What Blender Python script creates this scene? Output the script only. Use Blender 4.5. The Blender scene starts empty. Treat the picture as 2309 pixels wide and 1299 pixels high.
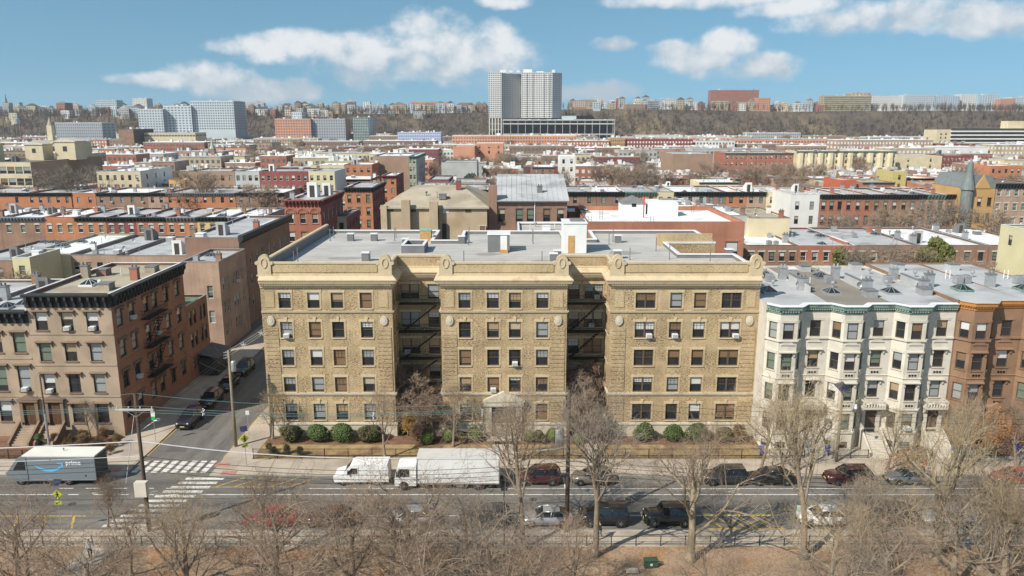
import bpy, math, random
import numpy as np
from mathutils import Vector, Matrix

scene = bpy.context.scene
col = scene.collection
R = math.radians
rnd = random.Random(7)

# ------------------------------------------------------------------ camera
CAM_H = 35.0
F_PX, CX, CY = 1750.0, 1154.5, 649.5
PITCH = math.atan((CY - 270.0) / F_PX)
CP, SP = math.cos(PITCH), math.sin(PITCH)
cam_d = bpy.data.cameras.new('camera')
cam_d.sensor_width = 36.0
cam_d.lens = F_PX / 2309.0 * 36.0
cam_d.clip_start = 0.5
cam_d.clip_end = 9000.0
cam = bpy.data.objects.new('camera', cam_d)
cam.location = (0, 0, CAM_H)
cam.rotation_euler = (math.pi / 2 - PITCH, 0, 0)
col.objects.link(cam)
scene.camera = cam

# ------------------------------------------------------------------ light, sky, exposure
SUN_EL = R(41.0)
SUN_AZ = math.atan2(-0.76, -0.65)            # direction towards the sun, measured from +Y to +X
world = bpy.data.worlds.new('World')
scene.world = world
world.use_nodes = True
SKY_STRENGTH = 0.066
sun_d = bpy.data.lights.new('sun', 'SUN')
sun_d.energy = 4.7
sun_d.angle = R(0.53)
sun_d.color = (1.0, 0.93, 0.82)
sun = bpy.data.objects.new('sun', sun_d)
sd = Vector((-math.sin(SUN_AZ) * math.cos(SUN_EL), -math.cos(SUN_AZ) * math.cos(SUN_EL), -math.sin(SUN_EL)))
sun.rotation_euler = sd.to_track_quat('-Z', 'Y').to_euler()
sun.location = (-200, -200, 300)
col.objects.link(sun)
vs = scene.view_settings
vs.view_transform = 'Standard'
vs.look = 'None'
vs.exposure = 0.38
vs.gamma = 1.0
vs.use_curve_mapping = False
cy = scene.cycles
cy.max_bounces = 5
cy.diffuse_bounces = 3
cy.glossy_bounces = 2
cy.transmission_bounces = 2
cy.transparent_max_bounces = 6
cy.volume_bounces = 0
cy.use_denoising = True
cy.use_adaptive_sampling = True
cy.adaptive_threshold = 0.01


def pix_angles(px, py):
    u, v = (px - CX) / F_PX, (CY - py) / F_PX
    x, y, z = u, CP + v * SP, -SP + v * CP
    return math.atan2(x, y), math.asin(z / math.sqrt(x * x + y * y + z * z))


def build_sky():
    nt = world.node_tree
    nt.nodes.clear()
    N, L = nt.nodes.new, nt.links.new

    def math_(op, a, b=None, c=None, clamp=False):
        n = N('ShaderNodeMath')
        n.operation = op
        n.use_clamp = clamp
        for i, s in enumerate((a, b, c)):
            if s is None:
                continue
            if isinstance(s, (int, float)):
                n.inputs[i].default_value = s
            else:
                L(s, n.inputs[i])
        return n.outputs[0]

    out = N('ShaderNodeOutputWorld')
    bg = N('ShaderNodeBackground')
    bg.inputs['Strength'].default_value = SKY_STRENGTH
    tc = N('ShaderNodeTexCoord')
    sep = N('ShaderNodeSeparateXYZ')
    L(tc.outputs['Generated'], sep.inputs[0])
    x, y, z = sep.outputs
    # the air over the river plain is clear: look a little higher into the sky model everywhere
    zz = math_('ADD', math_('MULTIPLY', math_('MAXIMUM', z, 0.0), 0.80), 0.20)
    cmb = N('ShaderNodeCombineXYZ')
    L(x, cmb.inputs[0]); L(y, cmb.inputs[1]); L(zz, cmb.inputs[2])
    sky = N('ShaderNodeTexSky')
    sky.sky_type = 'NISHITA'
    sky.sun_disc = False
    sky.sun_elevation = SUN_EL
    sky.sun_rotation = SUN_AZ % (2 * math.pi)
    sky.altitude = 0
    sky.air_density = 1.0
    sky.dust_density = 0.4
    sky.ozone_density = 1.6
    L(cmb.outputs[0], sky.inputs[0])
    az = math_('ARCTAN2', x, y)
    el = math_('ARCSINE', z)
    p = N('ShaderNodeCombineXYZ')
    L(az, p.inputs[0]); L(el, p.inputs[1])

    def noise(scale, dx=0.0, dy=0.0, sy=1.25, detail=6.0, rough=0.55):
        mp = N('ShaderNodeMapping')
        mp.inputs['Location'].default_value = (dx * scale, dy * scale * sy, 0)
        mp.inputs['Scale'].default_value = (scale, scale * sy, scale)
        L(p.outputs[0], mp.inputs[0])
        t = N('ShaderNodeTexNoise')
        t.noise_dimensions = '2D'
        t.inputs['Scale'].default_value = 1.0
        t.inputs['Detail'].default_value = detail
        t.inputs['Roughness'].default_value = rough
        L(mp.outputs[0], t.inputs['Vector'])
        return t.outputs[0]

    def step(v, lo, hi, a=0.0, b=1.0):
        r = N('ShaderNodeMapRange')
        r.interpolation_type = 'SMOOTHSTEP'
        for k, w in (('From Min', lo), ('From Max', hi), ('To Min', a), ('To Max', b)):
            r.inputs[k].default_value = w
        L(v, r.inputs['Value'])
        return r.outputs[0]

    def mixc(f, a, b):
        m = N('ShaderNodeMix')
        m.data_type = 'RGBA'
        L(f, m.inputs[0])
        L(a, m.inputs[6])
        if isinstance(b, tuple):
            m.inputs[7].default_value = b
        else:
            L(b, m.inputs[7])
        return m.outputs[2]

    tint = N('ShaderNodeMix')
    tint.data_type = 'RGBA'
    tint.blend_type = 'MULTIPLY'
    tint.inputs[0].default_value = 1.0
    tint.inputs[7].default_value = (1.28, 1.70, 1.55, 1)
    L(sky.outputs[0], tint.inputs[6])
    blue = tint.outputs[2]
    # heaped clouds ahead: (x, y, half width, half height) where they stand in the sky
    lobes = [(1075, 125, 160, 72), (985, 85, 100, 66), (850, 135, 180, 62), (700, 112, 185, 42), (1165, 130, 76, 56), (555, 104, 90, 24),
             (480, 184, 110, 42), (600, 202, 130, 32), (370, 182, 110, 20),
             (1605, 128, 115, 48), (1715, 150, 100, 36), (1640, 104, 80, 38), (1525, 112, 70, 24),
             (1385, 97, 55, 20), (1900, 48, 170, 34), (2240, 42, 130, 42), (1640, -8, 260, 26), (1150, 4, 70, 18),
             (1345, 208, 120, 26), (2060, 30, 150, 34), (1790, 20, 120, 26)]
    field = None
    for (cx, cyy, rx, ry) in lobes:
        a, e = pix_angles(cx, cyy)
        hx, hy = rx / F_PX, ry / F_PX
        v1 = N('ShaderNodeVectorMath')
        v1.operation = 'MULTIPLY_ADD'
        v1.inputs[1].default_value = (1 / hx, 1 / hy, 0)
        v1.inputs[2].default_value = (-a / hx, -e / hy, 0)
        L(p.outputs[0], v1.inputs[0])
        v2 = N('ShaderNodeVectorMath')
        v2.operation = 'LENGTH'
        L(v1.outputs[0], v2.inputs[0])
        fl = v2.outputs['Value']
        field = fl if field is None else math_('SMOOTH_MIN', field, fl, 0.12)
    field = math_('SUBTRACT', 1.0, math_('MULTIPLY', field, field))
    field = math_('MAXIMUM', field, -1.2)
    n1 = noise(19.0)
    n2 = noise(19.0, dx=0.009, dy=-0.011)
    d = math_('ADD', field, math_('MULTIPLY_ADD', n1, 2.3, -1.12))
    cover = math_('MULTIPLY', step(d, -0.05, 1.0), 0.93)
    # level of the flat cloud base along the view, for the grey undersides
    ramp = N('ShaderNodeValToRGB')
    ramp.color_ramp.interpolation = 'LINEAR'
    els = ramp.color_ramp.elements
    stops = [(250, 228), (640, 226), (720, 188), (1230, 188), (1300, 120), (1430, 120), (1460, 182), (1800, 182), (1830, 96), (2309, 96)]
    for i, (px, py) in enumerate(stops):
        a, e = pix_angles(px, py)
        pos = (a + 0.7) / 1.4
        q = els[i] if i < 2 else els.new(pos)
        q.position = pos
        q.color = (e * 5, e * 5, e * 5, 1)
    L(math_('MULTIPLY_ADD', az, 1 / 1.4, 0.5), ramp.inputs[0])
    hgt = math_('MULTIPLY', math_('SUBTRACT', el, math_('MULTIPLY', ramp.outputs[0], 0.2)), 15.0)
    lit = math_('ADD', math_('MULTIPLY', math_('SUBTRACT', n1, n2), 1.9), math_('ADD', hgt, 0.02), clamp=True)
    cr = N('ShaderNodeValToRGB')
    e = cr.color_ramp.elements
    e[0].position, e[0].color = 0.0, (6.0, 7.0, 7.9, 1)
    e[1].position, e[1].color = 0.85, (10.2, 10.4, 10.6, 1)
    L(lit, cr.inputs[0])
    edge = math_('MULTIPLY', step(math_('ABSOLUTE', az), 0.62, 0.72, 1.0, 0.0), step(el, 0.17, 0.21, 1.0, 0.0))
    cover = math_('MULTIPLY', cover, edge)
    L(mixc(cover, blue, cr.outputs[0]), bg.inputs['Color'])
    # all round and overhead: the same scattered cloud, softer
    bg2 = N('ShaderNodeBackground')
    bg2.inputs['Strength'].default_value = SKY_STRENGTH
    n4 = noise(4.0, detail=3.0, sy=1.0)
    cov2 = math_('MULTIPLY', step(n4, 0.54, 0.68), 0.8)
    inv = math_('SUBTRACT', 1.0, edge)
    L(mixc(math_('MULTIPLY', cov2, inv), blue, (9.4, 9.6, 9.9, 1)), bg2.inputs['Color'])
    inside = math_('MULTIPLY', math_('LESS_THAN', math_('ABSOLUTE', az), 0.725), math_('MULTIPLY', math_('GREATER_THAN', el, 0.0), math_('LESS_THAN', el, 0.212)))
    ms = N('ShaderNodeMixShader')
    L(inside, ms.inputs[0])
    L(bg2.outputs[0], ms.inputs[1])
    L(bg.outputs[0], ms.inputs[2])
    L(ms.outputs[0], out.inputs[0])
    world.cycles.sampling_method = 'MANUAL'
    world.cycles.sample_map_resolution = 256


build_sky()

# ------------------------------------------------------------------ placing: a point of the place from where it shows in the photograph


def A(px, py, Y):
    u, v = (px - CX) / F_PX, (CY - py) / F_PX
    t = Y / (CP + v * SP)
    return u * t, CAM_H + t * (-SP + v * CP)


def G(px, py, z=0.0):
    u, v = (px - CX) / F_PX, (CY - py) / F_PX
    t = (z - CAM_H) / (-SP + v * CP)
    return u * t, t * (CP + v * SP)


# ------------------------------------------------------------------ materials
MATS = {}


def mat(name, c, rough=0.85, var=0.12, scale=1.2, fine=0.0, fscale=14.0, metal=0.0, bump=0.0, spec=0.3, c2=None, c2scale=0.25, c2lo=0.5, c2hi=0.62, stretch=None):
    """plain procedural surface: base colour, broad blotches, fine grain, optional second colour in patches"""
    if name in MATS:
        return MATS[name]
    m = bpy.data.materials.new(name)
    MATS[name] = m
    m.use_nodes = True
    nt = m.node_tree
    N, L = nt.nodes.new, nt.links.new
    b = nt.nodes['Principled BSDF']
    b.inputs['Roughness'].default_value = rough
    b.inputs['Metallic'].default_value = metal
    b.inputs['Specular IOR Level'].default_value = spec
    geo = N('ShaderNodeNewGeometry')
    pos = geo.outputs['Position']
    if stretch:
        vm = N('ShaderNodeVectorMath')
        vm.operation = 'MULTIPLY'
        vm.inputs[1].default_value = stretch
        L(pos, vm.inputs[0])
        pos = vm.outputs[0]

    def noise(s, det=3.0):
        t = N('ShaderNodeTexNoise')
        t.inputs['Scale'].default_value = s
        t.inputs['Detail'].default_value = det
        L(pos, t.inputs['Vector'])
        return t.outputs[0]

    def mixc(fac, a, bb, typ='MIX'):
        n = N('ShaderNodeMix')
        n.data_type = 'RGBA'
        n.blend_type = typ
        for i, s in ((0, fac), (6, a), (7, bb)):
            if isinstance(s, (int, float)):
                n.inputs[i].default_value = s
            elif isinstance(s, tuple):
                n.inputs[i].default_value = (*s[:3], 1)
            else:
                L(s, n.inputs[i])
        return n.outputs[2]

    def rng(v, a, bb, lo, hi):
        n = N('ShaderNodeMapRange')
        n.inputs['From Min'].default_value = a
        n.inputs['From Max'].default_value = bb
        n.inputs['To Min'].default_value = lo
        n.inputs['To Max'].default_value = hi
        L(v, n.inputs['Value'])
        return n.outputs[0]

    cur = c
    if c2:
        cur = mixc(rng(noise(c2scale, 5.0), c2lo, c2hi, 0, 1), c, c2)
    if var or fine:
        g = rng(noise(scale, 5.0), 0.3, 0.7, 1 - var, 1 + var)
        if fine:
            mm = N('ShaderNodeMath')
            mm.operation = 'MULTIPLY'
            L(g, mm.inputs[0])
            L(rng(noise(fscale, 2.0), 0.3, 0.7, 1 - fine, 1 + fine), mm.inputs[1])
            g = mm.outputs[0]
        cur = mixc(1.0, cur, g, 'MULTIPLY')
    if isinstance(cur, tuple):
        b.inputs['Base Color'].default_value = (*cur[:3], 1)
    else:
        L(cur, b.inputs['Base Color'])
    if bump:
        bp = N('ShaderNodeBump')
        bp.inputs['Strength'].default_value = bump
        bp.inputs['Distance'].default_value = 0.03
        L(noise(fscale, 3.0), bp.inputs['Height'])
        L(bp.outputs[0], b.inputs['Normal'])
    return m


def brick(name, c1, c2, mortar, dark=None, dark_amt=0.0, bw=0.215, bh=0.075, ms=0.012, stain=0.14, panel=0.0, bump=0.25):
    """laid brick on upright walls: runs along x+y, courses along z; some over-burnt bricks"""
    if name in MATS:
        return MATS[name]
    m = bpy.data.materials.new(name)
    MATS[name] = m
    m.use_nodes = True
    nt = m.node_tree
    N, L = nt.nodes.new, nt.links.new
    b = nt.nodes['Principled BSDF']
    b.inputs['Roughness'].default_value = 0.88
    b.inputs['Specular IOR Level'].default_value = 0.25
    geo = N('ShaderNodeNewGeometry')
    sep = N('ShaderNodeSeparateXYZ')
    L(geo.outputs['Position'], sep.inputs[0])
    ad = N('ShaderNodeMath')
    L(sep.outputs[0], ad.inputs[0]); L(sep.outputs[1], ad.inputs[1])
    cb = N('ShaderNodeCombineXYZ')
    L(ad.outputs[0], cb.inputs[0]); L(sep.outputs[2], cb.inputs[1])
    bt = N('ShaderNodeTexBrick')
    bt.inputs['Scale'].default_value = 1.0
    bt.inputs['Brick Width'].default_value = bw
    bt.inputs['Row Height'].default_value = bh
    bt.inputs['Mortar Size'].default_value = ms
    bt.inputs['Mortar Smooth'].default_value = 0.2
    bt.inputs['Color1'].default_value = (*c1, 1)
    bt.inputs['Color2'].default_value = (*c2, 1)
    bt.inputs['Mortar'].default_value = (*mortar, 1)
    L(cb.outputs[0], bt.inputs['Vector'])
    cur = bt.outputs['Color']

    def mix(fac, a, bb, typ='MIX'):
        n = N('ShaderNodeMix')
        n.data_type = 'RGBA'
        n.blend_type = typ
        for i, s in ((0, fac), (6, a), (7, bb)):
            if isinstance(s, (int, float)):
                n.inputs[i].default_value = s
            elif isinstance(s, tuple):
                n.inputs[i].default_value = (*s[:3], 1)
            else:
                L(s, n.inputs[i])
        return n.outputs[2]

    def nz(sx, sy, det, lo, hi, a, bb):
        mp = N('ShaderNodeMapping')
        mp.inputs['Scale'].default_value = (sx, sy, 1)
        L(cb.outputs[0], mp.inputs[0])
        t = N('ShaderNodeTexNoise')
        t.inputs['Scale'].default_value = 1.0
        t.inputs['Detail'].default_value = det
        L(mp.outputs[0], t.inputs['Vector'])
        r = N('ShaderNodeMapRange')
        for k, v in (('From Min', lo), ('From Max', hi), ('To Min', a), ('To Max', bb)):
            r.inputs[k].default_value = v
        L(t.outputs[0], r.inputs['Value'])
        return r.outputs[0]

    if dark:
        dots = nz(4.6, 13.5, 1.0, 0.60 - 0.12 * dark_amt, 0.66 - 0.12 * dark_amt, 0, 0.85)
        patch = nz(0.30, 0.5, 3.0, 0.36, 0.6, 0.25, 1.0)
        mm = N('ShaderNodeMath')
        mm.operation = 'MULTIPLY'
        L(dots, mm.inputs[0]); L(patch, mm.inputs[1])
        cur = mix(mm.outputs[0], cur, dark)
    cur = mix(1.0, cur, nz(0.22, 0.35, 5.0, 0.3, 0.7, 1 - stain, 1 + stain), 'MULTIPLY')
    cur = mix(1.0, cur, nz(1.6, 0.10, 4.0, 0.3, 0.7, 1 - 0.6 * stain, 1 + 0.5 * stain), 'MULTIPLY')
    L(cur, b.inputs['Base Color'])
    if bump:
        bp = N('ShaderNodeBump')
        bp.inputs['Strength'].default_value = bump
        bp.inputs['Distance'].default_value = 0.01
        bp.invert = True
        L(bt.outputs['Fac'], bp.inputs['Height'])
        L(bp.outputs[0], b.inputs['Normal'])
    return m


def paint(name, c, rough=0.35, metal=0.0, coat=0.0, spec=0.5):
    if name in MATS:
        return MATS[name]
    m = bpy.data.materials.new(name)
    MATS[name] = m
    m.use_nodes = True
    b = m.node_tree.nodes['Principled BSDF']
    b.inputs['Base Color'].default_value = (*c, 1)
    b.inputs['Roughness'].default_value = rough
    b.inputs['Metallic'].default_value = metal
    b.inputs['Specular IOR Level'].default_value = spec
    b.inputs['Coat Weight'].default_value = coat
    b.inputs['Coat Roughness'].default_value = 0.06
    return m


# ------------------------------------------------------------------ mesh builder
class MB:
    def __init__(s):
        s.v, s.f, s.m = [], [], []

    def quad(s, a, b, c, d, m=0):
        n = len(s.v)
        s.v += [a, b, c, d]
        s.f.append((n, n + 1, n + 2, n + 3))
        s.m.append(m)

    def poly(s, pts, m=0):
        n = len(s.v)
        s.v += list(pts)
        s.f.append(tuple(range(n, n + len(pts))))
        s.m.append(m)

    def box(s, x0, x1, y0, y1, z0, z1, m=0, skip=''):
        n = len(s.v)
        s.v += [(x0, y0, z0), (x1, y0, z0), (x1, y1, z0), (x0, y1, z0), (x0, y0, z1), (x1, y0, z1), (x1, y1, z1), (x0, y1, z1)]
        fs = {'b': (0, 3, 2, 1), 't': (4, 5, 6, 7), 'f': (0, 1, 5, 4), 'r': (1, 2, 6, 5), 'k': (2, 3, 7, 6), 'l': (3, 0, 4, 7)}
        for k, f in fs.items():
            if k not in skip:
                s.f.append(tuple(n + i for i in f))
                s.m.append(m)
        return s

    def prism(s, pts, axis, a, b, m=0, cap=True):
        """2-D outline extruded along axis: 'x' outline is (y,z), 'y' (x,z), 'z' (x,y)"""
        n, k = len(s.v), len(pts)
        def P(p, t):
            return (t, p[0], p[1]) if axis == 'x' else (p[0], t, p[1]) if axis == 'y' else (p[0], p[1], t)
        s.v += [P(p, a) for p in pts] + [P(p, b) for p in pts]
        for i in range(k):
            j = (i + 1) % k
            s.f.append((n + i, n + j, n + k + j, n + k + i)); s.m.append(m)
        if cap:
            s.f.append(tuple(n + i for i in range(k))[::-1]); s.m.append(m)
            s.f.append(tuple(n + k + i for i in range(k))); s.m.append(m)
        return s

    def tube(s, p, q, r0, r1=None, n=6, cap=True, m=0):
        r1 = r0 if r1 is None else r1
        p, q = Vector(p), Vector(q)
        d = (q - p)
        if d.length < 1e-6:
            return s
        d.normalize()
        a = d.orthogonal().normalized()
        b = d.cross(a)
        k = len(s.v)
        for c, r in ((p, r0), (q, r1)):
            for i in range(n):
                t = 2 * math.pi * i / n
                s.v.append(tuple(c + a * (math.cos(t) * r) + b * (math.sin(t) * r)))
        for i in range(n):
            j = (i + 1) % n
            s.f.append((k + i, k + j, k + n + j, k + n + i)); s.m.append(m)
        if cap:
            s.f.append(tuple(k + i for i in range(n))[::-1]); s.m.append(m)
            s.f.append(tuple(k + n + i for i in range(n))); s.m.append(m)
        return s

    def lathe(s, prof, c=(0, 0, 0), n=12, m=0, axis='z'):
        k = len(s.v)
        for (r, h) in prof:
            for i in range(n):
                t = 2 * math.pi * i / n
                if axis == 'z':
                    s.v.append((c[0] + r * math.cos(t), c[1] + r * math.sin(t), c[2] + h))
                else:
                    s.v.append((c[0] + r * math.cos(t), c[1] + h, c[2] + r * math.sin(t)))
        for a in range(len(prof) - 1):
            for i in range(n):
                j = (i + 1) % n
                s.f.append((k + a * n + i, k + a * n + j, k + (a + 1) * n + j, k + (a + 1) * n + i)); s.m.append(m)
        s.f.append(tuple(k + i for i in range(n))[::-1]); s.m.append(m)
        e = k + (len(prof) - 1) * n
        s.f.append(tuple(e + i for i in range(n))); s.m.append(m)
        return s

    def wall(s, P, U, x0, x1, z0, z1, holes=(), depth=0.2, m=0, mr=None):
        """upright wall sheet with real openings and their reveals; holes are (x0,x1,z0,z1)"""
        mr = m if mr is None else mr
        nx, ny = U[1], -U[0]
        def p(a, z, d=0.0):
            return (P[0] + U[0] * a - nx * d, P[1] + U[1] * a - ny * d, z)
        holes = [h for h in holes if h[0] > x0 and h[1] < x1 and h[2] >= z0 and h[3] <= z1]
        if not holes:
            s.quad(p(x0, z0), p(x1, z0), p(x1, z1), p(x0, z1), m)
            return s
        zs = sorted({z0, z1, *[h[2] for h in holes], *[h[3] for h in holes]})
        for a, b in zip(zs, zs[1:]):
            if b - a < 1e-5:
                continue
            hs = sorted((h[0], h[1]) for h in holes if h[2] <= a + 1e-6 and h[3] >= b - 1e-6)
            x = x0
            for (ha, hb) in hs:
                if ha > x:
                    s.quad(p(x, a), p(ha, a), p(ha, b), p(x, b), m)
                x = max(x, hb)
            if x < x1:
                s.quad(p(x, a), p(x1, a), p(x1, b), p(x, b), m)
        for (a, b, c, d) in holes:
            s.quad(p(a, c), p(a, c, depth), p(a, d, depth), p(a, d), mr)
            s.quad(p(b, c, depth), p(b, c), p(b, d), p(b, d, depth), mr)
            s.quad(p(a, d), p(a, d, depth), p(b, d, depth), p(b, d), mr)
            s.quad(p(a, c, depth), p(a, c), p(b, c), p(b, c, depth), mr)
        return s

    def mesh(s, name, mats, smooth=False):
        me = bpy.data.meshes.new(name)
        me.from_pydata(s.v, [], s.f)
        mats = mats if isinstance(mats, (list, tuple)) else [mats]
        for x in mats:
            me.materials.append(x)
        if len(mats) > 1:
            me.polygons.foreach_set('material_index', s.m)
        if smooth:
            me.polygons.foreach_set('use_smooth', [True] * len(s.f))
        me.update()
        return me

    def build(s, name, mats, parent=None, smooth=False, loc=(0, 0, 0), rz=0.0):
        return O(name, s.mesh(name, mats, smooth), parent, loc, rz)


def O(name, me, parent=None, loc=(0, 0, 0), rz=0.0):
    o = bpy.data.objects.new(name, me)
    col.objects.link(o)
    if parent is not None:
        o.parent = parent
    o.location = loc
    if rz:
        o.rotation_euler = (0, 0, rz)
    return o


LABELS = {}


def tag(o, label, cat, group=None):
    o['label'] = label
    o['category'] = cat
    if group:
        o['group'] = group
    k = label.lower()
    if k in LABELS and (group is None or LABELS[k] != group):
        print('DUPLICATE LABEL', o.name, label)
    LABELS[k] = group
    n = len(label.split())
    if n < 4 or n > 16:
        print('LABEL LENGTH', n, label)
    return o


def thing(name, label, cat, group=None, loc=(0, 0, 0), rz=0.0):
    return tag(O(name, None, None, loc, rz), label, cat, group)


def struct(name, mb, mats, parent=None):
    o = mb.build(name, mats, parent)
    if parent is None:
        o['kind'] = 'structure'
    return o


def copy_tree(o, parent=None):
    c = o.copy()
    col.objects.link(c)
    c.parent = parent
    for ch in KIDS.get(o.name, ()):
        copy_tree(ch, c)
    return c


KIDS = {}


def note_kids(root):
    """remember children so that copies need no slow scene search"""
    todo = [root]
    allo = list(bpy.data.objects)
    by = {}
    for o in allo:
        if o.parent is not None:
            by.setdefault(o.parent.name, []).append(o)
    while todo:
        o = todo.pop()
        KIDS[o.name] = by.get(o.name, [])
        todo += KIDS[o.name]

# ------------------------------------------------------------------ palette
ASPHALT = mat('asphalt', (0.17, 0.158, 0.142), 0.9, 0.16, 0.25, 0.2, 9.0, bump=0.15, c2=(0.125, 0.117, 0.108), c2scale=0.7, c2lo=0.42, c2hi=0.62, stretch=(0.06, 1.0, 1.0))
ASPHALT_SIDE = mat('asphalt_side', (0.17, 0.158, 0.142), 0.9, 0.16, 0.25, 0.2, 9.0, bump=0.15, c2=(0.125, 0.117, 0.108), c2scale=0.7, c2lo=0.42, c2hi=0.62, stretch=(1.0, 0.06, 1.0))
PATCH = mat('asphalt_patch', (0.11, 0.104, 0.098), 0.92, 0.12, 0.8, 0.2, 9.0)
CONCRETE = mat('pavement_concrete', (0.42, 0.36, 0.29), 0.9, 0.12, 0.5, 0.1, 8.0, c2=(0.33, 0.28, 0.23), c2scale=0.3)
KERBM = mat('kerb_stone', (0.36, 0.33, 0.29), 0.9, 0.12, 0.7)
WHITE_LINE = mat('white_road_paint', (0.62, 0.6, 0.56), 0.8, 0.1, 2.0, 0.25, 9.0, c2=(0.36, 0.34, 0.32), c2scale=2.5, c2lo=0.56, c2hi=0.66)
YELLOW_LINE = mat('yellow_road_paint', (0.55, 0.36, 0.07), 0.8, 0.1, 2.0, 0.25, 9.0, c2=(0.3, 0.22, 0.1), c2scale=2.5, c2lo=0.54, c2hi=0.66)
RED_PAD = mat('red_tactile_pad', (0.42, 0.2, 0.16), 0.85, 0.15, 3.0)
LAWN = mat('dry_lawn', (0.33, 0.235, 0.11), 0.95, 0.2, 0.9, 0.3, 12.0, bump=0.4, c2=(0.22, 0.14, 0.08), c2scale=0.5, c2lo=0.48, c2hi=0.6)
SOIL = mat('park_soil', (0.29, 0.20, 0.13), 0.95, 0.22, 0.35, 0.3, 7.0, bump=0.5, c2=(0.30, 0.165, 0.085), c2scale=0.3, c2lo=0.5, c2hi=0.66)
MULCH = mat('brown_mulch', (0.17, 0.095, 0.06), 0.95, 0.25, 1.0, 0.35, 12.0, bump=0.5)
CITYGROUND = mat('city_ground', (0.17, 0.15, 0.125), 0.95, 0.25, 0.08, 0.1, 1.0)

TAN_BRICK = brick('tan_brick', (0.56, 0.42, 0.245), (0.45, 0.33, 0.19), (0.38, 0.30, 0.19), dark=(0.15, 0.10, 0.052), dark_amt=1.0, stain=0.17, bump=0.1)
TAN_PLAIN = brick('tan_brick_plain', (0.54, 0.42, 0.245), (0.48, 0.365, 0.215), (0.42, 0.33, 0.2), dark=(0.2, 0.14, 0.07), dark_amt=0.35)
TAN_STONE = mat('tan_terracotta', (0.53, 0.43, 0.285), 0.85, 0.1, 0.8, 0.08, 9.0, c2=(0.40, 0.31, 0.19), c2scale=0.8, c2lo=0.55, c2hi=0.7)
LIMESTONE = mat('limestone', (0.52, 0.47, 0.37), 0.85, 0.1, 0.9, 0.06, 9.0, c2=(0.4, 0.36, 0.28), c2scale=0.7, c2lo=0.55, c2hi=0.7)
ROOF_GREY = mat('roof_grey_membrane', (0.44, 0.425, 0.40), 0.8, 0.08, 0.35, 0.05, 7.0, c2=(0.355, 0.345, 0.33), c2scale=0.16, c2lo=0.48, c2hi=0.68)
ROOF_SILVER = mat('roof_silver_paint', (0.42, 0.425, 0.43), 0.65, 0.12, 0.3, 0.06, 6.0, c2=(0.30, 0.305, 0.31), c2scale=0.22)
ROOF_WHITE = mat('roof_white_paint', (0.72, 0.72, 0.72), 0.7, 0.08, 0.3, 0.05, 6.0, c2=(0.55, 0.55, 0.55), c2scale=0.25, c2lo=0.55, c2hi=0.65)
ROOF_TAN = mat('roof_tan_gravel', (0.38, 0.33, 0.25), 0.95, 0.1, 0.3, 0.12, 9.0, c2=(0.3, 0.255, 0.19), c2scale=0.25)
ROOF_DARK = mat('roof_dark_tar', (0.13, 0.125, 0.12), 0.9, 0.15, 0.3, 0.12, 6.0)
ROOF_BROWN = mat('roof_brown_tar', (0.23, 0.205, 0.175), 0.9, 0.12, 0.3, 0.1, 6.0)
FLASH = mat('white_coping_metal', (0.68, 0.68, 0.69), 0.5, 0.06, 0.6)
GREY_FLASH = mat('grey_flashing', (0.17, 0.17, 0.175), 0.7, 0.12, 0.8)
DARK_METAL = mat('dark_iron', (0.028, 0.027, 0.026), 0.6, 0.2, 3.0, metal=0.2)
STEEL = mat('galvanised_steel', (0.42, 0.43, 0.44), 0.45, 0.12, 2.0, metal=0.5)
WHITE_PAINT = mat('white_paint', (0.68, 0.68, 0.66), 0.6, 0.07, 0.8)
BROWN_FRAME = mat('brown_window_frame', (0.105, 0.075, 0.055), 0.6, 0.1, 2.0)
WHITE_FRAME = mat('white_window_frame', (0.62, 0.61, 0.58), 0.6, 0.08, 2.0)
DARK_FRAME = mat('dark_window_frame', (0.05, 0.045, 0.042), 0.6, 0.1, 2.0)
PLYWOOD = mat('plywood', (0.46, 0.27, 0.11), 0.8, 0.2, 2.5, 0.2, 12.0)
WOOD_DOOR = mat('brown_wood_door', (0.10, 0.05, 0.025), 0.6, 0.2, 2.0, stretch=(3, 3, 0.4))
BLACK = mat('black_rubber', (0.018, 0.018, 0.018), 0.8, 0.1, 3.0)
GLASS = paint('window_glass', (0.022, 0.026, 0.030), 0.06, spec=0.75)
GLASS_DIM = paint('window_glass_dim', (0.045, 0.042, 0.038), 0.12, spec=0.6)
BL = {k: paint('blind_' + k, c, 0.35, coat=0.6) for k, c in dict(white=(0.55, 0.55, 0.53), cream=(0.42, 0.36, 0.26), brown=(0.20, 0.125, 0.07), tan=(0.34, 0.25, 0.15), grey=(0.27, 0.29, 0.29), green=(0.13, 0.17, 0.13)).items()}

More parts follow.
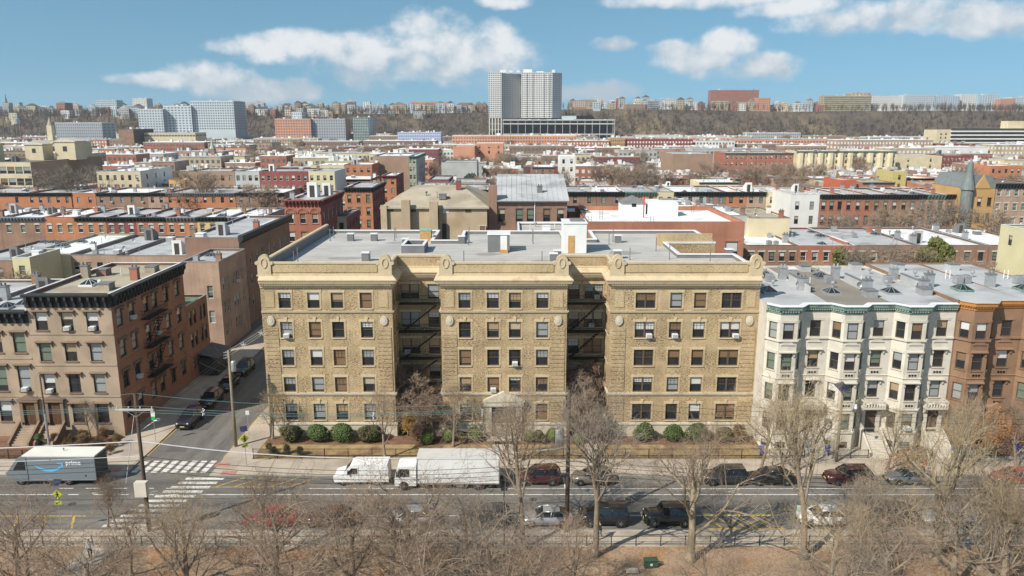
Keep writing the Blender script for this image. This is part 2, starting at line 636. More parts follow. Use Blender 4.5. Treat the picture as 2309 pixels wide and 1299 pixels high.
# ------------------------------------------------------------------ ground, streets, pavements
mb = MB()
mb.quad((-2500, -200, -0.04), (2500, -200, -0.04), (2500, 1105, -0.04), (-2500, 1105, -0.04))
ground = struct('ground', mb, CITYGROUND)
XE = 150.0
STREET_Y0, STREET_Y1 = 61.6, 72.2
CS_X0, CS_X1 = -39.0, -30.4
mb = MB()
mb.quad((-XE, STREET_Y0, 0), (XE, STREET_Y0, 0), (XE, STREET_Y1, 0), (-XE, STREET_Y1, 0))
street = struct('street', mb, ASPHALT)
mb = MB()
mb.quad((CS_X0, STREET_Y1, 0), (CS_X1, STREET_Y1, 0), (CS_X1, 232, 0), (CS_X0, 232, 0))
side_street = struct('side_street', mb, ASPHALT_SIDE)
MANHOLE = mat('manhole_iron', (0.06, 0.055, 0.05), 0.7, 0.2, 6.0)
for (x_, y_) in ((-20, 66.2), (2, 67.3), (18, 65.8), (38, 66.9), (-41, 66.4)):
    MB().lathe([(0.36, 0.001), (0.36, 0.006), (0.28, 0.008)], (x_, y_, 0), 14).build('manhole_cover', MANHOLE, street)
for (x_, y_, w_, d_) in ((-12, 65.2, 3.2, 1.6), (9, 66.4, 5.0, 1.1), (24, 64.9, 2.0, 2.4), (-24, 66.6, 2.4, 1.3), (33, 66.8, 4.5, 1.0), (-46, 65.6, 2.6, 1.9), (16.5, 69.9, 1.6, 1.7), (-35, 66, 1.8, 1.4)):
    b_ = MB(); b_.quad((x_, y_, 0.003), (x_ + w_, y_ + 0.05, 0.003), (x_ + w_ - 0.1, y_ + d_, 0.003), (x_ + 0.08, y_ + d_ - 0.05, 0.003)); b_.build('asphalt_patch', PATCH, street)
for (x_, y_, w_, d_) in ((-36.5, 84, 1.4, 5), (-33.5, 92, 1.8, 2.5), (-37.5, 78, 2.2, 1.6)):
    b_ = MB(); b_.quad((x_, y_, 0.003), (x_ + w_, y_, 0.003), (x_ + w_ - 0.1, y_ + d_, 0.003), (x_ + 0.08, y_ + d_, 0.003)); b_.build('asphalt_patch', PATCH, side_street)


def pavement(name, x0, x1, y0, y1, slab=None, step=1.8):
    m = MB()
    m.box(x0, x1, y0, y1, -0.03, 0.115 if slab else 0.13)
    o = struct(name, m, KERBM if slab else CONCRETE)
    if slab:
        sx0, sx1 = slab
        nx = max(1, round((sx1 - sx0) / step)); ny = max(1, round((y1 - y0 - 0.18) / step))
        wx, wy = (sx1 - sx0) / nx, (y1 - y0 - 0.18) / ny
        me = MB().box(0.008, wx - 0.008, 0.008, wy - 0.008, 0, 0.022, skip='b').mesh('paving_slab', CONCRETE)
        yk = y0 + 0.18 if name != 'park_pavement' else y0
        for i in range(nx):
            for j in range(ny):
                s = O('paving_slab', me, o, (sx0 + i * wx, yk + j * wy, 0.112 + rnd.uniform(0, 0.006)))
    return o


pavement('pavement', CS_X1, XE, STREET_Y1, 75.9, (CS_X1 + 0.2, 62), 1.85)
pavement('corner_pavement', -XE, CS_X0, STREET_Y1, 75.9, (-72, CS_X0 - 0.2), 1.85)
pavement('side_pavement', -27.4 - 0.02, -27.4, 75.9, 76.0)
pavement('east_side_pavement', CS_X1, -27.35, 75.9, 135)
pavement('west_side_pavement', -43.6, CS_X0, 75.9, 140)
pavement('park_pavement', -XE, XE, 58.9, STREET_Y0, (-62, 58), 1.35)
mb = MB()
nx, ny = 60, 14
for i in range(nx):
    for j in range(ny):
        xs = [-110 + 220 * (i + a) / nx for a in (0, 1)]
        ys = [8 + 50.9 * (j + a) / ny for a in (0, 1)]
        def hz(x, y):
            return 0.06 + 0.10 * math.sin(x * 0.21 + y * 0.1) * math.cos(y * 0.17) * min(1, (58.9 - y) / 5)
        mb.quad((xs[0], ys[0], hz(xs[0], ys[0])), (xs[1], ys[0], hz(xs[1], ys[0])), (xs[1], ys[1], hz(xs[1], ys[1])), (xs[0], ys[1], hz(xs[0], ys[1])))
park = struct('park_ground', mb, SOIL)
# winding path that leaves the street into the park
mb = MB()
pts = [G(330, 1192), G(262, 1225), G(215, 1250), G(165, 1290), G(120, 1340)]
for (a, b) in zip(pts, pts[1:]):
    mb.quad((a[0] - 1.2, a[1], 0.17), (a[0] + 1.4, a[1], 0.17), (b[0] + 1.4, b[1], 0.17), (b[0] - 1.2, b[1], 0.17))
struct('path', mb, CONCRETE)
mb = MB().box(-27.3, 27.05, 76.0, 82.0, 0, 0.16)
lawn = struct('lawn', mb, LAWN)
mb = MB().box(-27.2, 27.0, 79.6, 81.9, 0.16, 0.2)
struct('planting_bed', mb, MULCH)


def stripe(name, parent, x0, x1, y0, y1, m, z=0.005, skew=0.0):
    b_ = MB()
    b_.quad((x0, y0, z), (x1, y0, z), (x1 + skew, y1, z), (x0 + skew, y1, z))
    return b_.build(name, m, parent)


for (a, b, px0, px1) in ((68.2, 68.35, 440, 2600), (69.45, 69.57, 600, 2600), (64.2, 64.32, 745, 1720), (64.1, 64.22, 1770, 2600)):
    X0, X1 = (px0 - CX) / F_PX * 73, (px1 - CX) / F_PX * 73
    stripe('lane_line', street, X0, X1, a, b, WHITE_LINE)
stripe('lane_line', street, -62, -43.2, 68.2, 68.35, WHITE_LINE)
for k in range(5):
    stripe('lane_dash', street, -42.4 + k * 2.4, -41.4 + k * 2.4, 68.2, 68.35, WHITE_LINE)
for k in range(6):
    stripe('lane_dash', street, -44 + k * 2.6, -42.6 + k * 2.6, 69.5, 69.62, WHITE_LINE)
stripe('bay_line', street, 5.1, 5.22, 69.6, 72.0, WHITE_LINE)
stripe('bay_line', street, -14.0, -13.88, 69.6, 72.0, WHITE_LINE)
# bicycle chevrons in the lane
for (px, py) in ((205, 1112), (322, 1112), (1640, 1109)):
    gx, gy = G(px, py)
    for sgn in (-1, 1):
        b_ = MB()
        b_.quad((gx, gy, 0.006), (gx + 0.15, gy, 0.006), (gx + 1.35, gy + sgn * 0.45, 0.006), (gx + 1.2, gy + sgn * 0.45, 0.006))
        b_.build('chevron', WHITE_LINE, street)
# zebra over the side street: bars run away from the viewer
zx0, zx1 = CS_X0 + 0.3, CS_X1 - 0.3
for k in range(8):
    x = zx0 + (zx1 - zx0) * k / 8
    stripe('crosswalk_bar', side_street, x, x + 0.6, 73.0, 75.8, WHITE_LINE, skew=0.15)
# zebra over the main street
for k in range(11):
    y = 62.2 + k * 0.92
    x = G(300, 1165)[0] + (G(470, 1070)[0] - G(300, 1165)[0]) * k / 10.0
    stripe('crosswalk_bar', street, x - 1.9, x + 1.9, y, y + 0.48, WHITE_LINE)
# yellow no-standing hatch by the park kerb
stripe('hatch_edge', street, -62, -38.5, 64.1, 64.25, YELLOW_LINE)
for k in range(9):
    x = -60 + k * 2.55
    stripe('hatch_bar', street, x + 0.9, x + 1.1, 62.0, 64.05, YELLOW_LINE, skew=-0.9)
for (px, n_) in ((372, 2),):
    for k in range(n_):
        x = G(px + 48 * k, 1175)[0]
        stripe('hatch_bar', street, x, x + 0.18, 62.2, 64.05, YELLOW_LINE, skew=-0.9)
hx0, hx1 = G(1590, 1180)[0], G(1755, 1180)[0]
stripe('hatch_edge', street, hx0, hx1 + 0.4, 64.35, 64.48, YELLOW_LINE)
stripe('hatch_edge', street, hx0, hx1 + 0.4, 61.85, 61.98, YELLOW_LINE)
for k in range(6):
    x = hx0 + 0.3 + k * 1.05
    stripe('hatch_bar', street, x + 1.0, x + 1.16, 62.0, 64.33, YELLOW_LINE, skew=-1.3)
# yellow hatch at the far kerb by the corner building
hx0, hx1 = -29.5, -20.5
stripe('hatch_edge', street, hx0, hx1, 69.75, 69.88, YELLOW_LINE)
for k in range(5):
    stripe('hatch_bar', street, hx0 + 0.5 + k * 1.8, hx0 + 0.68 + k * 1.8, 69.9, 71.9, YELLOW_LINE, skew=2.2)
stripe('kerb_paint', side_street, CS_X0 + 0.02, CS_X0 + 0.2, 77, 92, YELLOW_LINE)
stripe('kerb_paint', side_street, CS_X1 - 0.2, CS_X1 - 0.02, 76.5, 90, YELLOW_LINE)
for (x, y) in ((-40.6, 73.4), (-29.9, 74.6), (-28.6, 72.7)):
    b_ = MB().box(x - 0.75, x + 0.75, y - 0.45, y + 0.45, 0.134, 0.15)
    o = b_.build('tactile_pad', RED_PAD, bpy.data.objects['corner_pavement' if x < -39 else 'pavement'])

# ------------------------------------------------------------------ windows
MESH = {}


def key_mesh(k, fn):
    if k not in MESH:
        MESH[k] = fn()
    return MESH[k]


def frame_mesh(w, h, fm, style):
    def make():
        b = MB()
        t, r = 0.07, 0.13
        x = w / 2
        b.box(-x, -x + t, r - 0.03, r + 0.07, 0, h)
        b.box(x - t, x, r - 0.03, r + 0.07, 0, h)
        b.box(-x + t, x - t, r - 0.03, r + 0.07, h - t, h)
        b.box(-x + t, x - t, r - 0.03, r + 0.07, 0, t)
        if 'd' in style:                               # paired sashes with a mullion
            b.box(-0.09, 0.09, r - 0.04, r + 0.07, t, h - t)
            spans = ((-x + t, -0.09), (0.09, x - t))
        else:
            spans = ((-x + t, x - t),)
        for a, c in spans:
            b.box(a, c, r - 0.01, r + 0.06, h * 0.5 - 0.03, h * 0.5 + 0.03)
            if 'm' in style:                           # small panes in the upper sash
                for q in (1, 2):
                    xx = a + (c - a) * q / 3
                    b.box(xx - 0.011, xx + 0.011, r + 0.005, r + 0.04, h * 0.5 + 0.03, h - t)
                b.box(a, c, r + 0.007, r + 0.038, h * 0.76 - 0.011, h * 0.76 + 0.011)
        return b.mesh('window', fm)
    return key_mesh(('fr', round(w, 2), round(h, 2), fm.name, style), make)


def pane_mesh(w, h, blind, frac, style='', dim=False):
    def make():
        b = MB()
        x = w / 2 - 0.05
        r = 0.165
        zs = h - 0.05 - (h - 0.1) * frac
        mid = h * 0.5
        rows = sorted({0.05, mid, h - 0.05, max(0.05, min(h - 0.05, zs))})
        for a, c in zip(rows, rows[1:]):
            if c - a < 0.01:
                continue
            y = r if a >= mid - 1e-4 else r + 0.03
            b.quad((-x, y, a), (x, y, a), (x, y, c), (-x, y, c), 1 if a >= zs - 1e-4 and frac > 0 else 0)
        return b.mesh('pane', [GLASS_DIM if dim else GLASS, BL[blind]])
    return key_mesh(('pn', round(w, 2), round(h, 2), blind, round(frac, 1), dim), make)


def slab_mesh(kind, w, m):
    def make():
        b = MB()
        if kind == 'sill':
            b.box(-w / 2 - 0.1, w / 2 + 0.1, -0.1, 0.12, -0.13, 0)
        elif kind == 'lintel':
            b.box(-w / 2 - 0.22, w / 2 + 0.22, -0.05, 0.0, 0, 0.28)
        elif kind == 'surround':
            x, o_ = w / 2, w / 2 + 0.2
            b.prism([(-o_, -1.82), (-x - 0.003, -1.82), (-x - 0.003, 0.004), (x + 0.003, 0.004), (x + 0.003, -1.82), (o_, -1.82), (o_, 0.05), (-o_, 0.05)], 'y', -0.035, -0.001)
        elif kind == 'hood':
            b.prism([(-0.0, 0), (-0.22, 0.1), (-0.34, 0.14), (-0.34, 0.22), (0.0, 0.3)], 'x', -w / 2 - 0.3, w / 2 + 0.3)
            for sg in (-1, 1):
                b.box(sg * (w / 2 + 0.14) - 0.08, sg * (w / 2 + 0.14) + 0.08, -0.16, 0, -0.3, 0.1)
        elif kind == 'arch':
            n = 8
            pts = [(-w / 2 - 0.14, -0.06), (-w / 2 - 0.14, 0.14)]
            pts += [(-(w / 2 + 0.14) * math.cos(math.pi * (i + 1) / n), 0.14 + 0.26 * math.sin(math.pi * (i + 1) / n)) for i in range(n - 1)]
            pts += [(w / 2 + 0.14, 0.14), (w / 2 + 0.14, -0.06), (w / 2, -0.06), (w / 2, 0.0), (-w / 2, 0.0), (-w / 2, -0.06)]
            b.prism(pts, 'y', -0.09, 0.0)
        elif kind == 'keystone':
            b.prism([(-0.1, 0.02), (0.1, 0.02), (0.17, 0.52), (-0.17, 0.52)], 'y', -0.11, -0.001)
        return b.mesh(kind, m)
    return key_mesh((kind, round(w, 2), m.name), make)


BLIND_SETS = {
    'tan': [('white', .35), ('white', .5), ('brown', 1), ('brown', .9), ('tan', .6), ('grey', .5), ('white', .25), ('brown', .5), ('grey', .9), ('cream', .5), ('white', 0)],
    'house': [('white', .5), ('cream', .4), ('green', 1), ('grey', 1), ('white', 0), ('brown', .5), ('tan', .5), ('green', .8), ('grey', .5)],
    'far': [('white', .5), ('white', 0), ('grey', 1), ('white', 0), ('cream', .5), ('grey', .4)],
}


def window(parent, P, U, s, z, w, h, fm, trim=None, sill=True, top=None, key=False, style='', blinds='house', surround=False, ac=0.0, detail=2):
    rz = math.atan2(U[1], U[0])
    loc = (P[0] + U[0] * s, P[1] + U[1] * s, z)
    o = O('window', frame_mesh(w, h, fm, style), parent, loc, rz)
    bl, fr = rnd.choice(BLIND_SETS[blinds])
    O('pane', pane_mesh(w, h, bl, fr, style), o)
    if trim is not None and detail > 1:
        if sill:
            O('sill', slab_mesh('sill', w, trim), o)
        if top:
            O(top, slab_mesh(top, w, trim), o, (0, 0, h))
        if key:
            O('keystone', slab_mesh('keystone', w, trim), o, (0, 0, h))
        if surround:
            O('surround', slab_mesh('surround', w, TAN_PLAIN), o, (0, 0, h))
    if ac and rnd.random() < ac:
        air_con(parent, loc, rz)
    return o


def air_con(parent, loc, rz):
    def make():
        b = MB()
        b.box(-0.3, 0.3, -0.42, 0.14, 0.06, 0.46)
        b.box(-0.26, 0.26, -0.425, -0.42, 0.1, 0.42, m=1)
        for k in range(5):
            b.box(-0.25, 0.25, -0.435, -0.425, 0.13 + k * 0.06, 0.15 + k * 0.06)
        b.box(-0.3, -0.26, -0.3, 0.0, 0.0, 0.06, m=1)
        return b.mesh('air_conditioner', [WHITE_PAINT, GREY_FLASH])
    return O('air_conditioner', key_mesh('ac', make), parent, loc, rz)


def sweep(b, path, prof, m=0, closed=False, mlist=None):
    """carry an outline (offset outwards, z) along a plan path, mitred at corners; outside is to the walker's right"""
    n = len(path)
    rows = []
    for i in range(n):
        p = Vector(path[i])
        ds = []
        if i > 0 or closed:
            ds.append((p - Vector(path[i - 1])).normalized())
        if i < n - 1 or closed:
            ds.append((Vector(path[(i + 1) % n]) - p).normalized())
        ns = [Vector((d.y, -d.x)) for d in ds]
        if len(ns) == 2:
            mm = ns[0] + ns[1]
            mm = mm / max(0.15, mm.length_squared) * 2
        else:
            mm = ns[0]
        rows.append([(p.x + mm.x * o_, p.y + mm.y * o_, z_) for (o_, z_) in prof])
    k = len(b.v)
    L_ = len(prof)
    for r in rows:
        b.v += r
    for i in range(n if closed else n - 1):
        j = (i + 1) % n
        for a in range(L_ - 1):
            b.f.append((k + i * L_ + a, k + j * L_ + a, k + j * L_ + a + 1, k + i * L_ + a + 1))
            b.m.append(mlist[a] if mlist else m)
    return b


# ------------------------------------------------------------------ small rooftop pieces, shared by all buildings
def rp_mesh(kind, m1, m2):
    def make():
        b = MB()
        if kind == 'chimney':
            b.box(-0.45, 0.45, -0.35, 0.35, 0, 1.5)
            b.box(-0.52, 0.52, -0.42, 0.42, 1.5, 1.62, m=1)
            for x in (-0.22, 0.22):
                b.lathe([(0.13, 1.62), (0.11, 1.95)], (x, 0, 0), 8, 1)
        elif kind == 'roof_vent':
            b.lathe([(0.1, 0), (0.1, 0.5), (0.24, 0.55), (0.26, 0.72), (0.12, 0.85)], (0, 0, 0), 8)
        elif kind == 'pipe':
            b.lathe([(0.055, 0), (0.055, 1.1)], (0, 0, 0), 6)
        elif kind == 'skylight':
            b.box(-0.8, 0.8, -1.0, 1.0, 0, 0.3)
            b.poly([(-0.75, -0.95, 0.3), (0.75, -0.95, 0.3), (0, 0, 0.85)], 1)
            b.poly([(0.75, -0.95, 0.3), (0.75, 0.95, 0.3), (0, 0, 0.85)], 1)
            b.poly([(0.75, 0.95, 0.3), (-0.75, 0.95, 0.3), (0, 0, 0.85)], 1)
            b.poly([(-0.75, 0.95, 0.3), (-0.75, -0.95, 0.3), (0, 0, 0.85)], 1)
            for (x, y) in ((-0.75, -0.95), (0.75, -0.95), (0.75, 0.95), (-0.75, 0.95), (0, -0.95), (0, 0.95), (0.75, 0), (-0.75, 0)):
                b.tube((x, y, 0.31), (0, 0, 0.87), 0.03, n=4)
        elif kind == 'roof_hatch':
            b.box(-0.6, 0.6, -0.7, 0.7, 0, 0.8)
            b.box(-0.66, 0.66, -0.76, 0.76, 0.8, 0.9, m=1)
        elif kind == 'condenser':
            b.box(-0.42, 0.42, -0.42, 0.42, 0.1, 0.95)
            b.lathe([(0.36, 0.95), (0.33, 1.0)], (0, 0, 0), 10, 1)
            for s_ in (-1, 1):
                b.box(-0.42, 0.42, s_ * 0.3 - 0.05, s_ * 0.3 + 0.05, 0, 0.1, m=1)
                for q in range(5):
                    b.box(-0.4, 0.4, s_ * 0.425 - 0.006, s_ * 0.425 + 0.006, 0.2 + q * 0.14, 0.24 + q * 0.14, m=1)
        elif kind == 'stair_bulkhead':
            b.prism([(-1.1, 0), (1.1, 0), (1.1, 1.2), (0.9, 1.3), (-1.1, 2.4)], 'x', -0.8, 0.8)
            b.box(-0.4, 0.4, -1.13, -1.1, 0.02, 1.9, m=1)
        elif kind == 'dish':
            b.lathe([(0.03, 0), (0.03, 0.6)], (0, 0, 0), 6)
            b.lathe([(0.05, -0.12), (0.25, -0.2), (0.36, -0.3), (0.34, -0.3), (0.2, -0.18)], (0, 0, 0.75), 10, 0, 'y')
        elif kind == 'party_wall':
            b.box(-0.18, 0.18, -3.5, 3.5, 0, 0.55)
            b.box(-0.24, 0.24, -3.56, 3.56, 0.55, 0.63, m=1)
        return b.mesh(kind, [m1, m2])
    return key_mesh((kind, m1.name, m2.name), make)


def roof_piece(parent, kind, x, y, z, m1=None, m2=None, rz=0.0, sc=1.0):
    m1 = m1 or STEEL
    m2 = m2 or GREY_FLASH
    o = O(kind, rp_mesh(kind, m1, m2), parent, (x, y, z), rz)
    if sc != 1.0:
        o.scale = (sc, sc, sc)
    return o

# ------------------------------------------------------------------ the yellow brick apartment building
YF, YC = 82.0, 86.5
def XP(px, py=800, Y=YF):
    return A(px, py, Y)[0]
LW = (XP(597), XP(888)); CW = (XP(996), XP(1277)); RW = (XP(1374), XP(1704))
ZR, ZCOR, ZPAR = 18.7, 17.85, 20.1
apt = thing('apartment_building', 'long five-storey yellow brick apartment building with two dark light courts', 'building')
NB = (20.3, 92.5, 101.5)
RB = 113.0
foot = [(LW[0], YF), (LW[1], YF), (LW[1], YC), (CW[0], YC), (CW[0], YF), (CW[1], YF), (CW[1], YC), (RW[0], YC), (RW[0], YF), (RW[1], YF),
        (RW[1], NB[1]), (NB[0], NB[1]), (NB[0], NB[2]), (RW[1], NB[2]), (RW[1], RB), (11.2, RB), (11.2, 104.5), (7.2, 104.5), (7.2, RB - 0.6), (-7.0, RB - 0.6), (-7.0, 103.5), (-10.6, 103.5), (-10.6, RB), (LW[0], RB)]
front = foot[:10]
ROWS = [(2.1, 1.9), (5.4, 1.72), (8.45, 1.85), (11.65, 1.8), (14.97, 1.75)]
COLS = [(0, 1, [650, 714, 766, 830], ''), (4, 5, [1049, 1112, 1161, 1222], ''), (8, 9, [1451, 1519, 1572, 1642], 'd')]
SW, DW = 1.3, 2.15
mb = MB()
wins = []
for i in range(len(foot)):
    p, q = Vector(foot[i]), Vector(foot[(i + 1) % len(foot)])
    Ln = (q - p).length
    U = tuple((q - p) / Ln)
    holes = []
    if i in (0, 4, 8):
        pxs = COLS[i // 4][2]
        for c, px in enumerate(pxs):
            w = DW if i == 8 and c in (0, 3) else SW
            s = XP(px, 805) - p.x
            for r, (z, h) in enumerate(ROWS):
                if i == 4 and c in (1, 2) and r == 0:
                    continue
                holes.append((s - w / 2, s + w / 2, z, z + h))
                wins.append((tuple(p), U, s, z, w, h, r, 'f'))
    elif i in (2, 6):
        for c, (px, w) in enumerate(((1.35, 2.1), (4.05, 1.3)) if i == 2 else ((1.1, 1.25), (3.35, 2.1))):
            if px + w / 2 > Ln - 0.1:
                px = Ln - 0.15 - w / 2
            for r, (z, h) in enumerate(ROWS):
                holes.append((px - w / 2, px + w / 2, z, z + h))
                wins.append((tuple(p), U, px, z, w, h, r, 'c'))
    elif i in (1, 3, 5, 7):
        for s in (1.4, 3.1):
            for r, (z, h) in enumerate(ROWS):
                if i in (7, 1) or r > 2:
                    holes.append((s - 0.45, s + 0.45, z, z + h))
                    wins.append((tuple(p), U, s, z, 0.9, h, r, 's'))
    mb.wall(p, U, 0, Ln, 0.1, ZPAR - 0.25 if i < 9 or i == 23 else ZR + 0.3, holes, 0.24)
mb.build('wall', TAN_BRICK, apt)
for (P, U, s, z, w, h, r, k) in wins:
    st = ('d' if w > 2 else '') + ('m' if rnd.random() < 0.6 else '')
    window(apt, P, U, s, z, w, h, BROWN_FRAME, TAN_STONE, sill=True, top='lintel' if k != 's' else None, key=(k == 'f' and r in (0, 3)),
           style=st, blinds='tan', surround=(k == 'f'))
fy = (0.0, 0)
for (px, r) in ((650, 3), (1112, 1), (1461, 3), (1519, 3), (1655, 3), (1161, 2)):
    air_con(apt, (XP(px, 805), YF, ROWS[r][0]), 0)
air_con(apt, (LW[1] + 0.9, YC, ROWS[2][0]), 0)
air_con(apt, (RW[0] - 1.0, YC, ROWS[4][0]), 0)
air_con(apt, (RW[0] - 1.6, YC, ROWS[3][0]), 0)

sweep(b_ := MB(), front, [(0.001, 0.1), (0.12, 0.1), (0.12, 1.5), (0.2, 1.55), (0.2, 1.72), (0.001, 1.78)])
b_.build('stone_base', LIMESTONE, apt)
for (z, hh, dp, m_) in ((4.98, 0.3, 0.14, LIMESTONE), (14.42, 0.26, 0.13, TAN_STONE)):
    sweep(b_ := MB(), front, [(0.001, z), (dp, z + 0.06), (dp, z + hh - 0.08), (dp + 0.07, z + hh - 0.05), (dp + 0.07, z + hh), (0.001, z + hh)])
    b_.build('belt_course', m_, apt)
sweep(b_ := MB(), front, [(0.001, 17.2), (0.1, 17.25), (0.1, 17.5), (0.26, 17.55), (0.26, 17.72), (0.5, 17.8), (0.53, 18.0), (0.62, 18.08), (0.64, 18.2), (0.3, 18.5), (0.12, 18.6), (0.12, 18.75), (0.001, 18.8)])
cor = b_.build('cornice', TAN_STONE, apt)
dent = MB()
for i in range(0, 9):
    p, q = Vector(front[i]), Vector(front[i + 1])
    d = (q - p); Ln = d.length; d.normalize()
    nrm = Vector((d.y, -d.x))
    k = int(Ln / 0.26)
    for j in range(k):
        c = p + d * ((j + 0.5) * Ln / k) + nrm * 0.34
        dent.box(c.x - 0.075, c.x + 0.075, c.y - 0.075, c.y + 0.075, 17.56, 17.73)
o = dent.build('dentil_course', TAN_STONE, cor)
o['kind'] = 'stuff'
# parapet: brick outside, dark flashing inside, stone coping
pp = [(LW[0], RB)] + front + [(RW[1], YF + 0.8)]
sweep(b_ := MB(), pp, [(-0.34, ZPAR - 0.25), (-0.34, ZR - 0.05)], mlist=[0])
b_.build('parapet_lining', GREY_FLASH, apt)
sweep(b_ := MB(), pp, [(0.06, ZPAR - 0.25), (0.08, ZPAR - 0.05), (-0.14, ZPAR), (-0.4, ZPAR - 0.05), (-0.4, ZPAR - 0.25), (0.06, ZPAR - 0.25)])
b_.build('coping', TAN_STONE, apt)
for i in (0, 4, 8):                                # plain brick panel of each parapet, set proud
    x0, x1 = front[i][0], front[i + 1][0]
    MB().box(x0 + 1.5, x1 - 1.5, YF - 0.05, YF, 18.95, 19.75, skip='k').build('parapet_panel', TAN_PLAIN, apt)
cur = foot[9:]
cur = [(RW[1], YF + 0.9)] + cur[1:] + [(LW[0] + 0.3, RB)]
sweep(b_ := MB(), cur, [(0.06, ZR + 0.3), (0.08, ZR + 0.52), (-0.34, ZR + 0.56), (-0.36, ZR + 0.42), (-0.3, ZR + 0.4), (-0.3, ZR - 0.02)], mlist=[0, 0, 0, 0, 1])
b_.build('roof_kerb', [FLASH, GREY_FLASH], apt)
mb = MB()
mb.poly([(x, y, ZR) for (x, y) in foot])
roof = mb.build('roof', ROOF_GREY, apt)
# rounded gable pieces over the wing corners, oval medallions below
def cartouche_mesh():
    b = MB()
    n = 10
    out = [(-0.72, 0), (-0.72, 1.5)] + [(-0.62 * math.cos(math.pi * i / n), 1.62 + 0.72 * math.sin(math.pi * i / n)) for i in range(n + 1)] + [(0.72, 1.5), (0.72, 0)]
    b.prism(out, 'y', -0.16, 0.36)
    ring = [(0.36 * math.cos(2 * math.pi * i / 16), 1.42 + 0.55 * math.sin(2 * math.pi * i / 16)) for i in range(16)]
    ring2 = [(0.26 * math.cos(2 * math.pi * i / 16), 1.42 + 0.45 * math.sin(2 * math.pi * i / 16)) for i in range(16)]
    k = len(b.v)
    b.v += [(x, -0.24, z) for x, z in ring] + [(x, -0.24, z) for x, z in ring2] + [(x, -0.16, z) for x, z in ring] + [(x, -0.16, z) for x, z in ring2]
    for i in range(16):
        j = (i + 1) % 16
        b.f += [(k + i, k + j, k + 16 + j, k + 16 + i), (k + 32 + i, k + 32 + j, k + j, k + i), (k + 16 + i, k + 16 + j, k + 48 + j, k + 48 + i)]
        b.m += [0, 0, 0]
    b.box(-0.85, 0.85, -0.2, 0.4, -0.02, 0.12)
    for s_ in (-1, 1):
        b.lathe([(0.2, -0.18), (0.2, 0.38)], (s_ * 0.78, 0, 1.42), 8, 0, 'y')
    return b.mesh('cartouche', TAN_STONE)
cm = cartouche_mesh()
def medal_mesh():
    b = MB()
    b.lathe([(0.42, 0), (0.42, -0.07), (0.3, -0.1), (0.27, -0.07), (0.18, -0.12)], (0, 0, 0), 12, 0, 'y')
    b.v = [(x, y, z * 1.35) for (x, y, z) in b.v]
    return b.mesh('medallion', LIMESTONE)
md = medal_mesh()
qm = MB().box(-0.75, 0.75, -0.07, 0.0, 0, 0.4).mesh('quoin', TAN_BRICK)
for (a, b2) in (LW, CW, RW):
    for x in (a + 0.62, b2 - 0.62):
        O('cartouche', cm, apt, (x, YF, 18.55))
    for x in (a + 0.95, b2 - 0.95):
        O('medallion', md, apt, (x, YF - 0.07, 13.6))
        for k in range(24):
            z = 1.85 + k * 0.46
            if 4.6 < z < 5.3:
                continue
            O('quoin', qm, apt, (x, YF, z))
        sweep(b_ := MB(), [(x - 0.5, YF), (x + 0.5, YF)], [(0.001, 15.1), (0.05, 15.1), (0.05, 16.8), (0.001, 16.8)])
        b_.build('corner_panel', TAN_PLAIN, apt)
# entrance with stone surround and pediment
ex = XP(1136, 960)
ent = MB()
ent.box(ex - 2.0, ex - 1.35, YF - 0.5, YF - 0.002, 0.2, 3.9)
ent.box(ex + 1.35, ex + 2.0, YF - 0.5, YF - 0.002, 0.2, 3.9)
ent.box(ex - 2.2, ex + 2.2, YF - 0.65, YF - 0.002, 3.9, 4.4)
ent.prism([(ex - 2.35, 4.4), (ex + 2.35, 4.4), (ex + 2.35, 4.55), (ex, 5.6), (ex - 2.35, 4.55)], 'y', YF - 0.7, YF - 0.15)
eo = ent.build('entrance_surround', LIMESTONE, apt)
MB().box(ex - 1.35, ex + 1.35, YF - 0.04, YF - 0.012, 0.3, 3.9).build('doorway', DARK_FRAME, apt)
for s_ in (-1, 1):
    b_ = MB()
    b_.box(ex + s_ * 0.55 - 0.48, ex + s_ * 0.55 + 0.48, YF - 0.1, YF - 0.045, 0.35, 2.6)
    b_.box(ex + s_ * 0.55 - 0.34, ex + s_ * 0.55 + 0.34, YF - 0.11, YF - 0.101, 1.0, 2.45, m=1)
    b_.build('door', [WOOD_DOOR, GLASS], apt)
MB().box(ex - 1.9, ex + 1.9, YF - 1.6, YF - 0.5, 0.16, 0.34).build('entrance_step', LIMESTONE, apt)
mb = MB().box(ex - 1.2, ex + 1.2, 75.92, YF - 1.6, 0.1, 0.2)
struct('entrance_path', mb, CONCRETE)
mb = MB().box(8.0, 9.4, 75.92, 86.4, 0.1, 0.205)
struct('court_path', mb, CONCRETE)

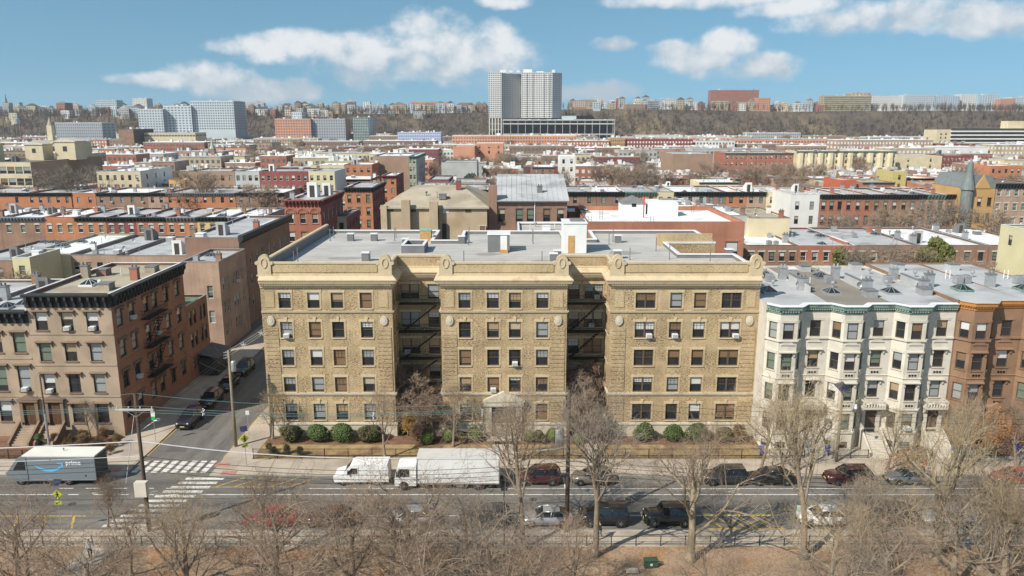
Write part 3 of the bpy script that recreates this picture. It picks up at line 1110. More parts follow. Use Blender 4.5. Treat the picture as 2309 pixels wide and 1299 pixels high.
def fire_escape(parent, P, U, x0, x1, levels, flip=1):
    """iron platforms with railings and sloping ladders, one per storey"""
    root = O('fire_escape', None, parent, (P[0], P[1], 0), math.atan2(U[1], U[0]))
    bb = MB()
    for z in levels:
        b = MB()
        for k in range(12):
            y = -0.05 - k * 0.085
            b.box(x0, x1, y - 0.05, y, z - 0.04, z)
        b.box(x0, x1, -1.06, -1.02, z - 0.1, z + 0.02)
        for x in (x0, x1 - 0.04):
            b.box(x, x + 0.04, -1.02, 0, z - 0.1, z + 0.01)
        b.build('platform', DARK_METAL, root)
        r = MB()
        for h in (0.5, 0.95):
            r.box(x0, x1, -1.05, -1.02, z + h - 0.02, z + h + 0.02)
            for x in (x0, x1 - 0.03):
                r.box(x, x + 0.03, -1.02, -0.02, z + h - 0.02, z + h + 0.02)
        n = int((x1 - x0) / 0.22)
        for k in range(n + 1):
            x = x0 + (x1 - x0 - 0.02) * k / n
            r.box(x, x + 0.02, -1.045, -1.025, z + 0.02, z + 0.93)
        r.build('railing', DARK_METAL, root)
    for z0, z1 in zip(levels, levels[1:]):
        l = MB()
        xa, xb = (x0 + 0.5, x1 - 0.5) if flip > 0 else (x1 - 0.5, x0 + 0.5)
        for y in (-0.3, -0.85):
            l.tube((xa, y, z0), (xb, y, z1), 0.05, n=4)
        for k in range(12):
            t = (k + 0.5) / 12
            x, z = xa + (xb - xa) * t, z0 + (z1 - z0) * t
            l.box(x - 0.1, x + 0.1, -0.85, -0.3, z - 0.02, z + 0.02)
        l.build('stair', DARK_METAL, root)
    return root

lv = [ROWS[r][0] - 0.35 for r in (1, 2, 3, 4)]
fire_escape(apt, (LW[1], YC), (1, 0), 0.1, CW[0] - LW[1] - 0.1, lv, 1)
fire_escape(apt, (CW[1], YC), (1, 0), 0.1, RW[0] - CW[1] - 0.1, lv, 1)

# roof pieces of the apartment building
def RPT(px, py, z=ZR):
    return G(px, py, z)
vent_m = MB().box(-0.42, 0.42, -0.38, 0.38, 0, 0.95).box(-0.5, 0.5, -0.46, 0.46, 0.95, 1.06, m=1).mesh('vent_box', [GREY_FLASH, FLASH])
for (px, py) in ((791, 543), (844, 543), (825, 588), (1041, 549), (1257, 583), (1248, 590), (1393, 547), (1392, 583), (1643, 580), (915, 555)):
    x, y = RPT(px, py)
    O('vent_box', vent_m, apt, (x, y, ZR))
pm = MB().lathe([(0.05, 0), (0.05, 1.25)], (0, 0, 0), 6).lathe([(0.12, 0), (0.06, 0.12)], (0, 0, 0), 6).mesh('pipe', GREY_FLASH)
for (px, py, hh) in ((663, 592, 1.1), (672, 591, 1.4), (745, 544, 1.4), (753, 537, 1.3), (835, 590, 1), (890, 543, 1.4), (893, 536, 1.2), (1046, 594, 1.2), (1056, 552, 1.5), (1058, 545, 1.6), (1202, 550, 1.4), (1201, 545, 1.4), (1222, 595, 1.2), (1373, 552, 1.4), (1382, 545, 1.3), (1420, 586, 1.2), (1479, 566, 1.4), (1509, 585, 1.6), (1601, 592, 1.3), (1534, 545, 1.0)):
    x, y = RPT(px, py)
    o = O('pipe', pm, apt, (x, y, ZR)); o.scale = (1, 1, hh)
# stair and lift bulkheads
def bulk(x0, x1, y0, y1, h, m, name='roof_bulkhead'):
    b = MB().box(x0, x1, y0, y1, ZR - 0.02, ZR + h, m=0)
    b.box(x0 - 0.1, x1 + 0.1, y0 - 0.1, y1 + 0.1, ZR + h, ZR + h + 0.14, m=1)
    return b.build(name, [m, FLASH], apt)
x0, y0 = RPT(1100, 569); x1 = RPT(1149, 569)[0]
bo = bulk(x0, x1, y0, y0 + 3.2, 2.2, GREY_FLASH)
MB().box(x1 - 1.15, x1 - 0.3, y0 - 0.05, y0 - 0.003, ZR + 0.35, ZR + 2.1).build('bulkhead_door', WHITE_PAINT, apt)
for k in range(3):
    MB().box(x1 - 1.2, x1 - 0.2, y0 - 0.3 - 0.28 * k, y0 - 0.06 - 0.28 * k, ZR, ZR + 0.36 - 0.12 * k).build('step', PLYWOOD, apt)
x0, y0 = RPT(1270, 571); x1 = RPT(1322, 571)[0]
bo = bulk(x0, x1, y0, y0 + 4.0, 3.7, WHITE_PAINT)
MB().box(x0 + 0.6, x0 + 1.4, y0 - 0.05, y0 - 0.003, ZR + 0.05, ZR + 2.2).build('bulkhead_door', PLYWOOD, apt)
MB().box(x0 + 0.9, x0 + 2.6, y0 + 1.0, y0 + 2.6, ZR + 3.84, ZR + 4.1).build('skylight_box', GREY_FLASH, apt)
# open light well with white rim, plywood hutch
x0, y0 = RPT(905, 571); x1 = RPT(957, 571)[0]
b_ = MB()
for (a, c, d, e) in ((x0, x1, y0, y0 + 0.3), (x0, x1, y0 + 4.2, y0 + 4.5), (x0, x0 + 0.3, y0 + 0.3, y0 + 4.2), (x1 - 0.3, x1, y0 + 0.3, y0 + 4.2)):
    b_.box(a, c, d, e, ZR, ZR + 0.95)
    b_.box(a - 0.03, c + 0.03, d - 0.03, e + 0.03, ZR + 0.953, ZR + 1.05, m=1)
b_.box(x0 + 0.3, x1 - 0.3, y0 + 0.3, y0 + 4.2, ZR + 0.01, ZR + 0.1, m=0)
b_.build('light_well', [GREY_FLASH, FLASH], apt)
x, y = RPT(959, 545)
b_ = MB().box(x - 0.75, x + 0.75, y + 0.3, y + 1.8, 16.5, ZR + 1.45)
b_.box(x - 0.8, x + 0.8, y + 0.25, y + 1.85, ZR + 1.45, ZR + 1.55, m=1)
b_.build('plywood_hutch', [PLYWOOD, mat('green_sheet', (0.2, 0.42, 0.36), 0.7)], apt)
b_ = MB().box(NB[0] - 1.2, RW[1] - 0.4, NB[2] + 0.05, NB[2] + 0.4, ZR - 0.3, ZR + 1.6)
b_.build('light_court_wall', TAN_PLAIN, apt)
sm_ = MB().box(0, 1, -0.02, 0.02, 0, 0.012).mesh('membrane_seam', GREY_FLASH)
for k in range(12):
    y_ = 88.2 + k * 1.25
    o = O('membrane_seam', mat and sm_, roof, (LW[0] + 0.5, y_, ZR)); o.scale = (46.5, 0.6, 1)
STAIN = mat('roof_stain', (0.30, 0.29, 0.275), 0.85, 0.2, 0.6)
for (x_, y_, rx, ry) in ((-20, 92, 2.4, 1.2), (-3, 95, 1.8, 1.4), (3.5, 90, 1.5, 0.8), (14, 96, 2.2, 1.6), (-15, 104, 2.6, 1.5), (18, 88, 2.0, 0.9)):
    q = MB(); q.poly([(x_ + rx * math.cos(a) * rnd.uniform(0.7, 1.1), y_ + ry * math.sin(a) * rnd.uniform(0.7, 1.1), ZR + 0.004) for a in [2 * math.pi * i / 14 for i in range(14)]]); q.build('roof_stain', STAIN, roof)


# ------------------------------------------------------------------ generic house
def bracket_mesh(h, proj, m):
    def make():
        b = MB()
        b.prism([(0, 0), (-proj * 0.35, 0.02 * h), (-proj * 0.55, h * 0.45), (-proj * 0.92, h * 0.7), (-proj * 0.92, h), (0, h)], 'x', -0.11, 0.11)
        return b.mesh('bracket', m)
    return key_mesh(('bk', round(h, 2), round(proj, 2), m.name), make)


def cornice(parent, P, U, L_, z, m, h=0.8, proj=0.55, step=0.75, brackets=True, dz=0.0):
    root = O('cornice', None, parent, (P[0], P[1], z), math.atan2(U[1], U[0])) if False else None
    b = MB()
    b.prism([(0.0, -h), (-0.06, -h), (-0.08, -0.28), (-proj * 0.9, -0.22), (-proj, -0.06), (-proj, 0.0), (0.3, 0.05), (0.3, -0.05), (0, -0.05)], 'x', -0.12, L_ + 0.12)
    o = b.build('cornice', m, parent, loc=(P[0], P[1], z), rz=math.atan2(U[1], U[0]))
    if brackets:
        n = max(2, int(L_ / step))
        me = bracket_mesh(h - 0.25, proj, m)
        for k in range(n):
            O('bracket', me, o, ((k + 0.5) * L_ / n, -0.08, -h))
    return o


def house(name, label, cat, X0, X1, Y0, Y1, Z, wall, roofm, cols, rows, w=1.15, frame=None, trim=None, top='lintel', style='', corn=None, corn_h=0.8, brackets=True, step=0.75,
          side_cols=(), side_rows=None, side_wall=None, zlo=-1, group=None, blinds='house', detail=2, ac=0.04, clutter=5, side_corn=False, roof_drop=0.4, skip_front=(), side='auto', slope=0.0):
    t = thing(name, label, cat, group, (X0, Y0, 0))
    W, D = X1 - X0, Y1 - Y0
    frame = frame or DARK_FRAME
    if isinstance(cols, int):
        cols = [W * (i + 0.5) / cols for i in range(cols)]
    rows = [r for r in rows if r[0] > zlo]
    hs = [(c - w / 2, c + w / 2, z, z + h) for ci, c in enumerate(cols) for ri, (z, h) in enumerate(rows) if (ci, ri) not in skip_front]
    zb = max(0.0, zlo - 3)
    b = MB()
    b.wall((0, 0), (1, 0), 0, W, zb, Z, hs, 0.2)
    right = (X0 + X1) / 2 < 0 if side == 'auto' else side == 'right'
    srows = side_rows if side_rows is not None else rows
    shs = [(c - w / 2, c + w / 2, z, z + h) for c in side_cols for (z, h) in srows]
    sm = 1 if side_wall else 0
    b.wall((W, 0), (0, 1), 0, D, zb, Z, shs if right else (), 0.2, m=sm)
    b.wall((0, D), (0, -1), 0, D, zb, Z, [(D - h_[1], D - h_[0], h_[2], h_[3]) for h_ in shs] if not right else (), 0.2, m=sm)
    b.wall((W, D), (-1, 0), 0, W, zb, Z - slope)
    b.build('wall', [wall, side_wall] if side_wall else wall, t)
    for (a, c, z, zz) in hs:
        window(t, (0, 0), (1, 0), (a + c) / 2, z, w, zz - z, frame, trim, top=top, style=style, blinds=blinds, ac=ac, detail=detail)
    for (a, c, z, zz) in shs:
        if right:
            window(t, (W, 0), (0, 1), (a + c) / 2, z, w, zz - z, frame, trim, top=top, style=style, blinds=blinds, ac=ac, detail=detail)
        else:
            window(t, (0, D), (0, -1), D - (a + c) / 2, z, w, zz - z, frame, trim, top=top, style=style, blinds=blinds, ac=ac, detail=detail)
    zr = Z - roof_drop
    r = MB()
    r.quad((0.02, 0.02, zr), (W - 0.02, 0.02, zr), (W - 0.02, D - 0.02, zr - slope), (0.02, D - 0.02, zr - slope))
    r.build('roof', roofm, t)
    if detail > 0:
        cp = MB()
        for (a, c, d, e) in ((-0.04, 0.22, 0, D), (W - 0.22, W + 0.04, 0, D)):
            cp.box(a, c, d, e, Z + 0.003, Z + 0.07)
        cp.box(0.22, W - 0.22, D - 0.22, D + 0.04, Z + 0.003, Z + 0.07)
        if not corn:
            cp.box(0.22, W - 0.22, -0.05, 0.22, Z + 0.003, Z + 0.08)
        cp.build('coping', rnd.choice([FLASH, GREY_FLASH, STEEL, wall]), t)
    if corn:
        cornice(t, (0, 0), (1, 0), W, Z, corn, corn_h, min(0.6, corn_h * 0.75), step, brackets)
        if side_corn:
            if right:
                cornice(t, (W, 0.0), (0, 1), D, Z - 0.004, corn, corn_h, min(0.6, corn_h * 0.75), step, brackets)
            else:
                cornice(t, (0, D), (0, -1), D, Z - 0.004, corn, corn_h, min(0.6, corn_h * 0.75), step, brackets)
    kinds = ['chimney', 'chimney', 'roof_vent', 'pipe', 'skylight', 'roof_hatch', 'condenser', 'stair_bulkhead', 'dish', 'roof_vent', 'pipe', 'party_wall']
    for k in range(clutter):
        kd = rnd.choice(kinds)
        m1, m2 = {'chimney': (rnd.choice([RED_BRICK, BROWN_BRICK, STEEL, WHITE_PAINT]), GREY_FLASH), 'skylight': (STEEL, GLASS), 'roof_hatch': (rnd.choice([GREY_FLASH, STEEL, WHITE_PAINT]), FLASH),
                  'stair_bulkhead': (rnd.choice([WHITE_PAINT, GREY_FLASH, ROOF_SILVER]), DARK_FRAME), 'condenser': (STEEL, GREY_FLASH), 'dish': (STEEL, STEEL), 'party_wall': (wall, FLASH)}.get(kd, (STEEL, STEEL))
        if kd == 'stair_bulkhead' and (W < 5 or rnd.random() < 0.5):
            continue
        if kd == 'party_wall' and D < 9:
            continue
        x = rnd.choice([0.6, W - 0.6]) if kd in ('chimney', 'party_wall') else rnd.uniform(1.0, max(1.1, W - 1.0))
        y = rnd.uniform(4.2, max(4.3, D - 4.2)) if kd == 'party_wall' else rnd.uniform(1.3, max(1.4, D - 1.2))
        roof_piece(t, kd, x, y, zr - slope * y / D - 0.02, m1, m2, rz=rnd.choice([0, 0, 1.57]) if kd == 'condenser' else 0.0, sc=rnd.uniform(0.85, 1.15))
    return t


RED_BRICK = brick('red_brick', (0.40, 0.13, 0.075), (0.33, 0.10, 0.06), (0.33, 0.2, 0.15), stain=0.16)
ORANGE_BRICK = brick('orange_brick', (0.47, 0.17, 0.075), (0.40, 0.14, 0.065), (0.40, 0.22, 0.13))
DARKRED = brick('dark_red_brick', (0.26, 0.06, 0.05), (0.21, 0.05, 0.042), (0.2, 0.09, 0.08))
BROWN_BRICK = brick('brown_brick', (0.285, 0.165, 0.11), (0.235, 0.13, 0.088), (0.27, 0.19, 0.15), stain=0.18)
PINK_BRICK = brick('pinkish_brick', (0.41, 0.275, 0.20), (0.35, 0.225, 0.16), (0.38, 0.29, 0.23), stain=0.2)
SIDE_BRICK = brick('corner_side_brick', (0.30, 0.145, 0.092), (0.255, 0.12, 0.078), (0.27, 0.16, 0.12), stain=0.12)
BROWNSTONE = mat('brownstone', (0.375, 0.285, 0.205), 0.9, 0.1, 0.5, 0.06, 8.0, c2=(0.31, 0.235, 0.17), c2scale=0.35)
DARK_BROWNSTONE = mat('dark_brownstone', (0.25, 0.150, 0.092), 0.9, 0.1, 0.5, 0.06, 8.0, c2=(0.2, 0.12, 0.075), c2scale=0.4)
CREAM_STONE = mat('cream_limestone', (0.58, 0.54, 0.46), 0.85, 0.08, 0.5, 0.05, 8.0, c2=(0.47, 0.435, 0.37), c2scale=0.5)
CREAM_WALL = mat('cream_stucco', (0.58, 0.50, 0.34), 0.9, 0.1, 0.3, 0.05, 6.0)
YELLOW_WALL = mat('yellow_stucco', (0.60, 0.47, 0.21), 0.9, 0.1, 0.3)
PALE_YELLOW = mat('pale_yellow_stucco', (0.58, 0.53, 0.33), 0.9, 0.08, 0.3)
TAN_WALL = mat('tan_stucco', (0.44, 0.35, 0.24), 0.9, 0.12, 0.25, 0.06, 6.0, c2=(0.36, 0.27, 0.17), c2scale=0.2)
GREY_WALL = mat('grey_stucco', (0.40, 0.40, 0.385), 0.9, 0.1, 0.3)
WHITE_WALL = mat('white_stucco', (0.66, 0.65, 0.62), 0.85, 0.07, 0.3)
BROWN_WALL = mat('brown_stucco', (0.31, 0.21, 0.15), 0.9, 0.12, 0.25)
TERRA_WALL = mat('terracotta_stucco', (0.55, 0.27, 0.17), 0.9, 0.1, 0.2)
OCHRE_WALL = mat('ochre_stucco', (0.46, 0.28, 0.12), 0.9, 0.1, 0.2)
BLUE_WALL = mat('pale_blue_siding', (0.42, 0.50, 0.56), 0.85, 0.08, 0.2)
BLACK_CORN = mat('black_cornice_paint', (0.035, 0.037, 0.036), 0.6, 0.2, 1.2)
GREEN_CORN = mat('green_copper', (0.17, 0.25, 0.215), 0.7, 0.15, 1.2, c2=(0.09, 0.16, 0.14), c2scale=1.5)
GREY_CORN = mat('grey_cornice_paint', (0.2, 0.21, 0.22), 0.7, 0.15, 1.2)
TRIM_BROWN = mat('brown_trim', (0.21, 0.145, 0.10), 0.85, 0.1, 1.0)
TRIM_CREAM = mat('cream_trim', (0.52, 0.48, 0.41), 0.85, 0.1, 1.0)
ORANGE_CORN = mat('orange_cornice_paint', (0.46, 0.2, 0.055), 0.8, 0.12, 0.9)

# ------------------------------------------------------------------ corner brownstone and its neighbour
CXR = -43.6
x0 = A(58, 690, YF)[0]
corner = house('corner_house', 'brownstone corner house with black bracketed cornice and brick flank with fire escape', 'house', x0, CXR, YF, 100.8, 16.55, BROWNSTONE, ROOF_TAN,
               [XP(93, 723) - x0, XP(151, 723) - x0, XP(208, 723) - x0], [(1.75, 2.2), (5.3, 2.15), (8.95, 2.05), (12.5, 2.0)], w=1.3, trim=TRIM_BROWN, top='hood',
               corn=BLACK_CORN, corn_h=1.5, step=0.8, side_corn=True, side_wall=SIDE_BRICK, side_cols=[1.6, 4.4, 7.9, 10.2, 13.4, 16.6], side_rows=[(1.9, 1.9), (5.5, 1.9), (9.1, 1.9), (12.6, 1.9)], ac=0.1, clutter=0, skip_front=((0, 0),))
Wc = CXR - x0
for zz in (5.1, 8.75, 12.3):
    MB().box(0.02, Wc - 0.02, -0.07, -0.002, zz - 0.32, zz - 0.16).build('belt_course', BROWNSTONE, corner)
    MB().box(Wc + 0.002, Wc + 0.05, 0.02, 18.7, zz - 0.3, zz - 0.16).build('belt_course', SIDE_BRICK, corner)
for kd, x, y, m1 in (('roof_hatch', 6.9, 4.0, ROOF_TAN), ('chimney', 7.5, 9.5, RED_BRICK), ('skylight', 3.6, 6.5, FLASH), ('roof_hatch', 7.3, 14.5, ROOF_TAN), ('chimney', 0.8, 11, ROOF_TAN), ('roof_hatch', 2.2, 12.5, BROWN_BRICK), ('roof_vent', 5.2, 5.8, FLASH), ('pipe', 4.6, 12, FLASH)):
    roof_piece(corner, kd, x, y, 16.1, m1, GLASS if kd == 'skylight' else GREY_FLASH)
fire_escape(corner, (Wc, 0), (0, 1), 6.3, 11.4, [5.0, 8.6, 12.1], 1)


def door_hood(parent, x, z0, h, wd, m, doorm, step_m, n=8, run=0.28):
    """doorway with pilasters and pediment over a flight of steps"""
    b = MB()
    for s_ in (-1, 1):
        b.box(x + s_ * (wd / 2 + 0.2) - 0.18, x + s_ * (wd / 2 + 0.2) + 0.18, -0.3, -0.002, z0, z0 + h)
    b.box(x - wd / 2 - 0.5, x + wd / 2 + 0.5, -0.45, -0.002, z0 + h, z0 + h + 0.32)
    b.prism([(x - wd / 2 - 0.6, z0 + h + 0.322), (x + wd / 2 + 0.6, z0 + h + 0.322), (x, z0 + h + 0.85)], 'y', -0.5, -0.004)
    b.build('door_surround', m, parent)
    d = MB().box(x - wd / 2, x + wd / 2, -0.06, -0.004, z0, z0 + h)
    d.box(x - wd / 2 + 0.15, x - 0.06, -0.08, -0.06, z0 + 0.3, z0 + h - 0.5)
    d.box(x + 0.06, x + wd / 2 - 0.15, -0.08, -0.06, z0 + 0.3, z0 + h - 0.5)
    d.build('door', doorm, parent)
    rise = (z0 - 0.15) / n
    me = MB().box(-wd / 2 - 0.3, wd / 2 + 0.3, -run, 0, 0, 1).mesh('step', step_m)
    for k in range(n):
        o = O('step', me, parent, (x, -0.52 - k * run, 0.1))
        o.scale = (1, 1, z0 - k * rise - 0.1)
    for s_ in (-1, 1):
        xx = x + s_ * (wd / 2 + 0.42)
        q = MB()
        q.prism([(-0.5, 0.1), (-0.52 - n * run - 0.15, 0.1), (-0.52 - n * run - 0.15, 0.55), (-0.5, z0 + 0.55)], 'x', xx - 0.11, xx + 0.11)
        q.build('stoop_wall', m, parent)


door_hood(corner, XP(127, 930) - x0, 1.6, 2.7, 1.3, TRIM_BROWN, WOOD_DOOR, BROWNSTONE)
MB().box(Wc - 5.4, Wc - 4.2, -0.03, -0.002, 0.25, 0.85).build('basement_window', GLASS, corner)
MB().box(Wc - 2.5, Wc - 1.2, -0.03, -0.002, 0.25, 0.85).build('basement_window', GLASS, corner)
xn0 = x0 - 7.3
nb = house('row_house', 'lower brownstone house with deep window hoods beside the brownstone corner house', 'house', xn0, x0 - 0.01, YF, 99, 14.7, BROWNSTONE, ROOF_SILVER,
           [XP(42, 760) - xn0, XP(42, 760) - xn0 - 2.6, 1.2], [(1.9, 2.4), (5.5, 2.9), (9.95, 2.25)], w=1.35, trim=TRIM_BROWN, top='hood', corn=BLACK_CORN, corn_h=1.4, clutter=4, skip_front=((0, 0),))
door_hood(nb, XP(72, 930) - xn0 - 0.1, 1.6, 2.7, 1.3, TRIM_BROWN, WOOD_DOOR, BROWNSTONE)
for (u, zz) in ((1, 5.1), (2, 9.5)):
    MB().box(0.02, 7.2, -0.06, -0.002, zz - 0.3, zz - 0.15).build('belt_course', BROWNSTONE, nb)
house('row_house', 'brownstone house at the edge of view, second from the brownstone corner house', 'house', xn0 - 7.2, xn0 - 0.02, YF, 99, 14.6, BROWNSTONE, ROOF_SILVER, 3, [(1.9, 2.4), (5.5, 2.9), (9.95, 2.25)], w=1.3, trim=TRIM_BROWN, top='hood', corn=BLACK_CORN, corn_h=1.4, clutter=2)
# lower back wing and shed on the side street
house('back_wing', 'low red brick back wing with terrace behind the brownstone corner house', 'building', -51.5, CXR - 0.02, 100.9, 108, 10.6, SIDE_BRICK, mat('green_deck', (0.13, 0.2, 0.12), 0.9), 2, [(1.6, 1.6), (4.6, 1.9), (7.7, 1.9)], w=0.9, trim=TRIM_BROWN, side_cols=[1.2, 2.6, 4.6, 6.0], clutter=3)
sh = thing('shed', 'dark lean-to shed on the side street pavement behind the corner house', 'shed', None, (CXR + 0.05, 103.2, 0.12))
b_ = MB(); b_.box(0, 2.6, 0, 5.2, 0, 2.5); b_.build('shed_wall', DARK_FRAME, sh)
b_ = MB(); b_.prism([(-0.1, 3.3), (2.8, 2.6), (2.8, 2.5), (-0.1, 3.2)], 'y', -0.2, 5.4); b_.build('shed_roof', ROOF_DARK, sh)

# houses along the side street behind the corner
house('side_street_house', 'pinkish brick house with blank gable wall facing the corner house yard', 'house', -50.2, -44.4, 115.5, 127.5, 14.0, PINK_BRICK, ROOF_SILVER, [4.2], [(8.3, 2.0), (4.4, 2.0)], w=0.9, frame=WHITE_FRAME, trim=None, side_cols=[1.6, 3.0, 6.0, 7.4, 10], side_rows=[(2, 1.9), (5.6, 1.9), (9.3, 1.9)], clutter=3)
house('side_street_house', 'long brown brick house with dark sloping cornice along the side street', 'house', -54.6, -45.6, 128.2, 158, 15.8, BROWN_BRICK, ROOF_SILVER, [5.5], [(10.5, 1.8), (6.5, 1.8)], w=1.1, frame=WHITE_FRAME, side_cols=[2.5, 5.5, 9, 12, 16, 19, 23, 26.5], side_rows=[(3, 1.9), (6.7, 1.9), (10.4, 1.9)], corn=None, clutter=8)
b_ = MB(); b_.prism([(0, 14.6), (-0.7, 15.3), (-0.75, 16.1), (0.1, 16.1)], 'x', 0, 29.8)
b_.build('cornice', BLACK_CORN, bpy.data.objects['side_street_house.001'], loc=(9.0, 0, 0), rz=math.pi / 2)

# ------------------------------------------------------------------ cream limestone row houses with canted bays
def bay_house(label, X0, W, Yf, Z, D, wall, trim, corn, roofm, zrows, grp, name='bay_house', bal=True, stoop=True, frame=BROWN_FRAME, brown=False, dark_cap=FLASH):
    t = thing(name, label, 'house', grp, (X0, Yf, 0))
    pr = 1.25
    bx = (0.15, 1.15, 3.05, 4.05)
    path = [(0, 0), (bx[0], 0), (bx[1], -pr), (bx[2], -pr), (bx[3], 0), (W, 0)]
    b = MB()
    wl = []
    for i, (p, q) in enumerate(zip(path, path[1:])):
        p, q = Vector(p), Vector(q)
        L_ = (q - p).length
        U = tuple((q - p) / L_)
        hs = []
        if i == 0:
            pass
        else:
            c = L_ / 2
            w = {1: 0.95, 2: 1.15, 3: 0.95, 4: 1.15}[i]
            for r, (z, h) in enumerate(zrows):
                if i == 4 and r == 1:
                    continue
                if i == 3 and r == 0:
                    continue
                hs.append((c - w / 2, c + w / 2, z, z + h))
                wl.append((tuple(p), U, c, z, w, h, i, r))
        b.wall(p, U, 0, L_, -0.1, Z, hs, 0.18)
    b.wall((W, 0), (0, 1), 0, D, -0.1, Z)
    b.wall((0, D), (0, -1), 0, D, -0.1, Z)
    b.wall((W, D), (-1, 0), 0, W, -0.1, Z)
    b.build('wall', wall, t)
    for (P, U, c, z, w, h, i, r) in wl:
        big = r >= 2 and i in (2, 4)
        window(t, P, U, c, z, w, h, frame, trim, sill=r > 0, top=('hood' if big and r in (2, 3) and not (r == 4) else 'lintel') if r > 0 else None, blinds='house', ac=0.05)
    # carved panels under the windows
    for (i, cx_, yy) in ((2, (bx[1] + bx[2]) / 2, -pr), (4, (bx[3] + W) / 2, 0)):
        for r in (2, 3):
            z = zrows[r][0]
            q = MB()
            q.box(cx_ - 0.6, cx_ + 0.6, yy - 0.05, yy - 0.002, z - 0.85, z - 0.25)
            q.box(cx_ - 0.48, cx_ + 0.48, yy - 0.07, yy - 0.05, z - 0.75, z - 0.35)
            for k in range(3):
                q.lathe([(0.13, -0.12), (0.05, -0.12)], (cx_ - 0.3 + 0.3 * k, yy + 0.03, z - 0.55), 8, 0, 'y')
            q.build('carved_panel', trim, t)
        q = MB()
        z = zrows[4][0]
        q.prism([(cx_ - 0.75, z - 0.62), (cx_ + 0.75, z - 0.62), (cx_ + 0.35, z - 0.2), (cx_, z - 0.05), (cx_ - 0.35, z - 0.2)], 'y', yy - 0.1, yy - 0.002)
        q.build('window_crest', trim, t)
    for (z, hh, dp) in ((zrows[4][0] - 0.28, 0.2, 0.16), (zrows[2][0] - 1.15, 0.22, 0.14), (zrows[1][0] - 0.45, 0.24, 0.12), (zrows[3][0] - 1.0, 0.14, 0.08)):
        sweep(q := MB(), path, [(0.001, z), (dp, z + 0.05), (dp, z + hh), (0.001, z + hh + 0.04)])
        q.build('belt_course', trim, t)
    zc = Z
    sweep(q := MB(), path, [(0.001, zc - 0.85), (0.1, zc - 0.8), (0.1, zc - 0.45), (0.36, zc - 0.38), (0.4, zc - 0.1), (0.48, zc), (0.48, zc + 0.06), (-0.15, zc + 0.12)], mlist=[0, 0, 0, 0, 0, 0, 1])
    co = q.build('cornice', [corn, dark_cap], t)
    dn = MB()
    for p, q2 in zip(path, path[1:]):
        p, q2 = Vector(p), Vector(q2)
        d = q2 - p; L_ = d.length
        if L_ < 0.3:
            continue
        d.normalize(); nn = Vector((d.y, -d.x))
        k = int(L_ / 0.24)
        for j in range(k):
            c = p + d * ((j + 0.5) * L_ / k) + nn * 0.2
            dn.box(c.x - 0.06, c.x + 0.06, c.y - 0.08, c.y + 0.08, zc - 0.56, zc - 0.42)
    o = dn.build('dentil_course', CREAM_STONE if not brown else corn, co); o['kind'] = 'stuff'
    r_ = MB()
    r_.poly([(x, y, Z + 0.02) for (x, y) in path] + [(W, D, Z - 0.25), (0, D, Z - 0.25)])
    r_.build('roof', roofm, t)
    if bal:
        xa, xb, zb = bx[3] + 0.1, W - 0.15, zrows[2][0] - 0.9
        q = MB(); q.box(xa, xb, -1.0, -0.02, zb - 0.2, zb)
        for x in (xa + 0.15, xb - 0.35):
            q.prism([(-0.02, zb - 1.0), (-0.2, zb - 0.95), (-0.85, zb - 0.35), (-0.85, zb - 0.2), (-0.02, zb - 0.2)], 'x', x, x + 0.2)
        q.build('balcony', trim, t)
        q = MB(); q.box(xa, xb, -1.0, -0.86, zb + 0.6, zb + 0.72)
        for x in (xa, xb - 0.14):
            q.box(x, x + 0.14, -1.0, -0.86, zb, zb + 0.6)
            q.box(x, x + 0.14, -0.86, -0.02, zb + 0.6, zb + 0.72)
        n = 7
        for k in range(n):
            q.lathe([(0.05, 0), (0.09, 0.15), (0.04, 0.4), (0.07, 0.58)], (xa + 0.3 + (xb - xa - 0.6) * k / (n - 1), -0.93, zb + 0.01), 6)
        o = q.build('balustrade', trim, t); o['kind'] = 'stuff'
    if stoop:
        door_hood(t, (bx[3] + W) / 2, 1.75, 2.5, 1.2, trim, BROWN_FRAME, trim, n=9)
    return t


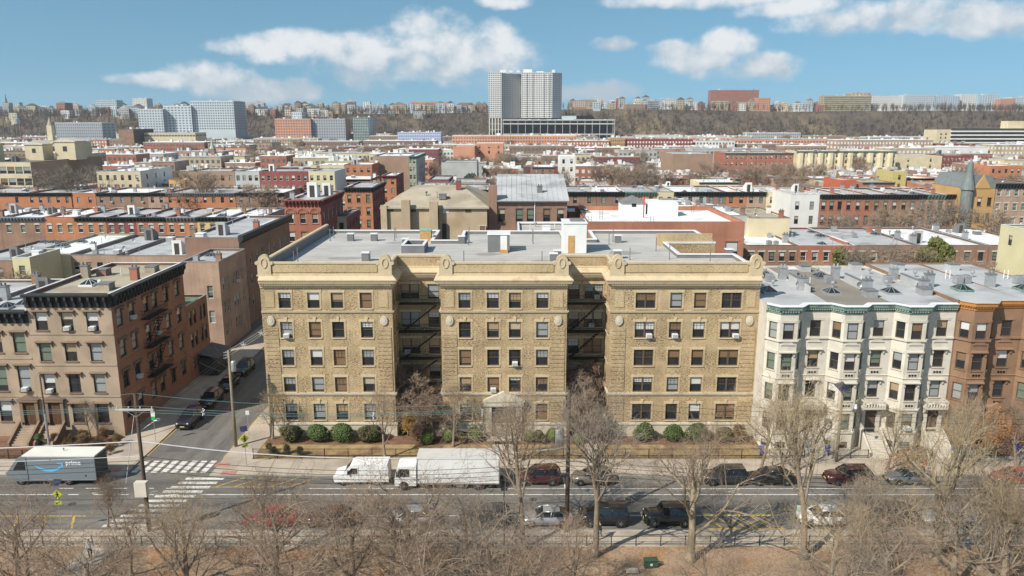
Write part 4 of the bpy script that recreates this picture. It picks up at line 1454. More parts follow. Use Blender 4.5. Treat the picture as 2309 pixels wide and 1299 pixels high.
Yf = 79.7
XW = RW[1] + 0.02
WW = (XP(2145, 800, Yf) - XW) / 3
zr5 = [(0.2, 0.75), (2.35, 1.85), (5.65, 1.85), (9.05, 1.85), (12.45, 1.8)]
names3 = ['cream limestone row house with canted bay and silver roof touching the yellow brick building', 'cream limestone row house with brown tar roof, middle one of the cream houses', 'cream limestone row house next to the dark brownstone, with flower boxes on its balcony']
roofs3 = [ROOF_SILVER, ROOF_BROWN, ROOF_SILVER]
for k in range(3):
    t = bay_house(names3[k], XW + k * WW, WW - 0.01, Yf, 16.0, 22, CREAM_STONE, TRIM_CREAM, GREEN_CORN, roofs3[k], zr5, 'cream limestone row houses with bays')
    lst = [('skylight', 2.0, 6, STEEL, GLASS), ('roof_hatch', 5.8, 4, STEEL, GREY_FLASH), ('chimney', WW - 0.5, 6.5, STEEL, GREY_FLASH), ('roof_vent', 3.4, 9, STEEL, STEEL), ('chimney', WW - 0.6, 14, STEEL, STEEL), ('pipe', 1.2, 10, FLASH, FLASH), ('condenser', 4.4, 12, STEEL, GREY_FLASH),
           ('condenser', 3.0, 14, WHITE_PAINT, GREY_FLASH), ('skylight', 4.6, 15.5, GREY_FLASH, GLASS), ('roof_hatch', 1.6, 17, STEEL, FLASH), ('roof_vent', 5.4, 18, STEEL, STEEL), ('roof_hatch', 4.5, 20, ROOF_SILVER, GREY_FLASH), ('dish', 5.9, 6.8, STEEL, STEEL)]
    for (kd, x, y, m1, m2) in lst:
        if rnd.random() < 0.85:
            roof_piece(t, kd, x + rnd.uniform(-.3, .3), y + rnd.uniform(-.8, .8), 15.95 - 0.011 * y, m1, m2)
    pw = MB().box(WW - 0.25, WW - 0.03, 5.5, 12, 15.9, 16.9).box(WW - 0.3, WW - 0.001, 5.4, 12.1, 16.9, 16.98, m=1)
    pw.build('party_wall', [ROOF_SILVER, GREY_FLASH], t)
XB = XW + 3 * WW + 0.02
for k, lb in enumerate(['dark brownstone row house with orange cornice next to the cream limestone houses', 'dark brownstone row house with orange cornice at the edge of view, farther from cream houses']):
    t = bay_house(lb, XB + k * 7.0, 6.98, Yf, 16.4, 22, DARK_BROWNSTONE, DARK_BROWNSTONE, ORANGE_CORN, ROOF_SILVER, zr5, 'dark brownstone row houses', brown=True, bal=False, dark_cap=ROOF_SILVER)
    for (kd, x, y, m1, m2) in (('skylight', 3.2, 5, GREEN_CORN, GLASS), ('condenser', 5.0, 9, STEEL, GREY_FLASH), ('condenser', 6.1, 9.3, STEEL, GREY_FLASH), ('pipe', 5.2, 12, FLASH, FLASH), ('pipe', 5.7, 12, FLASH, FLASH), ('chimney', 0.5, 7, STEEL, GREY_FLASH), ('roof_hatch', 2.3, 18, ROOF_SILVER, GREY_FLASH), ('roof_vent', 2, 13, STEEL, STEEL)):
        roof_piece(t, kd, x, y, 16.38 - 0.011 * y, m1, m2)

# ------------------------------------------------------------------ the blocks behind, house by house
TAKEN = []          # plan rectangles already built on


def hp(name, label, px0, px1, pyt, pylow, Y, D, wall, roofm, ncol, cat='house', Z=None, **k):
    X0, Zt = A(px0, pyt, Y)
    X1 = A(px1, pyt, Y)[0]
    Zt = Z or Zt
    zlow = A((px0 + px1) / 2, pylow, Y)[1] - 2.2
    top_gap = k.pop('gap', 3.1)
    fl = k.pop('floor', 3.25)
    wh = k.pop('wh', 1.75)
    rows = []
    z = Zt - top_gap
    while z > max(0.5, zlow) and len(rows) < 6:
        rows.append((z, wh))
        z -= fl
    rows.reverse()
    TAKEN.append((X0, X1, Y, Y + D))
    k.setdefault('w', 1.05)
    return house(name, label, cat, X0, X1, Y, Y + D, Zt, wall, roofm, ncol, rows, zlo=zlow, **k)


# backs of the houses behind the corner brownstone
hp('yellow_wing', 'narrow pale yellow back wing with one window column behind the brownstone row', 27, 66, 581, 645, 128, 9, PALE_YELLOW, ROOF_SILVER, 1, frame=WHITE_FRAME, clutter=1)
hp('back_house', 'pale yellow back house with iron balcony and white roof behind the brownstone row', 50, 158, 573, 640, 138, 25, PALE_YELLOW, ROOF_WHITE, [9.5], frame=WHITE_FRAME, clutter=5)
hp('back_house', 'brick back house with three windows beside the pale yellow back house', 158.5, 262, 575, 630, 138, 25, PINK_BRICK, ROOF_SILVER, 4, frame=DARK_FRAME, clutter=9)
hp('back_house', 'pinkish brick back house with cluttered silver roof nearest the long brown brick house', 262.5, 420, 577, 620, 138, 24, PINK_BRICK, ROOF_SILVER, 5, frame=DARK_FRAME, clutter=11)
hp('back_house', 'brown back house with cluttered silver roof at the edge of view beside yellow wing', -90, 49, 588, 640, 139, 24, BROWN_BRICK, ROOF_SILVER, 4, clutter=9)
# red brick row
L5 = [(-90, 0, 488, BROWN_BRICK, GREY_CORN, 'brown brick row house at the edge of view in the red brick row'), (0.3, 97, 487, BROWN_BRICK, GREY_CORN, 'brownish brick row house with grey cornice at the start of the red row'),
      (97.5, 167, 490, ORANGE_BRICK, None, 'orange-red brick row house without cornice in the red brick row'), (167.5, 238, 491, ORANGE_BRICK, BLACK_CORN, 'orange-red brick row house with black cornice in the red row, touching the cornice-less one'),
      (238.5, 305, 491, DARKRED, BLACK_CORN, 'dark red brick row house with white windows in the red row'), (305.5, 373, 491, RED_BRICK, BLACK_CORN, 'bright red brick row house between dark red and orange houses'),
      (373.5, 443, 491, ORANGE_BRICK, GREY_CORN, 'orange brick row house with pale grey cornice beside the small yellow house'), (443.5, 512, 492, YELLOW_WALL, BLACK_CORN, 'small yellow row house with black cornice ending the red brick row'),
      (512.5, 590, 490, PINK_BRICK, GREY_CORN, 'pinkish row house half hidden behind the long brown brick house')]
for (a, b, yt, wl, cn, lb) in L5:
    hp('row_house', lb, a, b, yt, 532, 185, 20, wl, rnd.choice([ROOF_WHITE, ROOF_SILVER, ROOF_WHITE]), 3, Z=12.2, group=None, frame=WHITE_FRAME, trim=TRIM_CREAM if wl is not YELLOW_WALL else TRIM_BROWN, top='arch', corn=cn, corn_h=1.0, clutter=9, gap=3.7, wh=1.9)
L6 = [(-80, 60, 441, ORANGE_BRICK, BLACK_CORN, 3, 'orange brick house with green-black cornice at far edge behind the red row'), (60.3, 160, 441, ORANGE_BRICK, BLACK_CORN, 5, 'orange brick house with long dark cornice behind the brownish house of the red row'),
      (163, 215, 440, ORANGE_BRICK, None, 2, 'plain orange brick house with two windows behind the red row'), (215.5, 332, 435, BROWN_BRICK, BLACK_CORN, 5, 'brown house with black bracketed cornice behind the red brick row'),
      (332.5, 372, 436, PINK_BRICK, BLACK_CORN, 2, 'narrow pinkish house squeezed between brown and orange houses behind the red row'), (372.5, 530, 437, ORANGE_BRICK, GREY_CORN, 8, 'wide orange brick house with zigzag wall pattern behind the red row'),
      (531, 640, 432, BROWN_BRICK, BLACK_CORN, 5, 'brown row house with black cornice beside the red arched corner building')]
for (a, b, yt, wl, cn, nc, lb) in L6:
    hp('row_house', lb, a, b, yt, 458, 245, 20, wl, rnd.choice([ROOF_WHITE, ROOF_SILVER]), nc, frame=DARK_FRAME, corn=cn, corn_h=1.0, clutter=7, detail=1, w=1.0, Z=12.5)
hp('cream_block', 'cream apartment house with fire escapes and white flank beyond the red row', 217, 316, 389, 432, 275, 26, CREAM_WALL, ROOF_WHITE, 6, frame=DARK_FRAME, side_wall=WHITE_WALL, side_cols=[5, 12, 19], clutter=7, detail=1, Z=17.3)
hp('ochre_house', 'small ochre house beside the cream apartment house', 380, 416, 406, 432, 266, 12, OCHRE_WALL, ROOF_WHITE, 3, clutter=2, detail=1)
for (a, b, wl, lb, nc) in ((420, 528, BROWN_WALL, 'wide tan-brown tenement beyond the zigzag orange house', 6), (529, 584, GREY_WALL, 'light grey tenement with fire escape next to the dark red tenement', 4), (584.5, 694, DARKRED, 'dark red tenement with eight window columns and fire escapes', 8), (695, 754, PALE_YELLOW, 'pale yellow tenement with white flank next to the dark red tenement', 4)):
    t = hp('tenement', lb, a, b, 386, 432, 265, 18, wl, rnd.choice([ROOF_WHITE, ROOF_SILVER]), nc, frame=WHITE_FRAME if wl in (DARKRED, PALE_YELLOW) else DARK_FRAME, corn=None, clutter=7, detail=1, side_wall=WHITE_WALL if wl is PALE_YELLOW else None, Z=17.9, w=1.1)
    if nc != 6:
        W_ = A(b, 386, 265)[0] - A(a, 386, 265)[0]
        fire_escape(t, (0, 0), (1, 0), W_ * 0.25, W_ * 0.75, [8.2, 11.4], 1)
sc = hp('school_building', 'cream school building with dark flank and square roof towers', -60, 68, 366, 418, 285, 50, CREAM_WALL, ROOF_DARK, 7, cat='school', frame=WHITE_FRAME, side_wall=BROWN_WALL, clutter=6, w=2.6, wh=2.6, floor=4.2, gap=4.2, detail=1)  # the flank's shade is put into its dark brown colour
Wsc = A(68, 366, 285)[0] - A(-60, 366, 285)[0]
Zs = A(68, 366, 285)[1]
for (x, y, w_, h_) in ((Wsc + 3, 25, 8, 6.5), (Wsc - 8, 22, 7, 5.5), (Wsc - 20, 10, 7, 6), (Wsc - 1, 38, 7, 6)):
    b_ = MB().box(x - w_, x, y, y + w_, Zs - 0.4, Zs + h_).box(x - w_ - 0.3, x + 0.3, y - 0.3, y + w_ + 0.3, Zs + h_, Zs + h_ + 0.4, m=1)
    b_.prism([(x - w_, Zs + h_ + 0.4), (x, Zs + h_ + 0.4), (x - w_ / 2, Zs + h_ + 1.6)], 'y', y, y + w_, m=1)
    b_.box(x - w_ * 0.6, x - w_ * 0.4, y - 0.06, y - 0.003, Zs + h_ * 0.45, Zs + h_ * 0.75, m=2)
    b_.build('roof_tower', [CREAM_WALL, TRIM_CREAM, GLASS_DIM], sc)
# red corner building with arches
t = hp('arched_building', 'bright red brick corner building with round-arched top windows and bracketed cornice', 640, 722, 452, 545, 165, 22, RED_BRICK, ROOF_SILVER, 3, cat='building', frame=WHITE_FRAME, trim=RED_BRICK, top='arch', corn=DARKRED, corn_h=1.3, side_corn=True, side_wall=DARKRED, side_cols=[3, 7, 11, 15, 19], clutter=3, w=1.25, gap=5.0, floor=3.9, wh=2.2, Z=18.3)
Wb = A(722, 452, 165)[0] - A(640, 452, 165)[0]
for c in (Wb / 6, Wb / 2, Wb * 5 / 6):
    b_ = MB()
    n = 12
    for r0, r1, yy in ((0.95, 1.2, -0.16), (0.65, 0.8, -0.1)):
        for i in range(n):
            a0, a1 = math.pi * i / n, math.pi * (i + 1) / n
            b_.prism([(c + r0 * math.cos(a0), 15.5 + r0 * math.sin(a0)), (c + r1 * math.cos(a0), 15.5 + r1 * math.sin(a0)), (c + r1 * math.cos(a1), 15.5 + r1 * math.sin(a1)), (c + r0 * math.cos(a1), 15.5 + r0 * math.sin(a1))], 'y', yy, -0.002)
    b_.build('arch_moulding', RED_BRICK, t)
roof_piece(t, 'stair_bulkhead', 3.4, 12, 17.9, WHITE_PAINT, DARK_FRAME, sc=1.4)
roof_piece(t, 'stair_bulkhead', 5.6, 16, 17.9, WHITE_PAINT, DARK_FRAME, sc=1.2)
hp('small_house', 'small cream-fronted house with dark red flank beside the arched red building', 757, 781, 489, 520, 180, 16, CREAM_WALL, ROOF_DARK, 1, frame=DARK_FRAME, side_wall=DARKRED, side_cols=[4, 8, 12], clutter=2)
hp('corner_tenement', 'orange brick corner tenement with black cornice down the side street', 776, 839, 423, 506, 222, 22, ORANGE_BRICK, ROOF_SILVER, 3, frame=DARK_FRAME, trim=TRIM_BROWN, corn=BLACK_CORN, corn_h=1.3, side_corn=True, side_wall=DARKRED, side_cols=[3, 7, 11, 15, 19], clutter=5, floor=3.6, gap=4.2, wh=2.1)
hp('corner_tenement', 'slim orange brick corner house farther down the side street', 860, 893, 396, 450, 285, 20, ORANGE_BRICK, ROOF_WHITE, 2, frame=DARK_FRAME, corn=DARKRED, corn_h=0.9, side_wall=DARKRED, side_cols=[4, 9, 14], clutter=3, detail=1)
hp('tan_block', 'tall windowless tan party wall of a tenement beside the far side street', 840, 921, 352, 400, 335, 30, BROWN_WALL, ROOF_WHITE, 0, cat='building', clutter=8, detail=1)
hp('corner_tenement', 'greenish grey tenement with white windows at the far side street corner', 921.5, 938, 352, 420, 330, 34, mat('grey_green_stone', (0.32, 0.33, 0.26), 0.9), ROOF_WHITE, 2, frame=WHITE_FRAME, corn=GREEN_CORN, corn_h=1.0, side_corn=True, side_wall=GREY_WALL, side_cols=[4, 9, 14, 19, 24, 29], clutter=2, detail=1)
hp('yellow_block', 'pale yellow row building behind the tenements with a white roof', 700, 775, 362, 385, 318, 22, PALE_YELLOW, ROOF_WHITE, 4, clutter=5, detail=1, Z=17)
hp('red_block', 'plain orange-red row building next to the windowless tan party wall', 775.5, 838, 361, 395, 318, 22, ORANGE_BRICK, ROOF_WHITE, 4, clutter=4, detail=1, Z=17.2)
hp('grey_house', 'two-storey grey gabled house in the yard near the evergreen tree', 995, 1075, 366, 405, 335, 18, GREY_WALL, ROOF_SILVER, 0, clutter=2, detail=1)
hp('dark_shop', 'low dark red shop with silver roof beside the far side street', 965, 1012, 405, 430, 270, 20, DARKRED, ROOF_SILVER, 3, clutter=3, detail=1)
hp('tan_yard_house', 'low brick house behind bare yard trees near the metal-roofed building', 1015, 1095, 412, 440, 262, 20, BROWN_BRICK, ROOF_SILVER, 4, clutter=3, detail=1)
hp('dark_cornice_house', 'low row house with dark purple cornice behind the tan hipped building', 935, 1008, 424, 452, 236, 22, BROWN_BRICK, ROOF_WHITE, 4, corn=BLACK_CORN, corn_h=1.0, clutter=6, detail=1)
hp('dark_cornice_house', 'low row house with wide black cornice nearest the metal-roofed brick building', 1008.5, 1100, 428, 455, 232, 22, BROWN_BRICK, ROOF_SILVER, 5, corn=BLACK_CORN, corn_h=1.0, clutter=5, detail=1)

# tan hipped building just behind
Y0 = 132.0
xa, ze = A(862, 468, Y0); xb = A(1098, 468, Y0)[0]
t = thing('hipped_building', 'tan stucco building with hipped tan roof and wall buttresses behind the flat roof', 'building', None, (xa, Y0, 0))
W_, D_ = xb - xa, 24.0
TAKEN.append((xa, xb, Y0, Y0 + D_))
b_ = MB(); b_.box(0, W_, 0, D_, 0, ze, skip='t'); b_.build('wall', TAN_WALL, t)
zt = ze + 2.6
b_ = MB()
e = 0.4
lo = [(-e, -e, ze + 0.05), (W_ + e, -e, ze + 0.05), (W_ + e, D_ + e, ze + 0.05), (-e, D_ + e, ze + 0.05)]
hi = [(4.2, 9, zt), (W_ - 4.2, 9, zt), (W_ - 4.2, D_ - 9, zt), (4.2, D_ - 9, zt)]
for i in range(4):
    j = (i + 1) % 4
    b_.quad(lo[i], lo[j], hi[j], hi[i])
b_.quad(*hi)
b_.quad(*[(x, y, z - 0.25) for x, y, z in lo][::-1])
for i in range(4):
    j = (i + 1) % 4
    b_.quad((lo[i][0], lo[i][1], ze - 0.2), (lo[j][0], lo[j][1], ze - 0.2), lo[j], lo[i])
b_.build('roof', ROOF_TAN, t)
for (p0, p1, top, dp) in ((905, 924, 452, 1.2), (968, 987, 455, 1.2), (858, 872, 463, 0.5), (990, 996, 470, 0.3)):
    xx0, xx1 = A(p0, 480, Y0 - dp)[0] - xa, A(p1, 480, Y0 - dp)[0] - xa
    zz = A(p0, top, Y0 - dp)[1]
    MB().box(xx0, xx1, -dp, -0.002, 0, zz).build('buttress', TAN_WALL, t)
for (px, py, w_, h_) in ((880, 474, 1.0, 0.5), (932, 475, 0.9, 0.45), (1005, 476, 1.0, 0.7), (1056, 476, 1.0, 0.5)):
    x, z = A(px, py, Y0)
    b_ = MB().box(x - xa - w_ / 2, x - xa + w_ / 2, -0.04, -0.002, z - h_ / 2, z + h_ / 2)
    o = b_.build('window', BROWN_FRAME if px != 1005 else WHITE_PAINT, t)
x, z = A(1003, 525, Y0)
MB().prism([(x - xa - 0.8, z - 3), (x - xa + 0.8, z - 3), (x - xa + 0.8, z + 1.2), (x - xa + 0.4, z + 1.6), (x - xa - 0.4, z + 1.6), (x - xa - 0.8, z + 1.2)], 'y', -0.05, -0.002).build('arched_door', DARK_FRAME, t)
x, z = A(1088, 520, Y0)
window(t, (0, 0), (1, 0), x - xa, z - 1, 1.1, 1.9, WHITE_FRAME).location.y = -0.3
for kd, x, y in (('roof_vent', 7, 5), ('chimney', 12.5, 8), ('pipe', 9, 4), ('roof_hatch', 10, 3.6)):
    roof_piece(t, kd, x, y, ze + 0.05 + 2.6 * min(1, (y + 0.4) / 9.4) - 0.05, DARKRED if kd == 'chimney' else GREY_FLASH)

# brick building with a big silver metal roof
Y0 = 134.0
xa, ze = A(1121, 453, Y0); xb = A(1279, 453, Y0)[0]
t = thing('metal_roofed_building', 'brown brick building with large sloping silver metal roof and corner chimney', 'building', None, (xa, Y0, 0))
W_, D_ = xb - xa, 26.0
TAKEN.append((xa - 2, xb, Y0, Y0 + D_))
hs, wl = [], []
for px in (1131, 1171, 1196, 1233, 1264):
    c = A(px, 470, Y0)[0] - xa
    for z in (ze - 3.6, ze - 7.4):
        hs.append((c - 0.6, c + 0.6, z, z + 2.3)); wl.append((c, z))
b_ = MB().wall((0, 0), (1, 0), 0, W_, 0, ze, hs, 0.2)
b_.wall((W_, 0), (0, 1), 0, D_, 0, ze); b_.wall((0, D_), (0, -1), 0, D_, 0, ze)
b_.poly([(W_, 0, ze), (W_, D_, ze), (W_, D_ * 0.62, ze + 3.4)]); b_.poly([(0, 0, ze), (0, D_ * 0.62, ze + 3.4), (0, D_, ze)])
b_.build('wall', BROWN_BRICK, t)
for (c, z) in wl:
    window(t, (0, 0), (1, 0), c, z, 1.2, 2.3, DARK_FRAME, BROWN_BRICK, top='arch')
rp = MB()
n = 14
for k in range(n):
    x0_, x1_ = -0.3 + (W_ + 0.6) * k / n, -0.3 + (W_ + 0.6) * (k + 1) / n
    q = MB(); q.quad((x0_ + 0.01, -0.5, ze), (x1_ - 0.01, -0.5, ze), (x1_ - 0.01, D_ * 0.62, ze + 3.5), (x0_ + 0.01, D_ * 0.62, ze + 3.5))
    q.quad((x0_ + 0.01, D_ * 0.62, ze + 3.5), (x1_ - 0.01, D_ * 0.62, ze + 3.5), (x1_ - 0.01, D_ + 0.3, ze), (x0_ + 0.01, D_ + 0.3, ze))
    q.tube((x1_, -0.5, ze + 0.02), (x1_, D_ * 0.62, ze + 3.53), 0.05, n=4)
    q.build('roof_panel', ROOF_SILVER, t)
MB().box(-0.3, W_ + 0.3, -0.6, -0.5, ze - 0.15, ze + 0.05).build('gutter', GREY_FLASH, t)
MB().box(-1.5, -0.02, -0.3, 1.6, 0, ze + 2.6).build('chimney', BROWN_BRICK, t)
roof_piece(t, 'chimney', 7.5, 4.5, ze + 0.6, GREY_FLASH, GREY_FLASH)
MB().box(W_ * 0.53, W_ * 0.53 + 0.15, -0.15, -0.02, 0, ze - 0.2).build('downpipe', FLASH, t)
# grey flat roof just behind the apartment building
xa, z = A(1168, 540, 115); xb = A(1284, 540, 115)[0]
t = thing('annex', 'grey flat-roofed annex with white coping behind the centre of the apartment roof', 'building', None, (xa, 114.6, 0))
TAKEN.append((xa, xb, 114.6, 131))
W_ = xb - xa
b_ = MB().box(0, W_, 0, 16.5, 0, 17.8, skip='t'); b_.build('wall', BROWN_BRICK, t)
MB().box(0.02, W_ - 0.02, 0.02, 16.48, 17.3, 17.6).build('roof', ROOF_GREY, t)
for (a, c, d, e) in ((0, 0.3, 0, 16.5), (W_ - 0.3, W_, 0, 16.5), (0.3, W_ - 0.3, 16.2, 16.5), (0.3, W_ - 0.3, 0, 0.3)):
    MB().box(a, c, d, e, 17.803, 18.1).build('coping', FLASH, t)
roof_piece(t, 'roof_hatch', 4.6, 9, 17.58, FLASH, FLASH); roof_piece(t, 'roof_vent', 3, 13.5, 17.58); roof_piece(t, 'pipe', 2, 9, 17.58, FLASH, FLASH); roof_piece(t, 'pipe', 6, 10, 17.58, FLASH, FLASH)
# brick hall with white roof and white roof rooms
Y0 = 124.0
xa, z = A(1322, 500, Y0); xb = A(1680, 500, Y0)[0]
t = thing('brick_hall', 'wide red brick building with white roof and white rooftop rooms', 'building', None, (xa, Y0, 0))
W_, D_ = xb - xa, 23.0
TAKEN.append((xa, xb, Y0, Y0 + D_))
wx = A(1650, 555, Y0)[0] - xa
b_ = MB().wall((0, 0), (1, 0), 0, W_, 0, z, [(wx - 1, wx + 1, z - 6.5, z - 3.2)], 0.3)
b_.wall((W_, 0), (0, 1), 0, D_, 0, z); b_.wall((0, D_), (0, -1), 0, D_, 0, z); b_.wall((W_, D_), (-1, 0), 0, W_, 0, z)
b_.wall((0.35, 0.35), (0, 1), 0, D_ - 0.7, z - 0.9, z); b_.wall((W_ - 0.35, D_ - 0.35), (0, -1), 0, D_ - 0.7, z - 0.9, z); b_.wall((W_ - 0.35, 0.35), (-1, 0), 0, W_ - 0.7, z - 0.9, z)
hall_brick = brick('hall_brick', (0.42, 0.165, 0.10), (0.36, 0.14, 0.085), (0.36, 0.2, 0.14), stain=0.14)
b_.build('wall', hall_brick, t)
window(t, (0, 0), (1, 0), wx, z - 6.5, 2.0, 3.3, DARK_FRAME, hall_brick, top='lintel')
MB().box(0.02, W_ - 0.02, 0.02, D_ - 0.02, z - 1.0, z - 0.8).build('roof', ROOF_WHITE, t)
for (p0, p1, ytop, yb, yy, hip) in ((1402, 1455, 459, 497, 16, True), (1462, 1492, 455, 497, 15, False), (1493, 1528, 457, 495, 13.5, False)):
    x0_, x1_ = A(p0, yb, Y0 + yy)[0] - xa, A(p1, yb, Y0 + yy)[0] - xa
    zt = A(p0, ytop, Y0 + yy)[1]
    q = MB().box(x0_, x1_, yy, yy + 5, z - 0.8, zt)
    if hip:
        c_ = (x0_ + x1_) / 2
        q.v += [(x0_ - .2, yy - .2, zt), (x1_ + .2, yy - .2, zt), (x1_ + .2, yy + 5.2, zt), (x0_ - .2, yy + 5.2, zt), (c_, yy + 2.5, zt + 1.3)]
        n = len(q.v) - 5
        for a_, b2 in ((0, 1), (1, 2), (2, 3), (3, 0)):
            q.f.append((n + a_, n + b2, n + 4)); q.m.append(1)
        q.box((x0_ + x1_) / 2 - 0.4, (x0_ + x1_) / 2 + 0.4, yy - 0.03, yy - 0.002, z + 0.6, z + 1.3, m=2)
    q.build('roof_room', [WHITE_PAINT, GREY_FLASH, GLASS], t)
MB().box(A(1450, 490, Y0 + 12)[0] - xa, A(1450, 490, Y0 + 12)[0] - xa + 0.2, 12, 12.2, z - 0.8, z + 2.8).build('red_pole', mat('red_paint', (0.5, 0.07, 0.03), 0.6), t)
for (px, yy) in ((1330, 0.2), (1470, 0.2), (1355, 10), (1560, 20)):
    x = A(px, 500, Y0 + yy)[0] - xa
    q = MB()
    for s_ in (-0.25, 0.25):
        q.tube((x + s_, yy - 0.15, z - 3), (x + s_, yy - 0.15, z + 0.9), 0.03, n=4)
    for k in range(9):
        q.tube((x - 0.25, yy - 0.15, z - 2.8 + k * 0.4), (x + 0.25, yy - 0.15, z - 2.8 + k * 0.4), 0.02, n=4)
    q.build('roof_ladder', DARK_METAL, t)
t2 = hp('brick_wing', 'red brick side wing with white roof between the metal roof and rooftop rooms', 1282, 1330, 478, 500, 143, 10, hall_brick, ROOF_WHITE, 0, cat='building', clutter=3)

# rear of the brick row beyond the white houses' yards
R1 = [(1683, 1800, BROWN_BRICK, ROOF_WHITE, 'brown brick back house with white roof terrace nearest the red brick hall'), (1800.5, 1930, RED_BRICK, ROOF_SILVER, 'reddish brick back house with silver roof behind the cream limestone houses'),
      (1930.5, 2075, BROWN_BRICK, ROOF_SILVER, 'brown brick back house with bare tree in front behind the cream houses'), (2075.5, 2230, BROWN_BRICK, ROOF_WHITE, 'brown brick back house with white roof and ivy tree in front'), (2231, 2360, BROWN_BRICK, ROOF_WHITE, 'brown brick back house half hidden by the pale yellow house')]
for i, (a, b, wl, rf, lb) in enumerate(R1):
    hp('back_house', lb, a, b, 554, 606, 145, 25, wl, rf, 5 if i < 4 else 4, frame=WHITE_FRAME if i in (1, 2) else DARK_FRAME, trim=TRIM_CREAM, w=1.0, clutter=9, Z=11.8, gap=3.0)
b_ = bpy.data.objects['back_house.004'] if 'back_house.004' in bpy.data.objects else None
hp('yellow_house', 'pale yellow house with one window at the edge of view behind the brownstones', 2363, 2440, 529, 612, 121, 12, PALE_YELLOW, ROOF_SILVER, 0, clutter=3, frame=DARK_FRAME, side='left', side_cols=[3.5, 9.0], side_rows=[(14.2, 1.7)])
R3 = [(1783, 1849, 440, WHITE_WALL, None, 2, 'white-painted brick house with wide upper window in the avenue row'), (1850, 1905, 437, RED_BRICK, BLACK_CORN, 3, 'red brick house with bracketed cornice beside the white-painted house'),
      (1905.5, 1968, 437, RED_BRICK, BLACK_CORN, 3, 'red-brown brick house with dark cornice, second from the white-painted house'), (1968.5, 2030, 437, BROWN_BRICK, BLACK_CORN, 3, 'brown brick house with dark cornice, third from the white-painted house'),
      (2030.5, 2090, 438, BROWN_BRICK, BLACK_CORN, 3, 'brown brick house with dark cornice, fourth from the white-painted house'), (2091, 2135, 431, PINK_BRICK, GREEN_CORN, 2, 'pinkish house with green cornice beside the brown avenue houses'), (2135.5, 2174, 431, BROWN_BRICK, BLACK_CORN, 2, 'narrow brown house touching the orange turreted house')]
for (a, b, yt, wl, cn, nc, lb) in R3:
    hp('avenue_house', lb, a, b, yt, 497, 200, 20, wl, rnd.choice([ROOF_SILVER, ROOF_GREY]), nc, frame=DARK_FRAME, trim=TRIM_BROWN if wl is not WHITE_WALL else None, corn=cn, corn_h=1.1, clutter=6, Z=16.2, gap=3.9, wh=2.1, floor=3.7)
# orange house with slate turret
t = hp('turret_house', 'orange stone house with pointed slate corner turret and gable', 2178, 2246, 425, 495, 196, 16, OCHRE_WALL, mat('grey_green_slate', (0.17, 0.19, 0.19), 0.7), 3, frame=DARK_FRAME, trim=ORANGE_CORN, clutter=0, side='left', gap=4.4, floor=4.0, wh=2.1)
Wt = A(2246, 425, 196)[0] - A(2178, 425, 196)[0]
Zt = A(2178, 425, 196)[1]
SLATE = MATS['grey_green_slate']
MB().lathe([(1.4, 8), (1.4, Zt - 0.5), (1.7, Zt - 0.3), (1.65, Zt), (1.0, Zt + 2.6), (0.75, Zt + 4.0), (0.65, Zt + 5.6), (0.6, Zt + 6.4), (0.35, Zt + 6.8), (0.05, Zt + 7.6)], (0.6, 0.2, 0), 12).build('turret', SLATE, t, smooth=False)
b_ = MB(); b_.prism([(2.2, Zt + 0.01), (6.2, Zt + 0.01), (4.2, Zt + 3.3)], 'y', -0.15, 0.25); b_.build('gable', OCHRE_WALL, t)
b_ = MB(); b_.prism([(0.2, Zt + 0.05), (Wt, Zt + 0.05), (Wt - 1.2, Zt + 3.2), (1.4, Zt + 3.2)], 'y', 0.3, 15.5); b_.build('slate_roof', SLATE, t)
hp('avenue_house', 'brick house with curved dark cornice and pale trim beyond the orange turreted house', 2246.5, 2345, 414, 495, 196, 18, PINK_BRICK, ROOF_DARK, 5, frame=WHITE_FRAME, trim=TRIM_CREAM, corn=BLACK_CORN, corn_h=1.3, clutter=2, side='left', floor=3.6)
R4 = [(1281, 1345, 432, BROWN_BRICK, BLACK_CORN), (1345.5, 1408, 432, BROWN_BRICK, BLACK_CORN), (1408.5, 1480, 432, TERRA_WALL, GREEN_CORN), (1481, 1520, 430, CREAM_WALL, None), (1521, 1594, 431, GREY_WALL, BLACK_CORN), (1594.5, 1638, 428, BROWN_BRICK, BLACK_CORN), (1638.5, 1684, 429, ORANGE_BRICK, BLACK_CORN), (1684.5, 1728, 430, PINK_BRICK, BLACK_CORN), (1728.5, 1782, 432, CREAM_WALL, None)]
w4 = ['brown house with black cornice nearest the metal-roofed building', 'second brown house with black cornice from the metal-roofed building', 'terracotta house with green cornice among the black-corniced row', 'cream house without cornice in the black-corniced row', 'grey house in the middle of the black-corniced row', 'brown narrow house next to the grey one in the black-corniced row', 'orange narrow house in the black-corniced row near the white-painted house', 'pinkish narrow house in the black-corniced row near the white-painted house', 'cream house touching the white-painted avenue house']
for (a, b, yt, wl, cn), lb in zip(R4, w4):
    hp('avenue_house', lb, a, b, yt, 465, 214, 20, wl, rnd.choice([ROOF_SILVER, ROOF_WHITE]), max(2, int((b - a) / 22)), frame=DARK_FRAME, corn=cn, corn_h=1.2, clutter=5, detail=1, Z=15.6)
for (a, b, yt, Y, D, wl, rf, lb) in ((1536, 1600, 474, 160, 24, TAN_WALL, ROOF_WHITE, 'low tan back building with bright white roof behind the brick hall'), (1601, 1690, 486, 160, 20, GREY_WALL, ROOF_WHITE, 'low grey back building with sloping white roof and skylight near the brick hall'), (1691, 1782, 492, 158, 20, CREAM_WALL, ROOF_TAN, 'low cream back building with tan roof beside the white-painted house')):
    hp('low_building', lb, a, b, yt, 500, Y, D, wl, rf, 3, cat='building', clutter=8, detail=1)

